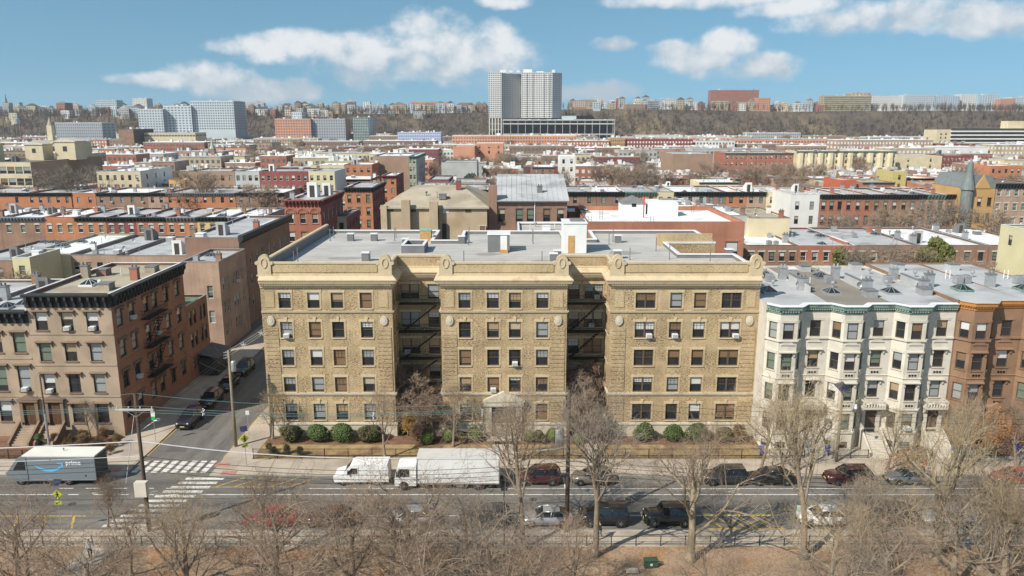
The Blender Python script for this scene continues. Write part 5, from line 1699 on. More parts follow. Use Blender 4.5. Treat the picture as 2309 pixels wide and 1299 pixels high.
# ------------------------------------------------------------------ farther landmarks of the plain
hp('terraced_building', 'long cream terrace of bay-fronted houses with green cornice in the far rows', 1797, 2022, 341, 388, 420, 18, CREAM_WALL, ROOF_SILVER, 21, cat='building', frame=DARK_FRAME, corn=GREEN_CORN, corn_h=1.2, clutter=12, detail=0, w=1.1, ac=0, side='left', step=1.5)
tt = bpy.data.objects['terraced_building']
Wl = A(2022, 341, 420)[0] - A(1797, 341, 420)[0]
Zl = A(1797, 341, 420)[1]
for k in range(10):
    c = Wl * (k + 0.5) / 10
    MB().prism([(c - 2.0, -0.003), (c - 1.1, -1.2), (c + 0.4, -1.2), (c + 1.3, -0.003)], 'z', 0, Zl - 0.9).build('bay', CREAM_WALL, tt)
hp('terraced_building', 'long red brick terrace with green roof edge beside the cream terrace', 1635, 1790, 345, 398, 400, 22, RED_BRICK, ROOF_SILVER, 14, cat='building', frame=WHITE_FRAME, corn=GREEN_CORN, corn_h=0.9, brackets=False, clutter=5, detail=0, ac=0, side='left')
hp('blank_block', 'plain brown-red windowless side wall of a block in the far rows', 1517, 1608, 347, 388, 385, 30, BROWN_WALL, ROOF_SILVER, 0, cat='building', clutter=3, detail=0)
hp('tall_cream_block', 'cream windowless block beside the long cream terrace', 2024, 2125, 352, 395, 430, 20, CREAM_WALL, ROOF_SILVER, 2, cat='building', clutter=3, detail=0)
hp('brick_block', 'dark red brick block in front of the balcony slab building', 2126, 2195, 350, 380, 430, 18, DARKRED, ROOF_GREY, 8, cat='building', frame=WHITE_FRAME, clutter=3, detail=0, ac=0)
hp('orange_shop', 'vivid orange-red low house in the far avenue rows', 1896, 1932, 406, 428, 255, 14, mat('vivid_orange', (0.45, 0.12, 0.06), 0.85), ROOF_SILVER, 0, clutter=2, detail=0)
hp('yellow_shop', 'vivid yellow low house in the far avenue rows', 2014, 2045, 387, 412, 300, 14, mat('vivid_yellow', (0.48, 0.41, 0.17), 0.85), ROOF_SILVER, 1, clutter=2, detail=0)
hp('terracotta_hall', 'salmon pink windowless hall with stepped blocks in the far middle', 1022, 1070, 330, 355, 470, 26, TERRA_WALL, ROOF_SILVER, 0, cat='building', clutter=2, detail=0)
hp('terracotta_wing', 'lower salmon pink wing beside the salmon pink hall', 1070.5, 1135, 323, 345, 490, 26, TERRA_WALL, ROOF_WHITE, 3, cat='building', clutter=2, detail=0)
hp('white_cube_house', 'white-grey cube house with fire stair among the far yards', 1262, 1298, 352, 392, 330, 12, WHITE_WALL, ROOF_WHITE, 2, frame=DARK_FRAME, clutter=1, detail=0)
# slab with balconies
Y0 = 640.0
xa, z = A(2113, 293, Y0); xm = A(2145, 293, Y0)[0]; xb = A(2330, 293, Y0)[0]
t = thing('balcony_slab', 'long cream slab building with continuous white balconies at the far edge', 'building', None, (xa, Y0, 0))
TAKEN.append((xa, xb, Y0, Y0 + 25))
MB().box(0, xb - xa, 0, 20, 0, z).build('wall', CREAM_WALL, t)
for k in range(7):
    zz = z - 1.5 - k * 3.0
    MB().box(xm - xa, xb - xa, -1.6, -0.01, zz - 0.15, zz + 0.9).build('balcony', WHITE_WALL, t)
    MB().box(xm - xa, xb - xa, -0.06, -0.003, zz + 0.95, zz + 2.7).build('glazing', GLASS_DIM, t)
MB().box(60, 74, 5, 15, z, z + 7).build('roof_tower', CREAM_WALL, t)
q = MB()
for i in range(2):
    for k in range(7):
        q.box(3 + i * 4, 4.2 + i * 4, -0.05, -0.002, z - 4 - k * 3, z - 2.6 - k * 3)
q.build('window_column', GLASS_DIM, t)['kind'] = 'stuff'

# ------------------------------------------------------------------ far buildings: walls, roof, window grid
def glazing(parent, W, Z, nx, nz, z0, wm, D=0, side=None, wfrac=0.5, hfrac=0.5, nside=0, band=False):
    q = MB()
    dz = (Z - 0.8 - z0) / nz
    for k in range(nz):
        za = z0 + dz * (k + 0.28); zb = za + dz * hfrac
        if band:
            q.box(0.4, W - 0.4, -0.05, -0.003, za, zb)
        else:
            for i in range(nx):
                c = W * (i + 0.5) / nx; h = W / nx * wfrac / 2
                q.box(c - h, c + h, -0.05, -0.003, za, zb, skip='k')
        for i in range(nside):
            c = D * (i + 0.5) / nside; h = D / nside * wfrac / 2
            if side == 'right':
                q.box(W + 0.003, W + 0.05, c - h, c + h, za, zb, skip='l')
            else:
                q.box(-0.05, -0.003, c - h, c + h, za, zb, skip='r')
    o = q.build('window_grid', wm, parent)
    o['kind'] = 'stuff'
    return o


def clutter_far(parent, W, D, Z, n, m):
    q = MB()
    for k in range(n):
        w, d, h = rnd.uniform(0.5, 2.6), rnd.uniform(0.5, 2.4), rnd.uniform(0.6, 2.2)
        x, y = rnd.uniform(0.5, max(0.6, W - 3)), rnd.uniform(0.5, max(0.6, D - 3))
        q.box(x, x + w, y, y + d, Z - 0.02, Z + h, m=rnd.choice([0, 0, 1, 2]), skip='b')
    o = q.build('rooftop_equipment', m, parent)
    o['kind'] = 'stuff'


def far_block(name, label, X0, X1, Y, D, zb, Z, wall, roofm, nx, nz, wm, cat='building', group=None, nside=3, side_wall=None, wfrac=0.5, band=False, nclut=4, z0=None, parapet=True):
    t = thing(name, label, cat, group, (X0, Y, 0))
    W = X1 - X0
    q = MB()
    q.wall((0, 0), (1, 0), 0, W, zb, Z); q.wall((W, D), (-1, 0), 0, W, zb, Z)
    q.wall((W, 0), (0, 1), 0, D, zb, Z, m=1); q.wall((0, D), (0, -1), 0, D, zb, Z, m=1)
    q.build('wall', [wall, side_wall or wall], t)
    MB().quad((0, 0, Z - 0.3), (W, 0, Z - 0.3), (W, D, Z - 0.3), (0, D, Z - 0.3)) if False else None
    r = MB(); r.box(-0.06, W + 0.06, -0.15, D + 0.06, Z + 0.003, Z + 0.25); r.build('roof', roofm, t)
    if nx:
        glazing(t, W, Z, nx, nz, max(zb, Z - 3.2 * nz - 0.8) if z0 is None else z0, wm, D, 'right' if X0 < 0 else 'left', wfrac, nside=nside, band=band)
    if nclut:
        clutter_far(t, W, D, Z + 0.25, nclut, [WHITE_WALL, GREY_WALL, BROWN_BRICK])
    return t


def fb(name, label, px0, px1, pyt, pyb, Y, D, wall, roofm, nx, nz, wm, **k):
    X0, Z = A(px0, pyt, Y); X1 = A(px1, pyt, Y)[0]
    zb = k.pop('zb', A(px0, pyb, Y)[1] - 6)
    TAKEN.append((X0, X1, Y, Y + D))
    return far_block(name, label, X0, X1, Y, D, zb, Z, wall, roofm, nx, nz, wm, **k)


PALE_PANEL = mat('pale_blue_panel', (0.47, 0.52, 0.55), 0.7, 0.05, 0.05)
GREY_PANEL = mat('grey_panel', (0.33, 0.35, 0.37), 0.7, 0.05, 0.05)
TOWER_WHITE = mat('tower_white_concrete', (0.66, 0.64, 0.60), 0.85, 0.06, 0.05)
TOWER_GREY_SHADE = mat('tower_grey_and_shade', (0.36, 0.37, 0.38), 0.85, 0.06, 0.05)  # shade painted into two tower wings; plain grey concrete on the decks
GLASS_FAR = mat('far_glass', (0.10, 0.12, 0.14), 0.3, 0.2, 0.15, spec=0.5)
GLASS_GREEN = mat('far_green_glass', (0.13, 0.18, 0.17), 0.25, 0.2, 0.15, spec=0.5)

# pale apartment slabs at the foot of the hill; flank shade painted as grey
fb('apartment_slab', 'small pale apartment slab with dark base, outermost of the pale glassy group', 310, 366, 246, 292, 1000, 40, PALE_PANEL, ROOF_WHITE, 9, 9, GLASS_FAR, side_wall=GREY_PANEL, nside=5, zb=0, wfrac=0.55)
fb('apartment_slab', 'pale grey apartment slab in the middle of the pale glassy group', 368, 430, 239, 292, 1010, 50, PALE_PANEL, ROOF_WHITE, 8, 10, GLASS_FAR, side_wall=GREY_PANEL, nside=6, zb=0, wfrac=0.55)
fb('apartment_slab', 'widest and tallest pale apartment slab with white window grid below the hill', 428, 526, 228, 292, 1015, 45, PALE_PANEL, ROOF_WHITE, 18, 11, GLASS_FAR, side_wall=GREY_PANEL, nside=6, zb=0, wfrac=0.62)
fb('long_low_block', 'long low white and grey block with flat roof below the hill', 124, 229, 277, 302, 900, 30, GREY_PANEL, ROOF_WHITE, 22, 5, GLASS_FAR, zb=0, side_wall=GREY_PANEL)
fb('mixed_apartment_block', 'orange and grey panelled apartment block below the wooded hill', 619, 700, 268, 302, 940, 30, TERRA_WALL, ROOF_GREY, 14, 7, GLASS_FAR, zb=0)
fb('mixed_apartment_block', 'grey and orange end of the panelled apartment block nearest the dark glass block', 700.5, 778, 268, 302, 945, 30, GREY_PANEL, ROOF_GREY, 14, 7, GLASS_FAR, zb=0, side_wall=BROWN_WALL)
fb('glass_cube', 'small blue and pink glass cube on the panelled apartment block', 657, 680, 253, 268, 960, 18, PALE_PANEL, ROOF_WHITE, 5, 4, GLASS_GREEN, nclut=0)
fb('dark_glass_block', 'dark green glass office block below the wooded hill', 795, 830, 265, 302, 930, 50, GLASS_GREEN, ROOF_GREY, 9, 9, WHITE_WALL, zb=0, side_wall=GREY_PANEL, wfrac=0.2)
fb('blue_white_block', 'low bluish white block with parapet teeth below the wooded hill', 896, 994, 299, 308, 860, 20, mat('blue_panel', (0.28, 0.33, 0.55), 0.7), ROOF_WHITE, 24, 3, WHITE_WALL, zb=0, nclut=10)
fb('brick_warehouse', 'brown brick warehouse block beside long glazed hall', 266, 300, 292, 318, 700, 40, BROWN_BRICK, ROOF_DARK, 0, 1, GLASS_FAR, zb=0, side_wall=DARK_FRAME)
fb('glazed_hall', 'long pale hall with glazed front next to brown warehouse', 304, 440, 300, 322, 720, 26, CREAM_WALL, ROOF_SILVER, 20, 1, GLASS_FAR, zb=0, wfrac=0.8)
fb('ornate_row_block', 'long tan commercial block with many windows in the middle distance', 1020, 1300, 306, 322, 780, 22, TERRA_WALL, ROOF_WHITE, 46, 4, GLASS_FAR, zb=0, nclut=14)
fb('peach_block', 'long peach brick apartment block in front of the wooded hill', 1408, 1650, 310, 330, 740, 24, TERRA_WALL, ROOF_WHITE, 36, 4, GLASS_FAR, zb=0, nclut=14)
fb('peach_block', 'second peach brick apartment block nearer the balcony slab', 1650.5, 1880, 314, 332, 720, 24, TERRA_WALL, ROOF_SILVER, 34, 4, GLASS_FAR, zb=0, nclut=12)
fb('ochre_hall', 'small ochre commercial hall below the parking deck', 1376, 1410, 311, 328, 690, 18, OCHRE_WALL, ROOF_SILVER, 7, 2, GLASS_FAR, zb=0)
fb('bay_terrace_block', 'white and brick terrace of bay-fronted flats near the balcony slab', 1888, 2105, 316, 340, 600, 20, PINK_BRICK, ROOF_WHITE, 30, 4, WHITE_WALL, zb=0, nclut=16)

# white twin-wing residential tower on stilts
Y0 = 1150.0
t = thing('residential_tower', 'tall white twin-winged residential tower on stilts above the wooded hill', 'tower', None, (0, Y0, 0))
TAKEN.append((-60, 200, 1100, 1300))
def tx(px, py=200):
    return A(px, py, Y0)[0]
zt, zb_ = A(1102, 163, Y0)[1], A(1102, 266, Y0)[1]
def tower_face(P, U, L_, z0, z1, nx, nz, ribs, m):
    q = MB()
    a = Vector((*P, 0)); u = Vector((U[0], U[1], 0)); nrm = Vector((U[1], -U[0], 0))
    dz = (z1 - z0) / nz
    me = None
    for k in range(nz):
        for i in range(nx):
            c = a + u * (L_ * (i + 0.5) / nx) + nrm * 0.06
            h = L_ / nx * (0.32 if not ribs else 0.24)
            p0, p1 = c - u * h, c + u * h
            za, zb = z0 + dz * (k + 0.25), z0 + dz * (k + 0.82)
            q.quad((p0.x, p0.y, za), (p1.x, p1.y, za), (p1.x, p1.y, zb), (p0.x, p0.y, zb))
    o = q.build('window_grid', m, t)
    o['kind'] = 'stuff'
def balcony_column(x, y, w, z0, z1, nz):
    q = MB()
    dz = (z1 - z0) / nz
    for k in range(nz):
        q.box(x - w / 2, x + w / 2, y - 1.3, y - 0.02, z0 + dz * k, z0 + dz * k + 1.1)
    o = q.build('balcony_stack', TOWER_WHITE, t); o['kind'] = 'stuff'
NZ = 22
xl0, xl1, xr0, xr1, xr2 = tx(1102), tx(1131), tx(1176), tx(1246), tx(1268)
MB().box(xl0, xl1, 0, 26, zb_, zt).build('wing', TOWER_WHITE, t)
tower_face((xl0, 0), (1, 0), xl1 - xl0, zb_, zt, 7, NZ, False, GLASS_FAR)
MB().prism([(xl1 + 0.01, 4), (xr0 - 0.01, 26), (xr0 - 0.01, 42), (xl1 + 0.01, 42)], 'z', zb_, zt - 1.2).build('link_wing', TOWER_GREY_SHADE, t)  # link wing's shade is put into its greyer colour
lk = Vector((xr0 - xl1, 22)); Lk = lk.length
tower_face((xl1, 4), tuple(lk / Lk), Lk, zb_, zt - 1.2, 12, NZ, True, GLASS_FAR)
MB().box(xr0, xr1, 2, 40, zb_, zt).build('wing', TOWER_WHITE, t)
tower_face((xr0, 2), (1, 0), xr1 - xr0, zb_, zt, 18, NZ, False, GLASS_FAR)
for px in (1187, 1200, 1226, 1238):
    balcony_column(tx(px), 2, 2.2, zb_, zt, NZ)
MB().prism([(xr1 + 0.01, 2.2), (xr2, 12), (xr2, 40), (xr1 + 0.01, 40)], 'z', zb_, zt - 0.4).build('wing', TOWER_GREY_SHADE, t)  # face turned from the sun, its shade painted as grey
lk = Vector((xr2 - xr1, 9.8)); Lk = lk.length
tower_face((xr1, 2.2), tuple(lk / Lk), Lk, zb_, zt - 0.4, 6, NZ, True, GLASS_FAR)
for (p0, p1, h_) in ((1128, 1141, 4), (1165, 1172, 3), (1180, 1200, 5), (1148, 1156, 3), (1246, 1252, 4), (1210, 1226, 2)):
    MB().box(tx(p0), tx(p1), 12, 24, zt - 0.02, zt + h_).build('roof_room', TOWER_WHITE, t)
zd = A(1102, 300, Y0)[1] - 14
for k in range(5):
    x = xl0 + (xl1 - xl0 - 1.2) * k / 4
    MB().box(x, x + 1.2, 0.3, 24, zd, zb_).build('stilt', TOWER_WHITE, t)
for zz in (zb_ - 9, zb_ - 17):
    MB().box(xl0, xl1, 0.5, 24, zz, zz + 1).build('floor_deck', TOWER_GREY_SHADE, t)
# parking podium
pk = thing('parking_deck', 'long open concrete parking deck with dark bays at the foot of the white tower', 'parking deck', None, (0, Y0 - 14, 0))
xa, xb = tx(1134), tx(1386)
z1, z2 = A(1134, 271, Y0 - 14)[1], A(1134, 305, Y0 - 14)[1] - 12
for zz in (z1, z1 - 5.2, z1 - 20):
    MB().box(xa, xb, 0, 36, zz - 1.0, zz).build('deck', TOWER_GREY_SHADE, pk)
    MB().box(xa, xb, -0.3, -0.01, zz + 0.003, zz + 0.9).build('deck_rail', TOWER_WHITE, pk)
for k in range(16):
    x = xa + (xb - xa - 0.8) * k / 15
    MB().box(x, x + 0.8, -0.25, 0.6, z2, z1 - 1.01).build('column', TOWER_GREY_SHADE, pk)
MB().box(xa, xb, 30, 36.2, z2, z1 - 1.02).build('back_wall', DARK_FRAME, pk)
MB().box(tx(1268), tx(1300), 10, 20, z1 + 0.01, z1 + 6).build('deck_room', PALE_PANEL, pk)
q = MB()
for k in range(46):
    x = rnd.uniform(xa + 2, xb - 4)
    q.box(x, x + 4, rnd.uniform(1, 2), 3.5, z1 + 0.01, z1 + 1.4, m=rnd.choice([0, 1, 2]))
q.build('parked_vehicle_row', [TOWER_WHITE, GREY_PANEL, DARK_FRAME], pk)['kind'] = 'stuff'

# ------------------------------------------------------------------ hill and its woods
def hill_z(x, y):
    base = 1120 + 25 * math.sin(x * 0.004 + 1) + 12 * math.sin(x * 0.013)
    t = max(0.0, min(1.0, (y - base) / 110.0))
    t = t * t * (3 - 2 * t)
    return t * (46 + 4 * math.sin(x * 0.0035 + 0.6) + 2 * math.sin(x * 0.011)) + max(0, y - 1240) * 0.008 - 0.06
mb = MB()
xs = np.linspace(-1700, 1700, 120); ys = np.concatenate([np.linspace(1100, 1260, 22), np.linspace(1290, 3000, 16)])
for j, y in enumerate(ys):
    for i, x in enumerate(xs):
        mb.v.append((float(x), float(y), hill_z(x, y)))
n = len(xs)
for j in range(len(ys) - 1):
    for i in range(n - 1):
        mb.f.append((j * n + i, j * n + i + 1, (j + 1) * n + i + 1, (j + 1) * n + i)); mb.m.append(0)
HILLM = mat('hill_scrub_ground', (0.10, 0.078, 0.06), 0.95, 0.25, 0.02, 0.25, 0.2, c2=(0.15, 0.115, 0.07), c2scale=0.012)
struct('hill', mb, HILLM)

WOOD_A = mat('bare_wood_brown', (0.165, 0.125, 0.097), 0.95, 0.2, 0.05)
WOOD_B = mat('bare_wood_grey', (0.125, 0.103, 0.09), 0.95, 0.2, 0.05)


def spiky_tree(q, x, y, z, h, n, m, r=random):
    c = z + h * 0.3
    q.tube((x, y, z - 1), (x, y, z + h * 0.7), h * 0.016, h * 0.006, n=3, cap=False, m=m)
    for k in range(n):
        a = r.uniform(0, 6.283); e = r.uniform(0.1, 1.45)
        l = h * r.uniform(0.35, 0.62)
        s = r.uniform(0.15, 0.6) * h
        d = (math.cos(a) * math.cos(e) * 0.8, math.sin(a) * math.cos(e) * 0.8, math.sin(e))
        p = Vector((x, y, z + s)); e1 = p + Vector(d) * l
        o = Vector((math.sin(a), -math.cos(a), 0.15)) * (h * 0.020)
        o2 = Vector((math.cos(a), math.sin(a), 0)) * (h * 0.014)
        i = len(q.v)
        q.v += [tuple(p + o), tuple(p - o), tuple(p + o2), tuple(e1)]
        q.f += [(i, i + 1, i + 3), (i + 1, i + 2, i + 3), (i + 2, i, i + 3)]; q.m += [m] * 3


r2 = random.Random(21)
q = MB()
cnt = 0
while cnt < 6500:
    x = r2.uniform(-960, 960)
    y = r2.uniform(1100, 1238) if r2.random() < 0.86 else r2.uniform(1238, 1420)
    if abs(x) > 0.72 * y:
        continue
    if tx(1098) < x < tx(1392) and y < 1205:
        continue
    # worn grassy shelf high up on the slope
    if 330 < x < 560 and 1195 < y < 1235 and r2.random() < 0.75:
        continue
    spiky_tree(q, x, y, hill_z(x, y), r2.uniform(8, 16), 16, r2.choice([0, 0, 1]), r2)
    cnt += 1
o = q.build('hillside_wood', [WOOD_A, WOOD_B])
o['kind'] = 'stuff'
o['label'] = 'brown leafless wood covering the long hillside'
o['category'] = 'wood'

# ------------------------------------------------------------------ houses along the top of the hill
ORD = ['', 'first', 'second', 'third', 'fourth', 'fifth', 'sixth', 'seventh', 'eighth', 'ninth', 'tenth', 'eleventh', 'twelfth', 'thirteenth', 'fourteenth', 'fifteenth', 'sixteenth', 'seventeenth', 'eighteenth', 'nineteenth', 'twentieth']
def ordinal(n):
    if n <= 20:
        return ORD[n]
    tens = ['', '', 'twenty', 'thirty', 'forty', 'fifty', 'sixty', 'seventy', 'eighty', 'ninety']
    if n % 10 == 0:
        return tens[n // 10].replace('ty', 'tieth')
    return tens[n // 10] + '-' + ORD[n % 10]
WALLS = [('white', WHITE_WALL), ('pale blue', BLUE_WALL), ('cream', CREAM_WALL), ('grey', GREY_WALL), ('red brick', RED_BRICK), ('brown', BROWN_WALL), ('tan', TAN_WALL), ('pale panelled', PALE_PANEL)]
hl = []
def hill_far(label, px0, px1, pyt, pyb, Y, wall, nx, nz, **k):
    X0, Z = A(px0, pyt, Y); X1 = A(px1, pyt, Y)[0]
    hl.append((X0 - 4, X1 + 4, Y - 30))
    return far_block('hilltop_building', label, X0, X1, Y, 22, A(px0, pyb, Y)[1] - 8, Z, wall, ROOF_GREY, nx, nz, GLASS_FAR, **k)
hill_far('wide red brick apartment slab standing highest on the hill', 1604, 1712, 203, 252, 1400, RED_BRICK, 26, 11, nclut=6)
hill_far('cream hospital block with window bands on the hill', 1858, 1966, 216, 252, 1300, TAN_WALL, 12, 8, band=True, z0=None)
hill_far('brown tower part of the cream hospital block on the hill', 1921, 1964, 209, 220, 1318, TAN_WALL, 5, 2)
hill_far('peach apartment house with small windows beside the red brick hill slab', 1710, 1738, 221, 253, 1290, TERRA_WALL, 6, 8, nclut=1)
hill_far('brick apartment tower at the hill edge above the long low block', 126, 146, 232, 262, 1235, RED_BRICK, 5, 8, side_wall=DARKRED)
hill_far('pale blue stepped apartment block above the hillside trees', 213, 262, 226, 250, 1330, BLUE_WALL, 12, 6)
hill_far('pale stepped apartment block with red top on the hill', 298, 330, 222, 252, 1310, WHITE_WALL, 9, 7)
hill_far('white-blue apartment block in the hilltop houses above the blue-white block', 826, 866, 236, 256, 1290, BLUE_WALL, 11, 6)
hill_far('long low red school roofline on the hill near the white tower', 925, 1010, 230, 246, 1440, TERRA_WALL, 16, 3)
hill_far('glassy dark villa block with stacked balconies on the hill edge', 1460, 1486, 227, 255, 1255, GREY_PANEL, 5, 7, band=True)
hill_far('brick and glass flats on the hill edge beside the dark villa block', 1411, 1458, 235, 255, 1255, BROWN_WALL, 10, 5)
for (a, b, yt, w_, lb) in ((1968, 2040, 217, WHITE_WALL, 'cream flats on the hill next to the hospital block'), (2042, 2110, 214, PALE_PANEL, 'pale grey flats on the hill, second from the hospital block'), (2112, 2165, 216, BLUE_WALL, 'pale blue flats on the hill, third from the hospital block'), (2168, 2205, 213, WHITE_WALL, 'white flats on the hill, fourth from the hospital block'), (2228, 2255, 213, BLUE_WALL, 'pale blue tower flats near the end of the hilltop row'), (2256, 2290, 223, TERRA_WALL, 'peach flats near the end of the hilltop row'), (2282, 2325, 219, PALE_PANEL, 'pale flats closing the hilltop row at the picture edge')):
    hill_far(lb, a, b, yt, 248, 1320 + (a % 5) * 8, w_, int((b - a) / 5), 6)
r3 = random.Random(5)
rowsH = [(1172, 9, 'lowest slope row'), (1205, 9, 'upper slope row'), (1232, 9, 'rim row'), (1258, 9, 'front row'), (1300, 9.5, 'middle row'), (1370, 12, 'back row')]
for (Yr, hh, rn) in rowsH:
    x, idx = -0.68 * Yr, 0
    xe = {1172: A(780, 280, 1172)[0], 1205: A(960, 280, 1205)[0], 1232: A(1090, 260, 1232)[0]}.get(Yr, 0.68 * Yr)
    pr_ = {1172: 0.6, 1205: 0.72, 1232: 0.8}.get(Yr, 0.85)
    while x < xe:
        w = r3.choice([8, 9, 10, 12, 14, 20]) * r3.uniform(0.85, 1.2)
        if r3.random() < pr_ and not any(a - w < x < b and abs(Yr - c) < 70 for a, b, c in hl) and not (tx(1095) < x + w and x < tx(1275)):
            idx += 1
            wn, wm_ = r3.choice(WALLS + WALLS[:3])
            zb = hill_z(x, Yr)
            Z = zb + hh * r3.uniform(0.9, 1.7)
            t = far_block('hilltop_house', f'{wn} hilltop house, {ordinal(idx)} from the left in its {rn}', x, x + w, Yr + r3.uniform(-8, 8), r3.uniform(9, 14), zb - 4, Z, wm_, r3.choice([ROOF_GREY, ROOF_WHITE, ROOF_DARK, ROOF_BROWN]), max(2, int(w / 3)), 3, r3.choice([GLASS_FAR, GLASS_FAR, WHITE_WALL if wm_ in (RED_BRICK, BROWN_WALL) else GLASS_FAR]), cat='house', group='houses along the hilltop', nside=2, nclut=0)
            if r3.random() < 0.45:
                g = MB(); g.prism([(-0.3, Z + 0.26), (w + 0.3, Z + 0.26), (w / 2, Z + 0.26 + min(4, w * 0.35))], 'y', -0.2, 10); g.build('gable_roof', r3.choice([ROOF_BROWN, ROOF_DARK, ROOF_GREY]), t)
        x += w + r3.choice([1, 2, 3, 6, 14])
# church spire and chapel tower
t = thing('church_spire', 'thin grey church spire on the far hilltop', 'church', None, (A(14, 230, 1400)[0], 1400, 0))
zs, zt = A(14, 244, 1400)[1], A(14, 211, 1400)[1]
MB().box(-3, 3, -3, 3, zs - 14, zs).build('tower_base', GREY_WALL, t)
MB().lathe([(3.4, zs), (1.6, zs + (zt - zs) * 0.5), (0.1, zt)], (0, 0, 0), 8).build('spire', ROOF_DARK, t)
t = thing('chapel_tower', 'small cream chapel tower with pyramid cap in the far streets', 'church', None, (A(115, 300, 760)[0], 760, 0))
zs, zt = A(115, 283, 760)[1], A(115, 264, 760)[1]
MB().box(-2.4, 2.4, -2.4, 2.4, 0, zs).build('tower_base', CREAM_WALL, t)
MB().lathe([(2.6, zs), (0.1, zt)], (0, 0, 0), 8).build('spire', ROOF_TAN, t)
t = thing('water_tank', 'round rooftop water tank on legs over the far brick buildings', 'water tank', None, (A(38, 275, 700)[0], 700, 0))
z0, z1 = A(38, 279, 700)[1], A(38, 265, 700)[1]
MB().lathe([(2.3, z0), (2.3, z1 - 1.2), (0.1, z1)], (0, 0, 0), 12).build('tank', STEEL, t)
for (x, y) in ((-1.6, -1.6), (1.6, -1.6), (1.6, 1.6), (-1.6, 1.6)):
    MB().tube((x, y, 0), (x, y, z0 + 0.1), 0.2, n=6).build('leg', DARK_METAL, t)
t = thing('copper_spire', 'slim green copper church spire above the far roofs', 'church', None, (A(479, 340, 480)[0], 480, 0))
z0, z1 = A(479, 335, 480)[1], A(479, 308, 480)[1]
MB().box(-1.6, 1.6, -1.6, 1.6, 0, z0).build('tower_base', BROWN_BRICK, t)
MB().lathe([(1.7, z0), (0.7, z0 + (z1 - z0) * 0.35), (0.05, z1)], (0, 0, 0), 8).build('spire', mat('pale_copper', (0.32, 0.45, 0.38), 0.7), t)

# ------------------------------------------------------------------ rows of houses filling the plain
IN_WALLS = [('red brick', RED_BRICK), ('orange brick', ORANGE_BRICK), ('brown brick', BROWN_BRICK), ('dark red', DARKRED), ('pinkish', PINK_BRICK), ('cream', CREAM_WALL), ('tan', TAN_WALL), ('grey', GREY_WALL), ('white', WHITE_WALL), ('brown', BROWN_WALL), ('terracotta', TERRA_WALL), ('ochre', OCHRE_WALL)]
WT = [7, 4, 10, 4, 7, 6, 9, 5, 3, 8, 1, 0]
IN_ROOFS = [('white', ROOF_WHITE), ('silver', ROOF_SILVER), ('grey', ROOF_GREY), ('dark', ROOF_DARK), ('tan', ROOF_TAN)]
RWT = [12, 6, 3, 1, 2]
r4 = random.Random(99)
TREE_SPOTS = []
rowno = 0
for Yr in (252, 288, 322, 352, 398, 428, 470, 505, 545, 590, 640, 690, 745, 800, 860, 920, 985, 1045):
    rowno += 1
    x = -0.70 * Yr
    idx = 0
    while x < 0.70 * Yr:
        f = (0.028, 0.06) if Yr < 450 else (0.04, 0.095)
        w = r4.uniform(*f) * Yr
        D = r4.uniform(14, 22) if Yr < 600 else r4.uniform(16, 32)
        yy = Yr + r4.uniform(-1.5, 1.5)
        gap = CS_X0 - 6 < x + w and x < CS_X1 + 5 and Yr < 560          # the side street runs on
        if gap or any(a < x + w + 0.5 and b > x - 0.5 and c < yy + D + 1 and d > yy - 1 for (a, b, c, d) in TAKEN):
            if not gap and r4.random() < 0.3:
                pass
            x += 2.5 if not gap else w * 0.3 + 1
            continue
        if r4.random() < 0.09:
            TREE_SPOTS.append((x + w / 2, yy + 6, rowno))
            x += w
            continue
        idx += 1
        wn, wm_ = r4.choices(IN_WALLS, WT)[0]
        rn, rm_ = r4.choices(IN_ROOFS, RWT)[0]
        Z = r4.choice([9.5, 10.5, 11, 11.5, 12, 12.5, 13.5]) + (r4.choice([0, 0, 0, 3, 4.5]) if Yr > 300 else 0)
        if 285 < Yr < 400 and A(1480, 380, Yr)[0] < x < A(2140, 380, Yr)[0]:
            Z = min(Z, 9.0 + (400 - Yr) * 0.03)      # low houses before the long terraces
        cn = r4.choice([BLACK_CORN, GREY_CORN, None, GREEN_CORN]) if Yr < 420 else None
        lab = f'{wn} house with {rn} roof, {ordinal(idx)} from the left in the {ordinal(rowno)} distant row'
        nx = max(2, int(w / 2.6))
        if Yr < 330:
            house('distant_house', lab, 'house', x, x + w, yy, yy + D, Z, wm_, rm_, nx, [(Z - 3.0, 1.7), (Z - 6.3, 1.7)], w=1.0, zlo=Z - 7, frame=r4.choice([DARK_FRAME, WHITE_FRAME]), corn=cn, corn_h=0.8, brackets=False, detail=0, clutter=7, ac=0, blinds='far', group='houses filling the distant rows', side='auto')
        else:
            t = far_block('distant_house', lab, x, x + w, yy, D, 0, Z, wm_, rm_, nx, 3, r4.choice([GLASS_FAR, GLASS_FAR, GLASS_FAR, WHITE_WALL]), cat='house', group='houses filling the distant rows', nside=4, nclut=11 if Yr < 700 else 7)
        TAKEN.append((x, x + w, yy, yy + D))
        x += w + r4.choice([0.05, 0.05, 0.05, 0.3, 3.0])
    for k in range(7 if Yr < 480 else 4):
        TREE_SPOTS.append((r4.uniform(-0.66, 0.66) * Yr, Yr - r4.uniform(4, 8), rowno))
print('rows done', len(bpy.data.objects))

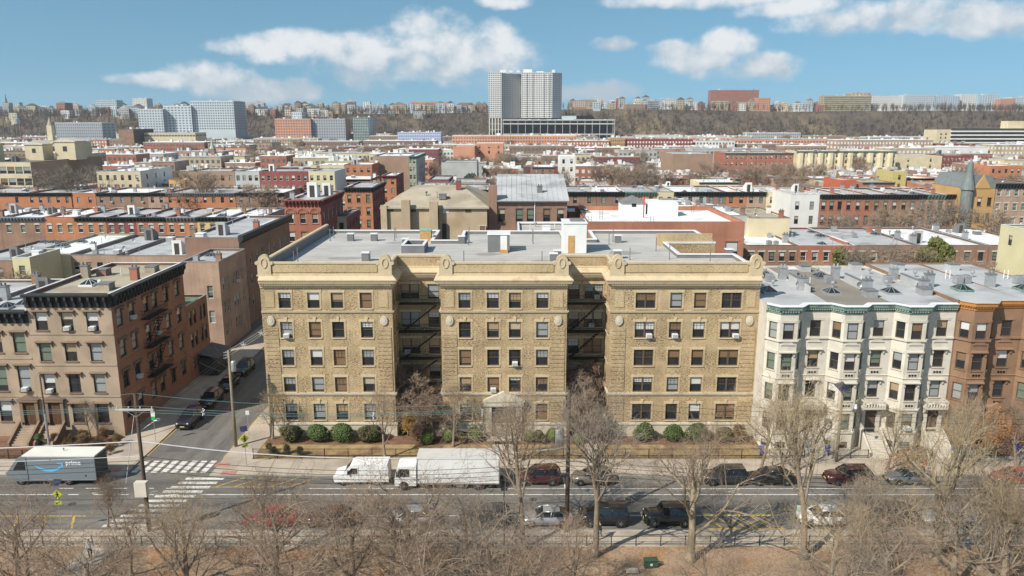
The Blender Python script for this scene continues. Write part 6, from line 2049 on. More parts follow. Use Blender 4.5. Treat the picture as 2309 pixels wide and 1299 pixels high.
# ------------------------------------------------------------------ vehicles
RIM = paint('alloy_rim', (0.45, 0.45, 0.46), 0.3, 0.8)
CAR_GLASS = paint('car_glass', (0.012, 0.014, 0.016), 0.04, spec=0.8)
LAMP = paint('lamp_lens', (0.6, 0.6, 0.58), 0.1, coat=1)
TAIL = paint('tail_lens', (0.35, 0.015, 0.012), 0.15, coat=1)
PLATE = paint('number_plate', (0.6, 0.5, 0.15), 0.5)
RUBBER = mat('tyre_rubber', (0.02, 0.02, 0.02), 0.85, 0.1, 4.0)
TRIMBLK = mat('black_trim', (0.025, 0.025, 0.026), 0.6, 0.1, 4.0)


def wheel(parent, x, y, r, wd=0.22, rim=None):
    s = -1 if y < 0 else 1
    def ty():
        return MB().lathe([(r * 0.62, -wd / 2), (r * 0.93, -wd / 2), (r, -wd / 2 + 0.04), (r, wd / 2 - 0.04), (r * 0.93, wd / 2), (r * 0.62, wd / 2)], (0, 0, 0), 16, 0, 'y').mesh('tyre', RUBBER, True)
    def ri():
        b = MB().lathe([(r * 0.63, -wd / 2 + 0.03), (r * 0.6, -wd / 2 + 0.02), (r * 0.55, -wd / 2 + 0.05), (r * 0.16, -wd / 2 + 0.04), (r * 0.1, -wd / 2 + 0.01)], (0, 0, 0), 14, 1, 'y')
        for k in range(5):
            a = 2 * math.pi * k / 5
            b.tube((0, -wd / 2 + 0.02, 0), (math.cos(a) * r * 0.6, -wd / 2 + 0.025, math.sin(a) * r * 0.6), 0.035, n=4)
        return b.mesh('rim', [RIM, TRIMBLK])
    w = O('wheel', None, parent, (x, y, r))
    if s > 0:
        w.rotation_euler = (0, 0, math.pi)
    O('tyre', key_mesh(('tyre', r, wd), ty), w)
    O('rim', key_mesh(('rim', r, wd), ri), w)
    return w


CARS = {
    # stations: (x, half width, sill z, shoulder z); greenhouse base x0,x1, roof x0,x1, roof z; wheels
    'sedan': dict(st=[(-2.3, .62, .34, .56), (-2.22, .78, .24, .68), (-1.7, .88, .2, .84), (-0.95, .9, .2, .93), (0.2, .91, .2, .95), (1.5, .9, .2, .97), (2.0, .86, .22, .95), (2.28, .76, .3, .86), (2.33, .62, .36, .6)], gb=(-1.05, 1.95), gr=(-0.3, 1.15), zr=1.43, wx=(-1.4, 1.38), r=.33),
    'suv': dict(st=[(-2.25, .66, .4, .7), (-2.18, .82, .28, .9), (-1.6, .91, .25, 1.02), (-0.85, .93, .25, 1.06), (0.3, .94, .25, 1.08), (1.6, .93, .25, 1.1), (2.2, .86, .28, 1.08), (2.3, .75, .36, .8)], gb=(-0.95, 2.2), gr=(-0.25, 1.8), zr=1.68, wx=(-1.4, 1.4), r=.37),
    'boxy': dict(st=[(-2.1, .72, .45, .95), (-2.05, .86, .35, 1.05), (-1.5, .9, .3, 1.12), (-0.75, .9, .3, 1.15), (0.4, .92, .3, 1.15), (1.6, .92, .3, 1.15), (2.1, .88, .32, 1.12), (2.16, .8, .4, .9)], gb=(-0.8, 2.1), gr=(-0.5, 1.95), zr=1.82, wx=(-1.3, 1.35), r=.4),
    'hatch': dict(st=[(-2.0, .62, .36, .6), (-1.93, .78, .24, .76), (-1.45, .86, .2, .9), (-0.8, .88, .2, .97), (0.2, .89, .2, .99), (1.4, .88, .2, 1.0), (1.9, .82, .24, .96), (2.0, .68, .34, .7)], gb=(-0.9, 1.88), gr=(-0.15, 1.4), zr=1.5, wx=(-1.25, 1.25), r=.32),
}


def car_meshes(kind, pm):
    c = CARS[kind]
    def body():
        b = MB()
        k = 0
        for (x, hw, zs, zh) in c['st']:
            half = [(hw * 0.86, zs), (hw * 0.98, zs + 0.12), (hw, zs + (zh - zs) * 0.55), (hw * 0.965, zh - 0.06), (hw * 0.86, zh)]
            ring = [(x, -y, z) for y, z in half] + [(x, 0, zh + 0.035)] + [(x, y, z) for y, z in half[::-1]]
            b.v += ring
        n = 11
        for i in range(len(c['st']) - 1):
            for j in range(n - 1):
                b.f.append((i * n + j, (i + 1) * n + j, (i + 1) * n + j + 1, i * n + j + 1)); b.m.append(0)
            b.f.append((i * n + n - 1, (i + 1) * n + n - 1, (i + 1) * n, i * n)); b.m.append(0)
        b.f.append(tuple(range(n))[::-1]); b.m.append(0)
        e = (len(c['st']) - 1) * n
        b.f.append(tuple(e + j for j in range(n))); b.m.append(0)
        # roof skin and pillars
        (b0, b1), (r0, r1), zr = c['gb'], c['gr'], c['zr']
        zb = c['st'][4][3] - 0.02
        wb, wr = c['st'][4][1] * 0.9, c['st'][4][1] * 0.66
        lo = [(r0, -wr, zr - 0.05), (r1, -wr, zr - 0.05), (r1, wr, zr - 0.05), (r0, wr, zr - 0.05)]
        xm = (r0 + r1) / 2
        b.quad((r0, -wr, zr - 0.04), (xm, -wr, zr + 0.0), (xm, 0, zr + 0.05), (r0, 0, zr + 0.01))
        b.quad((xm, -wr, zr + 0.0), (r1, -wr, zr - 0.04), (r1, 0, zr + 0.01), (xm, 0, zr + 0.05))
        b.quad((r0, 0, zr + 0.01), (xm, 0, zr + 0.05), (xm, wr, zr + 0.0), (r0, wr, zr - 0.04))
        b.quad((xm, 0, zr + 0.05), (r1, 0, zr + 0.01), (r1, wr, zr - 0.04), (xm, wr, zr + 0.0))
        for s in (-1, 1):
            for (xa, xb) in ((b0, r0), (b1, r1), ((b0 + b1) / 2 - 0.1, xm)):
                b.tube((xa, s * wb, zb), (xb, s * wr, zr - 0.03), 0.05, n=4)
            b.tube((r0, s * wr, zr - 0.03), (r1, s * wr, zr - 0.03), 0.05, n=4)
        return b.mesh('body', pm, True)
    def glass():
        (b0, b1), (r0, r1), zr = c['gb'], c['gr'], c['zr']
        zb = c['st'][4][3] - 0.06
        wb, wr = c['st'][4][1] * 0.89, c['st'][4][1] * 0.65
        b = MB()
        B = [(b0, -wb, zb), (b1, -wb, zb), (b1, wb, zb), (b0, wb, zb)]
        T = [(r0, -wr, zr - 0.05), (r1, -wr, zr - 0.05), (r1, wr, zr - 0.05), (r0, wr, zr - 0.05)]
        b.v += B + T
        b.f += [(0, 1, 5, 4), (1, 2, 6, 5), (2, 3, 7, 6), (3, 0, 4, 7)]; b.m += [0] * 4
        return b.mesh('window', CAR_GLASS)
    return key_mesh(('cb', kind, pm.name), body), key_mesh(('cg', kind), glass)


def car(label, kind, pm, x, y, rz=0.0, group=None):
    t = thing('parked_car', label, 'car', group, (x, y, 0), rz)
    c = CARS[kind]
    bm_, gm = car_meshes(kind, pm)
    O('body', bm_, t)
    O('window', gm, t)
    hw = c['st'][4][1]
    for x_ in c['wx']:
        for y_ in (-hw + 0.1, hw - 0.1):
            wheel(t, x_, y_, c['r'])
            s = -1 if y_ < 0 else 1
            q = key_mesh(('arch', c['r'], s), lambda: MB().lathe([(c['r'] * 1.16, 0), (c['r'] * 1.16, s * 0.012)], (0, 0, 0), 16, 0, 'y').mesh('wheel_arch', TRIMBLK))
            O('wheel_arch', q, t, (x_, s * (hw - 0.005), c['r']))
    xf, zf = c['st'][1][0], c['st'][1][3]
    hm = key_mesh('headlight', lambda: MB().lathe([(0.02, -0.02), (0.13, 0), (0.13, 0.03), (0.02, 0.06)], (0, 0, 0), 10, 0, 'y').mesh('headlight', LAMP))
    tm = key_mesh('taillight', lambda: MB().box(-0.04, 0.06, -0.16, 0.16, -0.09, 0.09).mesh('taillight', TAIL))
    xb, zb = c['st'][-2][0], c['st'][-2][3]
    for s in (-1, 1):
        o = O('headlight', hm, t, (xf + 0.02, s * 0.6, zf - 0.08), math.pi / 2)
        O('taillight', tm, t, (xb - 0.02, s * 0.62, zb - 0.06))
        O('mirror', key_mesh(('mir', pm.name), lambda: MB().box(-0.07, 0.09, -0.1, 0.1, -0.07, 0.08).mesh('mirror', pm)), t, (c['gb'][0] + 0.42, s * (hw + 0.08), c['st'][4][3] + 0.06))
    O('number_plate', key_mesh('plate', lambda: MB().box(-0.01, 0.01, -0.26, 0.26, -0.07, 0.07).mesh('number_plate', PLATE)), t, (c['st'][0][0] - 0.02, 0, 0.5))
    bump = key_mesh(('bmp', kind), lambda: MB().box(c['st'][0][0] - 0.05, c['st'][0][0] + 0.12, -0.72, 0.72, 0.3, 0.46).mesh('bumper', TRIMBLK))
    O('bumper', bump, t)
    return t


def cpaint(n, c, metal=0.3):
    return paint('car_' + n, c, 0.32, metal, coat=0.8)
CARP = {'maroon': cpaint('maroon', (0.075, 0.02, 0.018)), 'taupe': cpaint('taupe', (0.22, 0.19, 0.16), 0.5), 'charcoal': cpaint('charcoal', (0.03, 0.032, 0.036)), 'black': cpaint('black', (0.010, 0.010, 0.011), 0.1), 'steel': cpaint('steel_blue', (0.10, 0.13, 0.16)),
      'red': cpaint('red', (0.32, 0.02, 0.025), 0.1), 'silver': cpaint('silver', (0.45, 0.46, 0.48), 0.6), 'navy': cpaint('navy', (0.028, 0.034, 0.05)), 'white': cpaint('white', (0.72, 0.72, 0.71), 0.0), 'grey': cpaint('light_grey', (0.36, 0.37, 0.37), 0.4), 'purple': cpaint('dark_purple', (0.03, 0.025, 0.045))}
YFAR, YNEAR = 70.9, 62.95
for (px, kind, cl, lb) in ((1213, 'suv', 'maroon', 'dark maroon car parked right behind the white box truck'), (1336, 'hatch', 'taupe', 'taupe-grey hatchback parked across from the court with the path'), (1634, 'suv', 'charcoal', 'charcoal car parked in front of the lawn end near the cream houses'),
                           (1737, 'sedan', 'black', 'black sedan parked between the charcoal and maroon cars by cream houses'), (1912, 'suv', 'maroon', 'dark maroon car parked under bare branches by the cream houses'), (2050, 'sedan', 'steel', 'steel-blue sedan parked in front of the brownstones'), (2290, 'sedan', 'red', 'red car partly cut off at the picture edge by the brownstones')):
    car(lb, kind, CARP[cl], A(px, 1075, YFAR)[0], YFAR, 0.0, 'cars parked along the far kerb')
for (px, kind, cl, lb) in ((610, 'sedan', 'red', 'bright red sedan under tree branches by the park kerb'), (745, 'sedan', 'maroon', 'dark sedan hidden by twigs behind the red sedan at the park kerb'), (925, 'sedan', 'silver', 'silver-grey sedan under thick branches by the park kerb'), (1092, 'suv', 'navy', 'dark navy car by the park kerb in front of the silver sedan'),
                           (1232, 'sedan', 'silver', 'clean silver sedan parked by the park pavement beside a wooden pole'), (1362, 'boxy', 'black', 'boxy black off-road car parked behind a tree trunk'), (1505, 'boxy', 'black', 'boxy black car parked beside the yellow hatched kerb area'),
                           (1850, 'hatch', 'white', 'white hatchback parked beyond the yellow hatched kerb area'), (2005, 'suv', 'charcoal', 'dark car parked behind the white hatchback under branches'), (2135, 'sedan', 'grey', 'light grey sedan parked near the thick forked park tree'), (2270, 'hatch', 'charcoal', 'dark hatchback at the picture edge by the park kerb')):
    car(lb, kind, CARP[cl], A(px, 1170, YNEAR)[0], YNEAR, 0.0, 'cars parked along the park kerb')
for (x, y, kind, cl, lb) in ((-37.9, 86.0, 'suv', 'purple', 'dark purple car with yellow plate parked first on the side street'), (-37.9, 92.5, 'suv', 'charcoal', 'dark car in building shade, second on the side street'), (-37.9, 98.6, 'sedan', 'black', 'black sedan in building shade, third on the side street'), (-37.9, 105, 'suv', 'charcoal', 'dark car in building shade, fourth on the side street'), (-31.6, 108.5, 'suv', 'black', 'black car parked at the opposite kerb up the side street')):
    car(lb, kind, CARP[cl], x, y, math.pi / 2, 'cars parked on the side street')

# delivery step van
VAN_GREY = mat('van_slate_grey', (0.16, 0.185, 0.205), 0.45, 0.04, 0.8, spec=0.5)
VAN_BLUE = paint('van_blue_mark', (0.10, 0.42, 0.72), 0.5)
WHITE_MARK = paint('van_white_mark', (0.75, 0.75, 0.75), 0.5)
xr = A(213, 1060, 70.0)[0]
t = thing('step_van', 'slate grey delivery step van with white roof waiting at the corner', 'van', None, (xr - 8.8, 71.3, 0))
b_ = MB()
b_.prism([(0.35, 0.5), (0.1, 0.9), (0.0, 1.35), (0.25, 1.5), (1.2, 2.75), (1.7, 3.0), (8.8, 3.0), (8.8, 0.55), (0.6, 0.45)], 'y', -1.15, 1.15)
b_.build('body', VAN_GREY, t)
MB().box(1.75, 8.82, -1.1, 1.1, 3.003, 3.1).build('roof', mat('van_roof_white', (0.66, 0.66, 0.6), 0.6, 0.05, 0.8), t)
MB().quad((0.28, -0.98, 1.56), (0.28, 0.98, 1.56), (1.16, 0.98, 2.72), (1.16, -0.98, 2.72)) if False else None
q = MB(); q.quad((0.262, 1.0, 1.56), (0.262, -1.0, 1.56), (1.155, -1.0, 2.72), (1.155, 1.0, 2.72)); q.build('windshield', CAR_GLASS, t)
MB().prism([(0.75, 1.6), (2.0, 1.6), (2.0, 2.5), (1.35, 2.5)], 'y', -1.165, -1.152).build('side_window', CAR_GLASS, t)
MB().box(2.15, 2.2, -1.17, -1.152, 0.5, 2.9).build('door_seam', TRIMBLK, t)
for z_ in (0.62, 2.94):
    MB().box(2.25, 8.78, -1.18, -1.152, z_, z_ + 0.07).build('rub_rail', STEEL, t)
MB().box(8.8, 8.83, -1.05, 1.05, 0.7, 2.85).build('rear_shade_door', mat('van_rear_shade', (0.05, 0.055, 0.06), 0.5), t)  # van's shaded rear, with the shade put into a darker colour
MB().box(8.8, 9.1, -1.0, 1.0, 0.45, 0.6).build('bumper', TRIMBLK, t)
for x_ in (1.35, 6.0):
    for y_ in (-0.98, 0.98):
        wheel(t, x_, y_, 0.45, 0.3)
for y_ in (-0.9, 0.9):
    MB().box(-0.02, 0.1, y_ - 0.15, y_ + 0.15, 1.0, 1.25).build('headlight', LAMP, t)
for x_ in (4.5, 7.8):
    MB().lathe([(0.09, 0), (0.09, -0.02)], (x_, -1.153, 1.05 if x_ > 7 else 2.7), 8, 0, 'y').build('marker_lamp', TRIMBLK, t)
roof_piece(t, 'roof_vent', 5.2, 0.1, 3.09, GREY_FLASH, GREY_FLASH, sc=0.35)
def text_mesh(txt, size, m, bold=0.0):
    cu = bpy.data.curves.new('lettering', 'FONT')
    cu.body = txt; cu.size = size; cu.offset = bold; cu.extrude = 0.004
    o = bpy.data.objects.new('lettering', cu)
    col.objects.link(o)
    me = bpy.data.meshes.new_from_object(o.evaluated_get(bpy.context.evaluated_depsgraph_get()))
    bpy.data.objects.remove(o)
    me.materials.clear(); me.materials.append(m)
    return me
tm = text_mesh('prime', 0.62, WHITE_MARK, 0.012)
def van_pt(px, py):
    X, Z = A(px, py, 70.14)
    return X - (xr - 8.8), Z
lx, lz = van_pt(148, 1048)
o = O('lettering', tm, t, (lx, -1.158, lz)); o.rotation_euler = (math.pi / 2, 0, 0)
pts = [van_pt(*p) for p in ((77, 1050), (88, 1056), (102, 1061), (118, 1062), (131, 1058), (140, 1051))]
q = MB()
wds = [0.03, 0.10, 0.15, 0.16, 0.13, 0.08]
up = [(x, z + w_) for (x, z), w_ in zip(pts, wds)]
dn = [(x, z - w_ * 0.6) for (x, z), w_ in zip(pts, wds)]
q.prism(up + dn[::-1], 'y', -1.162, -1.153)
q.build('smile_mark', VAN_BLUE, t)
ax, az_ = pts[-1]
q = MB(); q.prism([(ax - 0.55, az_ + 0.3), (ax + 0.12, az_ + 0.36), (ax + 0.1, az_ - 0.35), (ax - 0.02, az_ + 0.1)], 'y', -1.164, -1.1535); q.build('smile_arrow', VAN_BLUE, t)

# white box truck
TRUCK_WHITE = mat('truck_white', (0.72, 0.72, 0.71), 0.5, 0.05, 0.7, c2=(0.62, 0.61, 0.59), c2scale=0.5, c2lo=0.55, c2hi=0.7)
xa = A(940, 1070, 69.0)[0]; xb = A(1126, 1070, 69.0)[0]
t = thing('box_truck', 'white box truck parked at the kerb in front of the yellow brick building', 'truck', None, (xa, 70.2, 0))
L_ = xb - xa
b_ = MB().box(0, L_, -1.22, 1.22, 0.75, 3.28); b_.build('cargo_box', TRUCK_WHITE, t)
MB().box(-0.03, L_ + 0.03, -1.25, 1.25, 3.283, 3.33).build('box_roof', mat('truck_roof', (0.52, 0.51, 0.48), 0.6, 0.06, 0.8), t)
for x_ in (0.0, L_ - 0.08):
    MB().box(x_, x_ + 0.08, -1.245, -1.222, 0.75, 3.28).build('corner_rail', STEEL, t)
MB().box(0, L_, -1.24, -1.222, 0.72, 0.84).build('lower_rail', STEEL, t)
for k in range(7):
    MB().box(0.5 + k * (L_ - 1.2) / 6, 0.8 + k * (L_ - 1.2) / 6, -1.246, -1.241, 0.755, 0.81).build('reflector', TAIL, t)
b_ = MB(); b_.prism([(-2.15, 0.45), (-2.2, 1.2), (-1.95, 2.25), (-1.7, 2.45), (-0.12, 2.5), (-0.12, 0.45)], 'y', -1.05, 1.05); b_.build('cab', TRUCK_WHITE, t)
q = MB(); q.quad((-2.19, 0.92, 1.4), (-2.19, -0.92, 1.4), (-1.965, -0.88, 2.22), (-1.965, 0.88, 2.22)); q.build('windshield', CAR_GLASS, t)
for s_ in (-1, 1):
    q = MB(); q.prism([(-1.95, 1.4), (-0.75, 1.4), (-0.75, 2.2), (-1.75, 2.2)], 'y', *sorted((s_ * 1.052, s_ * 1.062))); q.build('side_window', CAR_GLASS, t)
    MB().box(-2.2, -2.1, s_ * 0.75 - 0.16, s_ * 0.75 + 0.16, 0.65, 0.85).build('headlight', LAMP, t)
    MB().box(-1.98, -1.9, s_ * 1.22 - 0.1, s_ * 1.22 + 0.1, 1.5, 2.0).build('mirror', TRIMBLK, t)
MB().box(-2.1, L_ - 0.2, -0.45, 0.45, 0.5, 0.745).build('chassis', TRIMBLK, t)
MB().box(-2.28, -2.14, -1.0, 1.0, 0.4, 0.62).build('bumper', STEEL, t)
MB().box(L_, L_ + 0.35, -1.1, 1.1, 0.45, 0.55).build('rear_step', TRIMBLK, t)
for x_ in (-1.3, L_ - 2.1):
    for y_ in (-0.92, 0.92):
        wheel(t, x_, y_, 0.46, 0.34)
MB().box(L_ - 4.2, L_ - 3.4, -1.0, -0.5, 0.35, 0.7).build('fuel_tank', STEEL, t)

# white panel van
xa = A(751, 1065, 70.2)[0]; xb = A(876, 1065, 70.2)[0]
L_ = xb - xa
t = thing('panel_van', 'white panel van parked in front of the box truck', 'van', None, (xa, 71.0, 0))
f_ = L_ / 5.6
b_ = MB()
prof = [(0.12, 0.4), (0.0, 0.75), (0.1, 1.0), (1.05, 1.28), (1.75, 2.05), (2.1, 2.2), (5.5, 2.22), (5.6, 1.9), (5.6, 0.42)]
b_.prism([(x * f_, z) for x, z in prof], 'y', -0.95, 0.95); b_.build('body', TRUCK_WHITE, t)
q = MB(); q.quad((1.07 * f_, 0.8, 1.32), (1.07 * f_, -0.8, 1.32), (1.72 * f_, -0.76, 2.03), (1.72 * f_, 0.76, 2.03)); o = q.build('windshield', CAR_GLASS, t); o.location = (-0.012, 0, 0.012)
for s_ in (-1, 1):
    q = MB(); q.prism([(1.4 * f_, 1.25), (2.5 * f_, 1.25), (2.5 * f_, 1.85), (1.85 * f_, 1.85)], 'y', *sorted((s_ * 0.952, s_ * 0.962))); q.build('side_window', CAR_GLASS, t)
    MB().box(0.0, 0.2, s_ * 0.68 - 0.16, s_ * 0.68 + 0.16, 0.8, 0.98).build('headlight', LAMP, t)
    MB().box(1.5 * f_, 1.62 * f_, s_ * 1.08 - 0.1, s_ * 1.08 + 0.1, 1.25, 1.6).build('mirror', TRIMBLK, t)
    MB().box(5.57 * f_, 5.63 * f_, s_ * 0.82 - 0.1, s_ * 0.82 + 0.1, 0.9, 1.4).build('taillight', TAIL, t)
MB().box(2.6 * f_, 2.63 * f_, -0.962, -0.951, 0.5, 2.0).build('door_seam', TRIMBLK, t)
MB().box(-0.06, 0.14, -0.85, 0.85, 0.4, 0.6).build('bumper', TRIMBLK, t)
for x_ in (0.95 * f_, 4.5 * f_):
    for y_ in (-0.8, 0.8):
        wheel(t, x_, y_, 0.34, 0.24)

# ------------------------------------------------------------------ leafless trees
BARK = mat('grey_brown_bark', (0.225, 0.178, 0.132), 0.95, 0.2, 1.5, 0.2, 9.0, bump=0.4, stretch=(1, 1, 0.3))
BARK_PALE = mat('pale_bark', (0.30, 0.25, 0.175), 0.95, 0.25, 1.2, 0.2, 8.0, stretch=(1, 1, 0.3), c2=(0.19, 0.16, 0.105), c2scale=2.0)
TWIG = mat('twig_bark', (0.265, 0.197, 0.142), 0.95, 0.15, 0.6)
TWIG_G = mat('grey_twig', (0.225, 0.185, 0.145), 0.95, 0.15, 0.6)
TWIG_O = mat('olive_twig', (0.30, 0.235, 0.145), 0.95, 0.15, 0.6)
TWIG_RED = mat('reddish_twig', (0.275, 0.20, 0.15), 0.95, 0.15, 0.6)


class Tree:
    def __init__(s, seed):
        s.r = random.Random(seed)
        s.trunk, s.crown = MB(), MB()

    def limb(s, pts, rads, n, mbx):
        k = len(mbx.v)
        prev = None
        for i, (p, r) in enumerate(zip(pts, rads)):
            d = (pts[i + 1] - p) if i < len(pts) - 1 else (p - pts[i - 1])
            d.normalize()
            a = d.orthogonal().normalized() if prev is None else (prev - d * prev.dot(d)).normalized()
            prev = a
            b = d.cross(a)
            for j in range(n):
                t = 2 * math.pi * j / n
                mbx.v.append(tuple(p + a * (math.cos(t) * r) + b * (math.sin(t) * r)))
        for i in range(len(pts) - 1):
            for j in range(n):
                q = (j + 1) % n
                mbx.f.append((k + i * n + j, k + i * n + q, k + (i + 1) * n + q, k + (i + 1) * n + j)); mbx.m.append(0)

    def twig(s, p, e, r):
        d = (e - p)
        a = d.orthogonal().normalized() * r
        b = d.cross(a).normalized() * r
        k = len(s.crown.v)
        s.crown.v += [tuple(p + a), tuple(p - a * 0.5 + b * 0.87), tuple(p - a * 0.5 - b * 0.87), tuple(e)]
        s.crown.f += [(k, k + 1, k + 3), (k + 1, k + 2, k + 3), (k + 2, k, k + 3)]
        s.crown.m += [0, 0, 0]

    def grow(s, p, d, L, r, lev, P):
        R_ = s.r
        nseg = (6, 5, 4, 3, 2)[min(lev, 4)]
        pts, rads = [p.copy()], [r]
        dd = d.copy()
        wob = (0.10, 0.22, 0.28, 0.32, 0.3)[min(lev, 4)]
        endr = 0.5 if lev == 0 else 0.35
        for i in range(nseg):
            dd = dd + Vector((R_.uniform(-1, 1), R_.uniform(-1, 1), R_.uniform(-1, 1))) * wob
            dd.z += P['up'] * (0.3 if lev else 0.1)
            dd.normalize()
            pts.append(pts[-1] + dd * (L / nseg))
            rads.append(r * (1 + (endr - 1) * (i + 1) / nseg))
        if lev <= 1:
            s.limb(pts, rads, 8 if lev == 0 else 6, s.trunk)
        elif lev <= 3:
            s.limb(pts, rads, 4 if lev == 2 else 3, s.crown)
        else:
            s.limb(pts, rads, 3, s.crown)
        n = P['n'][lev] if lev < len(P['n']) else 0
        if lev == len(P['n']):
            # last shoots
            for k in range(P['shoots']):
                t = R_.uniform(0.25, 1.0) * nseg
                i = min(int(t), nseg - 1)
                q = pts[i].lerp(pts[i + 1], t - i)
                v = dd + Vector((R_.uniform(-1, 1), R_.uniform(-1, 1), R_.uniform(-0.7, 1.0))) * 0.95
                v.normalize()
                s.twig(q, q + v * R_.uniform(0.25, 0.6) * P['sl'], P['tr'])
            return
        az = R_.uniform(0, 6.28)
        for k in range(n):
            lo = P['fork'] if lev == 0 else 0.22
            t = (lo + (1.0 - lo) * (k + R_.uniform(0.1, 0.9)) / n) * nseg
            i = min(int(t), nseg - 1)
            q = pts[i].lerp(pts[i + 1], t - i)
            ax = (pts[i + 1] - pts[i]).normalized()
            az += 2.4 + R_.uniform(-0.5, 0.5)
            o = ax.orthogonal().normalized()
            o = Matrix.Rotation(az, 3, ax) @ o
            ang = R(R_.uniform(*P['ang'])) * (1.0 if lev else P['spread'])
            nd = ax * math.cos(ang) + o * math.sin(ang)
            f = 1 - 0.45 * (t / nseg)
            s.grow(q, nd.normalized(), L * R_.uniform(*P['len']) * f * (P['limb'] if lev == 0 else 1), max(P['tr'] * 1.15, rads[i] * R_.uniform(0.42, 0.62)), lev + 1, P)


TREES = {}


def tree_proto(key, seed, H, r, n=(7, 7, 6, 5), fork=0.4, ang=(30, 58), spread=1.0, up=0.28, limb=1.0, ln=(0.55, 0.8), shoots=3, tr=0.011, sl=1.0, lean=(0, 0), trunk_frac=0.62):
    T = Tree(seed)
    P = dict(n=n, fork=fork, ang=ang, spread=spread, up=up, len=ln, shoots=shoots, tr=tr, limb=limb, sl=sl)
    T.grow(Vector((0, 0, -0.1)), Vector((lean[0], lean[1], 1)).normalized(), H * trunk_frac, r, 0, P)
    # root flare
    T.trunk.lathe([(r * 1.7, -0.1), (r * 1.25, 0.25), (r * 1.0, 0.7)], (0, 0, 0), 8)
    top = max(v[2] for v in T.crown.v)
    sc = H / top
    for m_ in (T.trunk, T.crown):
        m_.v = [(x * sc, y * sc, z * sc) for x, y, z in m_.v]
    TREES[key] = T


def tree_mesh(key, bark, tw):
    T = TREES[key]
    return key_mesh(('tt', key, bark.name), lambda: T.trunk.mesh('trunk', bark, True)), key_mesh(('tc', key, tw.name), lambda: T.crown.mesh('crown', tw))


def tree(name, label, key, x, y, z=0.1, sc=1.0, rz=None, group=None, bark=None, tw=None, cat='tree', seed=None):
    t = thing(name, label, cat, group, (x, y, z), rnd.uniform(0, 6.28) if rz is None else rz)
    a, b = tree_mesh(key, bark or BARK, tw or rnd.choice([TWIG, TWIG, TWIG_G, TWIG_O]))
    O('trunk', a, t); O('crown', b, t)
    t.scale = (sc, sc, sc)
    return t


tree_proto('tall', 3, 15, 0.25, n=(9, 7, 5, 3), fork=0.38, up=0.34, spread=0.8, shoots=3, tr=0.0075, ln=(0.6, 0.9), sl=1.25)
tree_proto('broad', 11, 12, 0.26, n=(8, 7, 5, 3), fork=0.30, ang=(34, 62), up=0.16, limb=1.25, shoots=3, trunk_frac=0.5, tr=0.0075, ln=(0.6, 0.9), sl=1.3)
tree_proto('forked', 29, 14, 0.33, n=(7, 7, 5, 3), fork=0.25, ang=(24, 50), up=0.28, limb=1.3, shoots=3, trunk_frac=0.5, tr=0.0075, ln=(0.6, 0.9), sl=1.3)
tree_proto('spreading', 41, 11, 0.24, n=(8, 7, 5, 3), fork=0.26, ang=(36, 68), up=0.13, limb=1.3, shoots=3, trunk_frac=0.48, tr=0.0075, ln=(0.6, 0.92), sl=1.3)
tree_proto('street', 53, 9, 0.17, n=(8, 6, 5, 3), fork=0.32, up=0.35, spread=0.8, shoots=3, tr=0.007, ln=(0.6, 0.9), sl=1.2)
tree_proto('magnolia', 67, 7, 0.14, n=(9, 8, 6, 3), fork=0.12, ang=(25, 60), up=0.3, limb=1.3, shoots=4, trunk_frac=0.45, tr=0.014, sl=0.8)
tree_proto('yard', 71, 12, 0.25, n=(7, 7, 6), fork=0.3, up=0.25, shoots=6, tr=0.026, sl=2.2)
tree_proto('bush', 83, 2.0, 0.03, n=(9, 8, 6), fork=0.05, ang=(25, 65), up=0.3, limb=1.2, shoots=5, trunk_frac=0.4, tr=0.009, sl=0.5)

def gp(px, py):
    return G(px, py, 0.1)

PK = [
    ('tall', 1180, 1238, 1.0, 'slender crooked park tree in front of the rear of the box truck'), ('tall', 1342, 1252, 1.08, 'straight grey park tree in front of the boxy black off-road car'),
    ('forked', 1556, 1260, 0.98, 'forked park tree beside the boxy black car and yellow hatching'), ('tall', 1812, 1257, 1.12, 'thick-trunked park tree in front of the white hatchback'),
    ('forked', 2108, 1262, 1.1, 'thick greenish forked park tree near the light grey sedan'), ('spreading', 1868, 1330, 0.8, 'thin pale-trunked park tree at the bottom edge below the white hatchback'),
    ('street', 1942, 1300, 1.0, 'small dark-stemmed park tree right of the thick-trunked one'), ('broad', 2255, 1330, 1.0, 'broad bare park tree at the bottom corner near the brownstones'),
]
for (k, px, py, s_, lb) in PK:
    x, y = gp(px, py)
    tree('bare_tree', lb, k, x, y, 0.06, s_, group='leafless trees in the park', bark=BARK_PALE if px in (2108, 1868, 1556) else BARK)
LEFT = [(-33.5, 48, 'broad', 0.9), (-28.5, 46, 'spreading', 0.95), (-22.5, 48.5, 'forked', 0.78), (-17.8, 52.5, 'spreading', 0.95), (-15.0, 46.5, 'broad', 0.92), (-7.8, 54, 'spreading', 0.98),
        (-6.0, 47, 'broad', 0.9), (-1.6, 50.5, 'spreading', 0.92), (-20.5, 56.8, 'street', 0.95), (13.5, 47.5, 'spreading', 0.72), (26, 48, 'broad', 0.85), (33.5, 53, 'spreading', 0.95), (38.5, 57, 'broad', 0.75), (-40, 49, 'forked', 0.7), (-25, 53.5, 'broad', 0.78), (-11.5, 50, 'forked', 0.8), (1.2, 46, 'broad', 0.85), (4.6, 51, 'street', 0.85), (21.5, 46, 'spreading', 0.85), (-29.8, 54.6, 'street', 0.8), (-3.6, 55, 'broad', 0.74), (-37.5, 53, 'broad', 0.78), (30, 56.5, 'spreading', 0.8), (36, 51, 'forked', 0.78), (-8.9, 51.5, 'spreading', 0.9)]
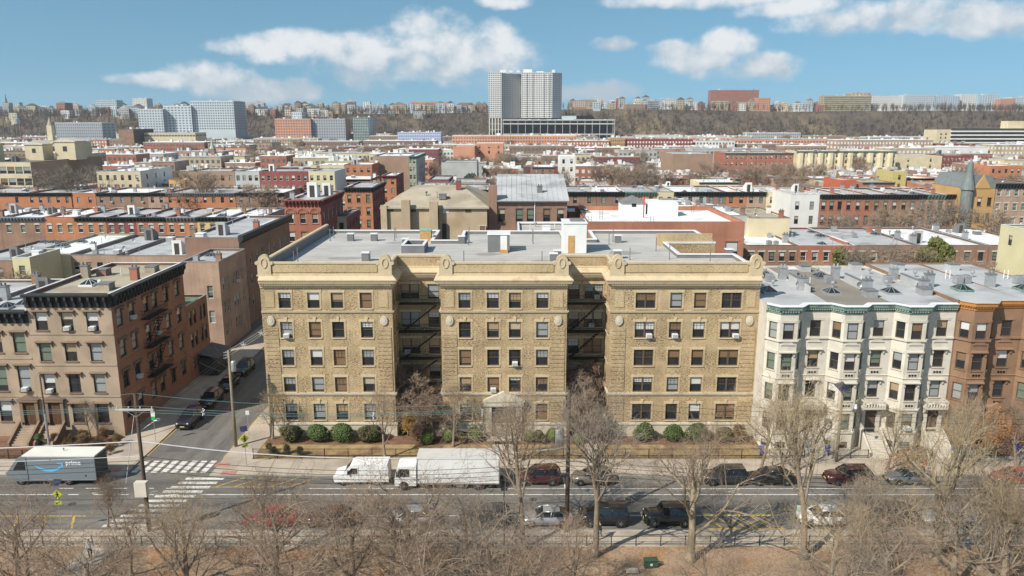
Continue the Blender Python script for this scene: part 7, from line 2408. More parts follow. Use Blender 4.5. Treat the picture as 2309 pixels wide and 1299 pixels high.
for i, (x, y, k, s_) in enumerate(sorted(LEFT)):
    where = 'below the crosswalk' if x < -28 else 'below the panel van' if x < -14 else 'below the box truck' if x < 3 else 'near the green park box' if x < 22 else 'below the cream houses'
    tree('bare_tree', f'leafless park tree {where}, {ordinal(i + 1)} from the left along the bottom', k, x, y, 0.06, s_, group='leafless trees in the park')
for (px, py, k, s_, lb) in ((262, 1192, 'street', 0.62, 'thin young tree at the park corner near the crosswalk'), (244, 1186, 'street', 0.5, 'thinner leaning young tree at the park corner near the crosswalk'),
                            (868, 1037, 'street', 0.95, 'bare street tree on the pavement beyond the panel van'), (1022, 1008, 'street', 0.9, 'bare tree in the planting bed beyond the box truck'), (1716, 1062, 'street', 1.0, 'bare street tree at the end of the lawn by the cream houses'),
                            (2000, 1062, 'street', 0.85, 'bare street tree in front of the third cream house'), (2180, 1060, 'street', 1.0, 'bare street tree with rusty leaves in front of the brownstones'), (1148, 1050, 'street', 0.8, 'bare street tree behind the rear of the box truck'), (1800, 1060, 'street', 0.9, 'bare street tree in front of the first cream house'), (615, 992, 'street', 0.75, 'dark bare tree at the corner of the yellow brick building'), (205, 990, 'street', 0.55, 'little bare tree in front of the corner brownstone'), (2290, 1062, 'street', 0.95, 'bare street tree at the picture edge by the brownstones')):
    x, y = gp(px, py)
    tree('bare_tree', lb, k, x, y, 0.12, s_, group='small leafless street trees')
for (x, y, s_, lb) in ((-10.8, 84.2, 1.15, 'budding multi-stemmed tree filling the court near the centre wing'), (-8.6, 81.0, 0.85, 'lower budding tree in front of the court near the entrance'), (8.0, 83.8, 1.22, 'big budding multi-stemmed tree filling the other court'), (7.0, 80.2, 0.9, 'lower budding tree at the path into the other court')):
    tree('budding_tree', lb, 'magnolia', x, y, 0.16, s_, tw=TWIG_RED, group='budding trees in the courts')
tree('bare_tree', 'reddish bare tree at the side street behind the yellow brick building', 'yard', -29.2, 112, 0.1, 0.8, tw=TWIG_RED)
YT = [(1600, 600, 118.5, 0.95, 'bare yard tree against the red brick hall'), (1470, 560, 119, 0.7, 'thin bare yard tree against the red brick hall wall'), (1840, 610, 138, 0.85, 'bare yard tree behind the first cream house'), (1965, 610, 132, 1.15, 'large bare yard tree behind the cream houses'), (2070, 610, 136, 1.1, 'bare yard tree with ivy behind the cream houses'), (2200, 610, 130, 1.0, 'bare yard tree behind the brownstones'), (2290, 610, 160, 1.0, 'bare yard tree near the pale yellow house'),
      (20, 640, 125, 0.9, 'bare yard tree behind the low brownstone house'), (150, 640, 126, 0.6, 'low bare yard tree below the pale yellow back house'), (460, 470, 250, 1.3, 'big bare tree in front of the tan-brown tenement'), (185, 470, 258, 1.4, 'big bare tree beside the cream apartment house'), (130, 470, 262, 1.3, 'wide bare tree in front of the school'), (1410, 450, 250, 1.4, 'large bare tree standing over the white roofs'), (1440, 450, 262, 1.3, 'second large bare tree over the white roofs'), (1180, 450, 255, 1.3, 'large bare tree behind the metal-roofed building'), (1130, 450, 240, 1.1, 'bare tree close behind the metal-roofed building'), (1240, 450, 246, 1.0, 'bare tree beside the white-grey cube house'), (930, 480, 200, 0.7, 'bare tree beyond the tan hipped building'), (2120, 480, 185, 1.1, 'bare avenue tree before the turreted house'), (2020, 480, 186, 1.0, 'bare avenue tree before the brown avenue houses'), (1900, 480, 184, 0.9, 'bare avenue tree before the red avenue houses'), (2235, 480, 182, 1.0, 'dark bare avenue tree in front of the turreted house')]
for (px, py, Y, s_, lb) in YT:
    tree('yard_tree', lb, 'yard', A(px, 500, Y)[0], Y, 0, s_ * (1.35 if Y > 170 else 1.1), group='leafless trees in the yards')
cnt = {}
for (x, y, rw) in sorted(TREE_SPOTS):
    cnt[rw] = cnt.get(rw, 0) + 1
    tree('yard_tree', f'leafless tree by the {ordinal(rw)} distant row of houses, {ordinal(cnt[rw])} from the left', 'yard', x, y, 0, rnd.uniform(1.15, 1.6), group='trees among the distant rows', tw=rnd.choice([TWIG, TWIG_RED]))
for (a, b, Y, n_, wh) in ((600, 765, 560, 16, 'beyond the tenements'), (810, 1000, 580, 18, 'beyond the side street'), (1020, 1250, 420, 5, 'behind the salmon hall'), (1650, 1790, 340, 3, 'before the red terrace'), (1350, 1500, 330, 5, 'behind the white roofs')):
    for k in range(n_):
        px = a + (b - a) * (k + 0.5) / n_
        tree('yard_tree', f'leafless tree in the band {wh}, {ordinal(k + 1)} from the left', 'yard', A(px, 320, Y)[0] + rnd.uniform(-3, 3), Y + rnd.uniform(-8, 8), 0, rnd.uniform(1.3, 1.6), group='tree bands among distant roofs', tw=rnd.choice([TWIG, TWIG_RED]))

# ------------------------------------------------------------------ clipped evergreen shrubs
LEAF_G = mat('shrub_leaf', (0.075, 0.115, 0.03), 0.7, 0.35, 3.0, spec=0.4)
LEAF_L = mat('shrub_leaf_light', (0.16, 0.23, 0.045), 0.7, 0.3, 3.0, spec=0.4)
LEAF_D = mat('shrub_leaf_dull', (0.115, 0.105, 0.045), 0.8, 0.35, 3.0)
LEAF_Y = mat('dry_yellow_leaf', (0.34, 0.21, 0.05), 0.8, 0.3, 3.0)
LEAF_R = mat('rusty_leaf', (0.33, 0.15, 0.05), 0.8, 0.3, 3.0)
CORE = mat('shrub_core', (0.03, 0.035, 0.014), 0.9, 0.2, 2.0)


def shrub_mesh(seed, n, leaf, sz, m, rough=0.18):
    rr = random.Random(seed)
    b = MB()
    bumps = [(Vector((rr.gauss(0, 1), rr.gauss(0, 1), rr.gauss(0, 1))).normalized(), rr.uniform(-rough, rough)) for _ in range(14)]
    def rad(v):
        return 1 + sum(a * max(0, v.dot(d)) ** 4 for d, a in bumps)
    for k in range(n):
        v = Vector((rr.gauss(0, 1), rr.gauss(0, 1), rr.gauss(0, 1))).normalized()
        if v.z < -0.55:
            v.z = -v.z
        p = v * rad(v) * rr.uniform(0.80, 1.02)
        nn = (v + Vector((rr.gauss(0, .6), rr.gauss(0, .6), rr.gauss(0, .6)))).normalized()
        a = nn.orthogonal().normalized(); c = nn.cross(a)
        t = rr.uniform(0, 6.28)
        a, c = a * math.cos(t) + c * math.sin(t), c * math.cos(t) - a * math.sin(t)
        s1, s2 = leaf * rr.uniform(0.7, 1.3), leaf * rr.uniform(0.4, 0.7)
        q = [p + a * s1, p + c * s2, p - a * s1, p - c * s2]
        b.quad(*[(w.x * sz[0], w.y * sz[1], max(-0.95 * sz[2], w.z * sz[2])) for w in q])
    return b.mesh('foliage', m)


def core_mesh(sz):  # solid dark core added to stop light passing between the leaves
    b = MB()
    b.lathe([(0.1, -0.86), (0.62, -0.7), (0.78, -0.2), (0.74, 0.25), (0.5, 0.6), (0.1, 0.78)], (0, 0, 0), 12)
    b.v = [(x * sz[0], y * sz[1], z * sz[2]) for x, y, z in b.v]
    return b.mesh('light_block_core', CORE, True)


SZ = (1.3, 1.0, 1.0)
sh = [shrub_mesh(101 + i, 2600, 0.085, SZ, m, 0.42) for i, m in enumerate((LEAF_G, LEAF_G, LEAF_D, LEAF_L))]
cm_ = core_mesh(SZ)
for (px, v, sx, sz_, lb) in ((657, 2, 1.05, 1.1, 'dull green clipped shrub, nearest to the side street'), (716, 0, 1.0, 1.05, 'dark green clipped shrub, second from the side street'), (771, 1, 0.95, 1.05, 'dark green clipped shrub, third from the side street'), (828, 2, 1.0, 1.1, 'wide dull green clipped shrub beside the first court'),
                             (845, 0, 0.6, 1.0, 'green shrub tuft rising at the end of the first shrub row'), (1010, 3, 0.6, 0.75, 'yellow-green small shrub left of the entrance'), (1068, 3, 0.65, 0.8, 'bright green small shrub close to the entrance'), (1045, 2, 0.55, 0.65, 'dull small shrub between the two entrance shrubs'),
                             (1190, 3, 0.5, 0.6, 'yellow-green small shrub just beyond the entrance'), (1215, 2, 0.6, 0.75, 'dull green small shrub before the centre wing'), (1243, 3, 0.55, 0.75, 'bright small shrub at the centre wing corner'),
                             (1452, 0, 0.95, 1.15, 'dark green clipped shrub, first before the farther wing'), (1519, 0, 0.85, 1.05, 'green clipped shrub, second before the farther wing'), (1573, 1, 0.95, 1.05, 'green clipped shrub, third before the farther wing'), (1633, 2, 0.95, 1.0, 'brownish clipped shrub at the cream house end of the row')):
    x = A(px, 975, 80.4)[0]
    t = thing('clipped_shrub', lb, 'shrub', 'clipped shrubs along the building', (x, 80.4, 0.2 + 0.9 * sz_), rnd.uniform(-0.5, 0.5))
    O('foliage', sh[v], t); O('light_block_core', cm_, t)
    t.scale = (sx, 0.9, sz_)
for (px, py, s_, lb) in ((962, 1000, 0.6, 'round bright green shrub alone on the mulch by the first court'), (1301, 1000, 0.5, 'bright green shrub low before the second court')):
    x, y = G(px, py, 0.2)
    t = thing('round_shrub', lb, 'shrub', None, (x, y, 0.15 + 0.85 * s_))
    O('foliage', sh[3], t); O('light_block_core', cm_, t)
    t.scale = (s_, s_ * 1.2, s_ * 1.1)
BUSH_Y = mat('yellow_twig', (0.42, 0.28, 0.10), 0.95, 0.15, 0.6)
BUSH_B = mat('brown_hedge_twig', (0.23, 0.15, 0.08), 0.95, 0.2, 0.6)
k = 0
for (px, py, Y, s_, m_, lb) in ((905, 960, 83.5, 1.7, BUSH_Y, 'yellowish bare bush in the first court'), (920, 960, 82.4, 1.6, BUSH_Y, 'second yellowish bare bush at the mouth of the first court'), (1340, 960, 83.5, 1.3, BUSH_B, 'brown bush in the second court'), (940, 985, 80.5, 1.1, BUSH_B, 'brown bush before the first court'), (1665, 985, 80.4, 1.2, BUSH_B, 'brown bare bush at the lawn end near the cream houses')):
    tree('bare_bush', lb, 'bush', A(px, py, Y)[0], Y, 0.18, s_, bark=m_, tw=m_, cat='bush')
for i, (x, y, s_) in enumerate(((-44.6, 78.0, 0.9), (-46.4, 78.8, 0.95), (-48.2, 79.2, 0.8), (-45.2, 80.4, 0.95), (-43.3, 79.6, 0.75), (-50.4, 80.0, 0.7), (-47.6, 80.6, 0.8), (-42.9, 77.2, 0.6))):
    tree('hedge_bush', f'brown winter hedge bush at the brownstone corner garden, {ordinal(i + 1)} of the clump', 'bush', x, y, 0.12, s_ * 1.0, bark=BUSH_B, tw=BUSH_B, cat='bush', group='winter hedge at the corner')
for i, (x, y) in enumerate(((-26.0, 77.6), (-25.2, 76.7), (-24.0, 77.2), (-22.5, 76.8))):
    tree('hedge_bush', f'straggly olive bush at the lawn corner by the side street, {ordinal(i + 1)} along the fence', 'bush', x, y, 0.15, 0.6, bark=BUSH_B, tw=LEAF_D, cat='bush', group='olive bushes at the lawn corner')
# conifer and ivy-clad trunk in the yards
cone = shrub_mesh(140, 1800, 0.3, (3.2, 3.2, 4.6), mat('conifer_green', (0.06, 0.085, 0.05), 0.8, 0.3, 1.0))
t = thing('evergreen_tree', 'dark green evergreen tree in a far yard beside the grey gabled house', 'tree', None, (A(1061, 400, 300)[0], 300, 9.5)); O('foliage', cone, t); MB().tube((0, 0, -9.5), (0, 0, 3), 0.35, 0.15, n=6).build('trunk', BARK, t)
ivy = shrub_mesh(150, 1600, 0.16, (1.9, 1.5, 2.6), mat('ivy_leaf', (0.12, 0.13, 0.035), 0.8, 0.3, 1.5), 0.5)
for (px, py, Y, s_, lb) in ((2120, 575, 137, 1.0, 'olive ivy clump on the yard tree behind the cream houses'), (2095, 600, 136.5, 0.8, 'lower olive ivy clump behind the cream houses'), (1905, 600, 137, 0.6, 'small ivy clump behind the second cream house')):
    x, z = A(px, py, Y)
    t = thing('ivy_clump', lb, 'ivy', None, (x, Y, z)); O('foliage', ivy, t); MB().tube((0, 0.3, -z), (0, 0.2, 1.0), 0.22, 0.1, n=6).build('trunk', BARK, t)
    t.scale = (s_, s_, s_) if False else (1, 1, 1)
# rusty leaves still hanging in two street trees
rl = shrub_mesh(160, 900, 0.07, (1.7, 1.4, 1.3), LEAF_R, 0.8)
for (px, py, Y, lb) in ((2255, 960, 74.0, 'rusty leaf cluster hanging before the brownstones'), (2225, 985, 73.6, 'lower rusty leaf cluster before the brownstones'), (2050, 1050, 72.9, 'rusty leaf cluster over the steel-blue sedan')):
    x, z = A(px, py, Y)
    t = thing('leaf_cluster', lb, 'leaves', None, (x, Y, z)); O('foliage', rl, t); MB().tube((0, 0, -z), (0.05, 0, 0.4), 0.08, 0.03, n=5).build('trunk', BARK, t)

# ------------------------------------------------------------------ poles, wires, signs
POLE_WOOD = mat('weathered_pole_wood', (0.24, 0.185, 0.125), 0.95, 0.2, 1.0, 0.2, 8.0, stretch=(3, 3, 0.3))
POLE_DARK = mat('dark_pole_wood', (0.085, 0.06, 0.045), 0.95, 0.2, 1.0, 0.2, 8.0, stretch=(3, 3, 0.3))
INSUL = paint('grey_insulator', (0.5, 0.5, 0.5), 0.35)
SIGN_YG = paint('fluorescent_yellow_green', (0.42, 0.46, 0.02), 0.5)
SOLAR = paint('solar_cells', (0.02, 0.025, 0.06), 0.15, coat=0.6)
WIRE_D = mat('dark_cable', (0.03, 0.03, 0.032), 0.7, 0.1, 1.0)
WIRE_T = mat('teal_covered_cable', (0.12, 0.2, 0.2), 0.6, 0.1, 1.0)
WIRE_W = mat('bright_cable', (0.6, 0.6, 0.62), 0.4, 0.05, 1.0)


def pole(name, label, x, y, z, r, m, arms=(), z0=0.0, cat='pole'):
    t = thing(name, label, cat, None, (x, y, z0))
    MB().lathe([(r * 1.15, 0), (r, z * 0.4), (r * 0.72, z)], (0, 0, 0), 10).build('shaft', m, t, True)
    for (za, x0_, x1_) in arms:
        a = MB().box(x0_, x1_, -r - 0.13, -r - 0.02, za, za + 0.14)
        ao = a.build('crossarm', mat('grey_crossarm', (0.5, 0.47, 0.42), 0.9, 0.1, 2.0), t)
        for k in range(4):
            xx = x0_ + 0.12 + (x1_ - x0_ - 0.24) * k / 3
            MB().lathe([(0.03, 0), (0.06, 0.06), (0.03, 0.1), (0.06, 0.15), (0.03, 0.22)], (xx, -r - 0.08, za + 0.14), 8).build('insulator', INSUL, ao)
        MB().tube((x0_ * 0.55, -r - 0.04, za), (0, -r, za - 0.6), 0.025, n=4).build('brace', STEEL, t)
        MB().tube((x1_ * 0.55, -r - 0.04, za), (0, -r, za - 0.6), 0.025, n=4).build('brace', STEEL, t)
    return t


P1 = (-31.4, 61.25); P2 = (-30.15, 79.2); P3 = (4.75, 61.3)
t = pole('utility_pole', 'wooden utility pole with crossarm and street lamp at the crosswalk', *P1, 12.6, 0.17, POLE_DARK, [(11.2, -1.6, 1.55)], 0.13)
MB().tube((0, -0.1, 9.2), (1.1, 0.7, 9.9), 0.04, n=6).build('lamp_arm', STEEL, t)
MB().lathe([(0.05, 0.12), (0.22, 0.1), (0.3, 0.0), (0.2, -0.1), (0.05, -0.12)], (1.25, 0.8, 9.95), 10).build('lamp_head', STEEL, t)
MB().box(-0.55, 0.45, -0.75, -0.2, 3.6, 4.9).build('equipment_box', mat('cream_cabinet', (0.58, 0.54, 0.46), 0.6, 0.06, 1.0), t)
MB().tube((-0.25, -0.05, 10.6), (-1.9, 0.6, 4.2), 0.03, n=5).build('guy_conduit', INSUL, t)
t = pole('utility_pole', 'pale wooden utility pole on the side street corner by the yellow brick building', *P2, 10.9, 0.17, POLE_WOOD, (), 0.13)
MB().lathe([(0.24, 8.6), (0.26, 8.65), (0.26, 9.6), (0.2, 9.75)], (0.42, 0, 0), 12).build('transformer', STEEL, t, True)
for k in range(3):
    MB().tube((0, -0.05, 10.1 + 0.3 * k), (-0.5, -0.2, 10.1 + 0.3 * k), 0.04, n=5).build('bracket', STEEL, t)
t = pole('utility_pole', 'dark utility pole with grey transformer rising before the centre wing', *P3, 12.9, 0.18, POLE_DARK, (), 0.13)
MB().lathe([(0.3, 7.9), (0.36, 7.95), (0.38, 8.0), (0.38, 9.3), (0.3, 9.45), (0.1, 9.5)], (-0.72, 0.1, 0), 14).build('transformer', STEEL, t, True)
for k in range(3):
    MB().tube((-0.85 + 0.2 * k, 0.1, 9.5), (-0.8 + 0.2 * k, 0.1, 9.9), 0.05, n=6).build('bushing', INSUL, t)
MB().box(-0.5, 0, -0.05, 0.1, 8.5, 8.62).build('bracket', STEEL, t)
x, y = G(112, 1012)
t = pole('lamp_post', 'thin two-tone lamp post in front of the corner brownstone door', x, y, 8.3, 0.1, POLE_DARK, (), 0.12, 'lamp post')
MB().lathe([(0.13, 0), (0.125, 3.9)], (0, 0, 0), 8).build('post_sleeve', STEEL, t)
x, y = G(1893, 1052)
t = pole('wooden_pole', 'wooden pole topped by a blue solar panel before the cream houses', x, 75.3, 8.0, 0.15, POLE_WOOD, (), 0.13)
q = MB(); q.prism([(-0.45, 7.75), (0.6, 8.45), (0.57, 8.5), (-0.48, 7.8)], 'x', -0.75, 0.75); q.build('solar_panel', SOLAR, t).rotation_euler = (0, 0, 0.6)
MB().tube((0, 0, 6.6), (1.3, -0.4, 6.3), 0.035, n=5).build('arm', STEEL, t)
MB().lathe([(0.1, 0), (0.16, 0.1), (0.1, 0.5)], (1.3, -0.4, 5.95), 8).build('antenna', WHITE_PAINT, t)
x, y = G(1137, 1256)
t = pole('lamp_post', 'thin black lamp post on the park side before the box truck', x, y, 5.9, 0.07, DARK_METAL, (), 0.06, 'lamp post')
MB().box(-0.25, 0.25, -0.15, 0.15, 5.9, 6.05).build('lamp_head', DARK_METAL, t)
for (px, py, lb) in ((950 * 2, 1200, 'black lamp post in the park below the thick forked tree'),):
    x, y = G(1948, 1262)
    t = pole('lamp_post', lb, x, y, 4.5, 0.08, DARK_METAL, (), 0.06, 'lamp post')
    MB().lathe([(0.12, 4.5), (0.22, 4.75), (0.2, 5.1), (0.05, 5.3)], (0, 0, 0), 8).build('lantern', INSUL, t)

NW = [0]
def wire(label, a, b, sag, r, m, grp, n=14):
    q = MB()
    a, b = Vector(a), Vector(b)
    prev = None
    for i in range(n + 1):
        s_ = i / n
        p = a.lerp(b, s_)
        p.z -= sag * 4 * s_ * (1 - s_)
        if prev is not None:
            q.tube(prev, p, r, n=4, cap=False)
        prev = p
    return tag(q.build('overhead_wire', m), label, 'wire', grp)

spot = ['topmost', 'second', 'third', 'lowest']
LX, RX = -95.0, 78.0
for k, (dx, z) in enumerate(((-1.45, 11.7), (-0.5, 11.7), (0.6, 11.7), (0.0, 12.6))):
    y0 = P1[1] - 0.2 + 0.02 * k
    nm = ['outer', 'inner', 'middle', 'highest'][k]
    wire(f'{nm} teal power line from the crossarm pole towards the centre wing pole', (P1[0] + dx, y0 - (1.0 - 0.5 * k), z), (P3[0], P3[1] - 0.2, 11.6 + 0.28 * k), 0.7 + 0.1 * k, 0.017, WIRE_T, 'power lines along the street')
    wire(f'{nm} teal power line leaving the crossarm pole past the brownstones', (P1[0] + dx, y0 - (1.0 - 0.5 * k), z), (LX, 63, 11.2 + 0.2 * k), 1.0, 0.017, WIRE_T, 'power lines along the street')
wire('thick bright cable slung from the crossarm pole to the centre wing pole', (P1[0], P1[1], 8.5), (P3[0], P3[1], 7.9), 1.25, 0.042, WIRE_W, 'bright cable')
wire('thick bright cable slung from the crossarm pole over the step van', (P1[0], P1[1], 8.5), (LX, 62.5, 7.2), 0.8, 0.042, WIRE_W, 'bright cable')
for k in range(4):
    wire(f'dark telephone line, {spot[k]} of those crossing above the step van', (P1[0], P1[1] - 0.1, 7.2 - 0.42 * k), (LX, 62.2, 6.1 - 0.35 * k), 0.7, 0.022, WIRE_D if k else WIRE_W, 'telephone lines')
    wire(f'dark telephone line, {spot[k]} of those crossing in front of the box truck', (P1[0], P1[1] - 0.1, 7.2 - 0.42 * k), (P3[0], P3[1] - 0.15, 6.7 - 0.4 * k), 1.1, 0.022, WIRE_D, 'telephone lines')
    wire(f'dark telephone line, {spot[k]} of those passing before the cream houses', (P3[0], P3[1] - 0.1, 6.7 - 0.4 * k), (RX, 62, 5.6 - 0.35 * k), 1.2, 0.022, WIRE_D, 'telephone lines')
for k in range(2):
    wire(f'{["upper", "lower"][k]} thin power line passing high before the cream houses', (P3[0], P3[1], 12.2 - 0.5 * k), (RX, 62, 11.0 - 0.4 * k), 1.3, 0.014, WIRE_D, 'power lines along the street')
P5 = (-30.15, 128.0)
for k in range(3):
    wire(f'{spot[k]} bright line from the pale pole up the side street', (P2[0] - 0.45, P2[1], 10.2 + 0.3 * k), (P5[0] - 0.5, P5[1], 9.6 + 0.3 * k), 1.0, 0.02, WIRE_W, 'side street lines')
    wire(f'{spot[k]} line between the crossarm pole and the pale corner pole', (P1[0], P1[1], 10.4 + 0.4 * k), (P2[0] - 0.45, P2[1], 10.1 + 0.3 * k), 0.5, 0.018, WIRE_D, 'side street lines')
wire('low slack line from the crossarm pole to the pale corner pole', (P1[0], P1[1], 8.8), (P2[0], P2[1], 6.2), 0.6, 0.02, WIRE_D, 'side street lines')
for k in range(3):
    wire(f'{spot[k]} dark line from the pale pole to the brownstone flank', (P2[0], P2[1], 9.5 - 0.5 * k), (CXR, 104 - 4 * k, 9 - k), 0.7, 0.018, WIRE_D, 'side street lines')
t = pole('utility_pole', 'distant wooden utility pole farther up the side street', *P5, 11.0, 0.16, POLE_WOOD, [(10.0, -1.2, 1.2)], 0.13)
# cable spacers, star-like, on the side street lines
def spacer_mesh():
    b = MB()
    for a in range(5):
        t_ = 2 * math.pi * a / 5 + 0.3
        b.tube((0, 0, 0), (0.28 * math.cos(t_), 0, 0.28 * math.sin(t_)), 0.04, 0.02, n=4)
        b.lathe([(0.05, -0.03), (0.05, 0.03)], (0.28 * math.cos(t_), 0, 0.28 * math.sin(t_)), 6, 0, 'y')
    return b.mesh('cable_spacer', WIRE_W)
spm = spacer_mesh()
for i, s_ in enumerate((0.12, 0.25, 0.4, 0.5, 0.6, 0.72)):
    o = O('cable_spacer', spm, None, (P2[0] - 0.45, P2[1] + (P5[1] - P2[1]) * s_, 10.5 - 0.5 * s_ - 1.0 * 4 * s_ * (1 - s_) - 0.08))
    tag(o, f'star-shaped white cable spacer, {ordinal(i + 1)} from the pale pole up the side street', 'spacer', 'cable spacers')
for i, s_ in enumerate((0.16, 0.55, 0.8)):
    o = O('cable_spacer', spm, None, (P1[0] + (P3[0] - P1[0]) * s_, P1[1] - 0.5, 11.7 - 0.75 * 4 * s_ * (1 - s_)), math.pi / 2)
    tag(o, f'white cable spacer, {ordinal(i + 1)} from the crossarm pole along the street lines', 'spacer', 'cable spacers')


def cross_sign(label, px, py, zt, rz=0.0):
    x, y = G(px, py)
    t = thing('crossing_sign', label, 'sign', None, (x, y, 0.1), rz)
    MB().tube((0, 0, 0), (0, 0, zt), 0.035, n=6).build('post', STEEL, t)
    d = MB(); d.prism([(0, zt - 1.25), (0.45, zt - 0.8), (0, zt - 0.35), (-0.45, zt - 0.8)], 'y', -0.06, -0.035); so = d.build('sign_plate', SIGN_YG, t)
    g = MB(); g.lathe([(0.08, -0.005), (0.08, 0.005)], (0, -0.066, zt - 0.6), 8, 0, 'y')
    g.tube((0, -0.066, zt - 0.7), (0.02, -0.066, zt - 0.92), 0.055, n=5)
    for dx in (-0.13, 0.15):
        g.tube((0.01, -0.066, zt - 0.9), (dx, -0.066, zt - 1.12), 0.03, n=4)
        g.tube((0.0, -0.066, zt - 0.72), (dx * 1.1, -0.066, zt - 0.86), 0.025, n=4)
    g.build('walker_symbol', BLACK, so)
    p2 = MB(); p2.box(-0.3, 0.3, -0.06, -0.035, zt - 1.75, zt - 1.42); so = p2.build('arrow_plate', SIGN_YG, t)
    g = MB(); g.prism([(-0.22, zt - 1.7), (-0.22, zt - 1.52), (-0.1, zt - 1.62), (0.2, zt - 1.45), (0.22, zt - 1.5), (-0.06, zt - 1.66), (-0.05, zt - 1.7)], 'y', -0.068, -0.062); g.build('arrow_symbol', BLACK, so)
    s_ = MB(); s_.prism([(-0.3, zt + 0.05), (0.3, zt + 0.4), (0.28, zt + 0.44), (-0.32, zt + 0.09)], 'x', -0.35, 0.35); s_.build('solar_panel', SOLAR, t)
cross_sign('yellow-green crossing sign with small solar panel at the park kerb', 141, 1200, 4.3)
cross_sign('yellow-green crossing sign with small solar panel by the yellow brick corner', 556, 1052, 3.8, 0.5)
x, y = G(377, 972)
t = thing('street_sign', 'white and green parking sign post on the side street pavement', 'sign', None, (CS_X0 - 0.5, 80.5, 0.13))
MB().tube((0, 0, 0), (0, 0, 3.6), 0.03, n=6).build('post', STEEL, t)
MB().box(-0.22, 0.22, -0.05, -0.032, 2.95, 3.55).build('sign_plate', WHITE_PAINT, t)
MB().box(-0.2, 0.2, -0.05, -0.032, 2.5, 2.93).build('sign_plate', paint('sign_green', (0.02, 0.45, 0.06), 0.5), t)
x, y = G(1795, 1212)
t = thing('street_sign', 'small white and green sign on the park pavement by the white hatchback', 'sign', None, (x, y, 0.13))
MB().tube((0, 0, 0), (0, 0, 2.9), 0.03, n=6).build('post', STEEL, t)
MB().box(-0.16, 0.16, -0.05, -0.032, 2.3, 2.9).build('sign_plate', mat('pale_green_sign', (0.4, 0.62, 0.55), 0.6), t)
for (px, lb) in ((548, 'thin white sign post on the corner pavement by the yellow brick building'),):
    x, y = G(562, 985)
    t = thing('street_sign', lb, 'sign', None, (x, y, 0.13))
    MB().tube((0, 0, 0), (0, 0, 3.2), 0.03, n=6).build('post', STEEL, t)
    MB().box(-0.2, 0.2, -0.05, -0.032, 2.5, 3.0).build('sign_plate', WHITE_PAINT, t)
# hydrant
x, y = G(28, 1213)
t = thing('fire_hydrant', 'red hydrant with white cap on the park kerb', 'hydrant', None, (x, 61.0, 0.13))
MB().lathe([(0.16, 0), (0.16, 0.06), (0.11, 0.08), (0.11, 0.5), (0.15, 0.52), (0.15, 0.56)], (0, 0, 0), 10).build('barrel', mat('hydrant_red', (0.45, 0.05, 0.03), 0.6), t, True)
MB().lathe([(0.14, 0.56), (0.11, 0.66), (0.04, 0.72), (0.03, 0.78)], (0, 0, 0), 10).build('cap', WHITE_PAINT, t, True)
MB().lathe([(0.06, -0.2), (0.06, 0.2)], (0, 0, 0.38), 8, 0, 'y').build('nozzle', WHITE_PAINT, t)

# ------------------------------------------------------------------ fences
def rail_fence(label, x0_, x1_, y, h, step_, z=0.06, pickets=False, rails=(0.3, 0.95)):
    t = thing('iron_fence', label, 'fence', None, (x0_, y, z))
    L_ = x1_ - x0_
    n = max(1, int(L_ / step_))
    pm_ = key_mesh(('post', h), lambda: MB().box(-0.035, 0.035, -0.035, 0.035, 0, h).mesh('post', DARK_METAL))
    for k in range(n + 1):
        O('post', pm_, t, (L_ * k / n, 0, 0))
    for r_ in rails:
        MB().box(0, L_, -0.02, 0.02, h * r_ - 0.02, h * r_ + 0.02).build('rail', DARK_METAL, t)
    if pickets:
        q = MB()
        k = 0.0
        while k < L_:
            q.box(k, k + 0.018, -0.012, 0.012, 0.05, h * 0.97); k += 0.13
        q.build('picket_infill', DARK_METAL, t)['kind'] = 'stuff'
    return t
rail_fence('long black two-rail fence along the park edge', -62, 60, 58.95, 1.0, 2.05)
rail_fence('black picket fence along the lawn before the first wing', -27.2, ex - 1.3, 76.03, 1.15, 2.4, 0.13, True)
rail_fence('black picket fence along the middle lawn strip beyond the entrance', ex + 1.3, 7.9, 76.03, 1.15, 2.4, 0.13, True)
rail_fence('black picket fence along the lawn before the farther wing', 9.5, 26.6, 76.03, 1.15, 2.4, 0.13, True)
for k in range(3):
    rail_fence(f'low black railing before the {["first", "second", "third"][k]} cream house', XW + k * WW + 0.2, XW + k * WW + 3.9, 76.1, 1.0, 1.3, 0.13, True)
rail_fence('low black railing before the dark brownstones', XB + 0.2, XB + 5, 76.1, 1.0, 1.3, 0.13, True)
rail_fence('black railing before the corner brownstone garden', -56, -44, 76.1, 1.0, 1.4, 0.13, True)
mb = MB().box(XW, 75, 76.0, 78.4, 0.0, 0.15)
struct('front_yard', mb, mat('yard_paving', (0.46, 0.41, 0.34), 0.9, 0.15, 0.8, 0.15, 6.0))
mb = MB().box(-75, -43.65, 76.0, 82.0, 0.0, 0.12)
struct('corner_garden', mb, MULCH)
# bins
BIN_BLUE = paint('recycling_blue', (0.06, 0.07, 0.36), 0.5)
def bin_mesh():
    b = MB()
    b.lathe([(0.2, 0.0), (0.27, 0.85), (0.3, 0.86), (0.3, 0.92)], (0, 0, 0), 10)
    return b.mesh('bin_body', BIN_BLUE, False)
bm2 = bin_mesh()
bl2 = MB().lathe([(0.31, 0.92), (0.3, 0.97), (0.1, 1.05)], (0, 0, 0), 10).mesh('bin_lid', BIN_BLUE)
for (px, lb) in ((1717, 'blue recycling bin at the lawn end by the first cream house'), (1865, 'blue recycling bin between the first and second cream houses'), (2150, 'blue recycling bin where cream houses meet the brownstones'), (2296, 'blue recycling bin at the picture edge by the brownstones')):
    t = thing('recycling_bin', lb, 'bin', 'blue recycling bins', (A(px, 1020, 76.9)[0], 76.9, 0.16))
    O('bin_body', bm2, t); O('bin_lid', bl2, t)
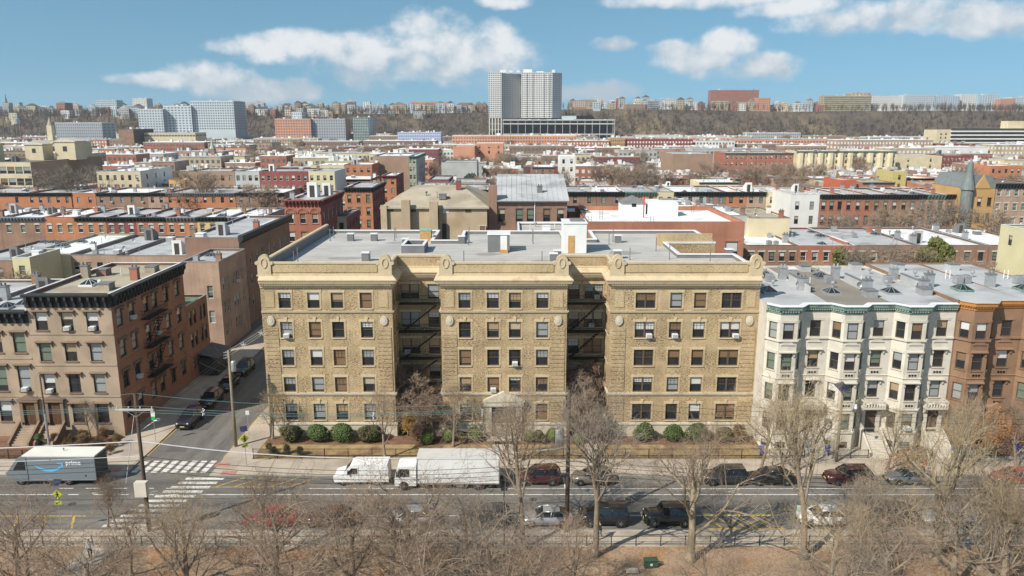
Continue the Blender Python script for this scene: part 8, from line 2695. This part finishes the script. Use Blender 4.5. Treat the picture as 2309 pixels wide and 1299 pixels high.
# green box and slab in the park
x, y = G(1467, 1277, 0.06)
t = thing('park_box', 'dark green metal utility box on the park soil', 'utility box', None, (x, y, 0.02), 0.12)
GREEN_BOX = mat('dark_green_paint', (0.035, 0.07, 0.045), 0.6, 0.1, 1.0)
MB().box(-0.52, 0.52, -0.22, 0.22, 0, 0.62).build('box_body', GREEN_BOX, t)
q = MB(); q.prism([(-0.28, 0.62), (0.28, 0.66), (0.26, 0.72), (-0.28, 0.68)], 'x', -0.56, 0.56); q.build('box_lid', GREEN_BOX, t)
MB().box(-0.1, 0.1, -0.23, -0.221, 0.2, 0.4).build('label_plate', PALE_PANEL, t)
x, y = G(1425, 1288, 0.06)
tag(MB().box(-0.5, 0.5, -0.35, 0.35, 0, 0.06).build('stone_slab', CONCRETE, loc=(x, y, 0.08)), 'flat pale concrete slab in the park soil beside the green box', 'slab')
# terracotta pots / stoop planter
t = thing('planter', 'round dark evergreen planter on the corner brownstone stoop', 'planter', None, (A(80, 960, 79)[0], 79.2, 0.12))
MB().lathe([(0.22, 0), (0.32, 0.5), (0.35, 0.55)], (0, 0, 0), 10).build('pot', DARK_METAL, t)
o = O('foliage', sh[0], t, (0, 0, 1.0)); o.scale = (0.36, 0.45, 0.5)

# ------------------------------------------------------------------ people
SKIN = paint('skin', (0.42, 0.26, 0.18), 0.6); HAIR = paint('dark_hair', (0.03, 0.02, 0.015), 0.6)
def person(label, x, y, z, rz, top_c, leg_c, stride=0.16, hold=False):
    V, E, Rr = [], [], []
    def v(p, r, par=None):
        V.append(p); Rr.append(r)
        if par is not None:
            E.append((par, len(V) - 1))
        return len(V) - 1
    pel = v((0, 0, 0.95), 0.15); waist = v((0, 0.01, 1.1), 0.135, pel); chest = v((0, 0.02, 1.32), 0.155, waist); neck = v((0, 0.01, 1.48), 0.055, chest)
    head = v((0, -0.02, 1.58), 0.085, neck); crown_ = v((0, -0.01, 1.70), 0.09, head); v((0, 0.0, 1.76), 0.05, crown_)
    v((0, -0.11, 1.60), 0.018, head)
    for s in (-1, 1):
        f = s * stride
        hip = v((s * 0.1, 0, 0.88), 0.1, pel); kn = v((s * 0.1, -f * 0.9 - 0.03, 0.5), 0.068, hip); an = v((s * 0.1, -f * 1.4 + 0.05, 0.1), 0.048, kn); toe = v((s * 0.105, -f * 1.4 - 0.14, 0.04), 0.04, an)
        shd = v((s * 0.19, 0.02, 1.4), 0.068, chest)
        if hold:
            el = v((s * 0.25, -0.06, 1.15), 0.05, shd); wr = v((s * 0.2, -0.32, 1.05), 0.034, el); hd = v((s * 0.19, -0.4, 1.03), 0.03, wr); dz = (0, -0.09, -0.02)
        else:
            el = v((s * 0.25, 0.03 + f * 0.4, 1.13), 0.05, shd); wr = v((s * 0.26, -0.03 + f * 0.9, 0.88), 0.034, el); hd = v((s * 0.26, -0.05 + f * 1.0, 0.81), 0.03, wr); dz = (0, -0.02, -0.09)
        hx = V[hd]
        for k, ln in enumerate((0.8, 0.95, 1.0, 0.85)):
            o_ = (k - 1.5) * 0.017
            q1 = v((hx[0], hx[1] + o_ + dz[1] * 0.5 * ln, hx[2] + dz[2] * 0.5 * ln), 0.0095, hd)
            v((hx[0] - s * 0.012, hx[1] + o_ + dz[1] * ln, hx[2] + dz[2] * ln), 0.008, q1)
        v((hx[0] - s * 0.04, hx[1] - 0.03, hx[2] - 0.02), 0.009, hd)
    me = bpy.data.meshes.new('person_guide')
    me.from_pydata(V, E, [])
    o = bpy.data.objects.new('person_guide', me)
    col.objects.link(o)
    o.modifiers.new('skin', 'SKIN')
    sm = o.modifiers.new('sub', 'SUBSURF'); sm.levels = 1; sm.render_levels = 1
    for i, sv in enumerate(me.skin_vertices[0].data):
        sv.radius = (Rr[i], Rr[i]); sv.use_root = i == 0
    dg = bpy.context.evaluated_depsgraph_get(); dg.update()
    m2 = bpy.data.meshes.new_from_object(o.evaluated_get(dg))
    bpy.data.objects.remove(o); bpy.data.meshes.remove(me)
    m2.materials.clear()
    for m_ in (top_c, leg_c, SKIN, HAIR, BLACK):
        m2.materials.append(m_)
    for p in m2.polygons:
        c = p.center
        hand = (abs(c.x) > 0.2 and c.z < 0.88 and not hold) or (hold and c.y < -0.33 and c.z > 0.9)
        p.material_index = 3 if c.z > 1.66 or (c.z > 1.52 and c.y > 0.02) else 2 if c.z > 1.45 or hand else 0 if c.z > 0.93 or abs(c.x) > 0.22 else 4 if c.z < 0.1 else 1
        p.use_smooth = True
    m2.name = 'person'
    return tag(O('person', m2, None, (x, y, z), rz), label, 'person')
BLUEJ = mat('light_blue_jeans', (0.34, 0.42, 0.48), 0.9, 0.1, 4.0)
DARKC = mat('dark_coat', (0.03, 0.032, 0.04), 0.9, 0.1, 4.0)
BLUEC = mat('navy_coat', (0.05, 0.07, 0.14), 0.9, 0.1, 4.0)
GREYC = mat('grey_trousers', (0.16, 0.16, 0.17), 0.9, 0.1, 4.0)
x, y = G(1352, 1217, 0.13)
person('person in dark top and light blue jeans walking on the park pavement', x, y, 0.135, -1.5, DARKC, BLUEJ, 0.16)
x, y = G(1627, 1232, 0.13)
person('person in navy coat walking by the park fence near the forked tree', x, y, 0.135, 1.5, BLUEC, GREYC, 0.14)
x, y = G(205, 1262, 0.1)
person('person in pale top on the park path below the crosswalk', x, y, 0.19, 0.4, mat('pale_top', (0.5, 0.5, 0.52), 0.9), DARKC, 0.12, hold=True)

# bicycles leaning on the park fence
def bicycle(label, x, y, rz):
    t = thing('bicycle', label, 'bicycle', None, (x, y, 0.13), rz)
    for wx in (-0.52, 0.52):
        q = MB()
        for k in range(16):
            a0, a1 = 2 * math.pi * k / 16, 2 * math.pi * (k + 1) / 16
            q.tube((wx + 0.33 * math.cos(a0), 0, 0.35 + 0.33 * math.sin(a0)), (wx + 0.33 * math.cos(a1), 0, 0.35 + 0.33 * math.sin(a1)), 0.022, n=4, cap=False)
            if k % 2 == 0:
                q.tube((wx, 0, 0.35), (wx + 0.33 * math.cos(a0), 0, 0.35 + 0.33 * math.sin(a0)), 0.006, n=3, cap=False)
        q.build('wheel', RUBBER, t)
    f = MB()
    for a, b in (((-0.52, 0, 0.35), (-0.1, 0, 0.3)), ((-0.1, 0, 0.3), (-0.22, 0, 0.85)), ((-0.52, 0, 0.35), (-0.2, 0, 0.75)), ((-0.1, 0, 0.3), (0.4, 0, 0.72)), ((-0.2, 0, 0.78), (0.38, 0, 0.82)), ((0.52, 0, 0.35), (0.36, 0, 0.95))):
        f.tube(a, b, 0.025, n=5)
    f.build('frame', paint('bike_grey', (0.3, 0.31, 0.33), 0.4), t)
    MB().box(-0.36, -0.1, -0.07, 0.07, 0.86, 0.91).build('saddle', BLACK, t)
    MB().tube((0.35, -0.28, 0.98), (0.35, 0.28, 0.98), 0.018, n=5).build('handlebar', BLACK, t)
for (px, py, rz, lb) in ((742, 1208, 0.3, 'bicycle leaning by the park pavement behind the red sedan'), (760, 1212, -0.2, 'second bicycle beside the first on the park pavement')):
    x, y = G(px, py, 0.13)
    bicycle(lb, x, y, rz)

# ------------------------------------------------------------------ air
hz_ = MB().box(-1750, 1750, -60, 3050, -1.2, 128)
haze = hz_.build('haze', [])
haze['kind'] = 'stuff'
hm = bpy.data.materials.new('haze_air')
hm.use_nodes = True
nt = hm.node_tree
nt.nodes.clear()
ho = nt.nodes.new('ShaderNodeOutputMaterial')
pv = nt.nodes.new('ShaderNodeVolumePrincipled')
pv.inputs['Color'].default_value = (0.86, 0.92, 0.98, 1)
pv.inputs['Density'].default_value = 0.00011
pv.inputs['Anisotropy'].default_value = 0.2
nt.links.new(pv.outputs[0], ho.inputs['Volume'])
haze.data.materials.append(hm)
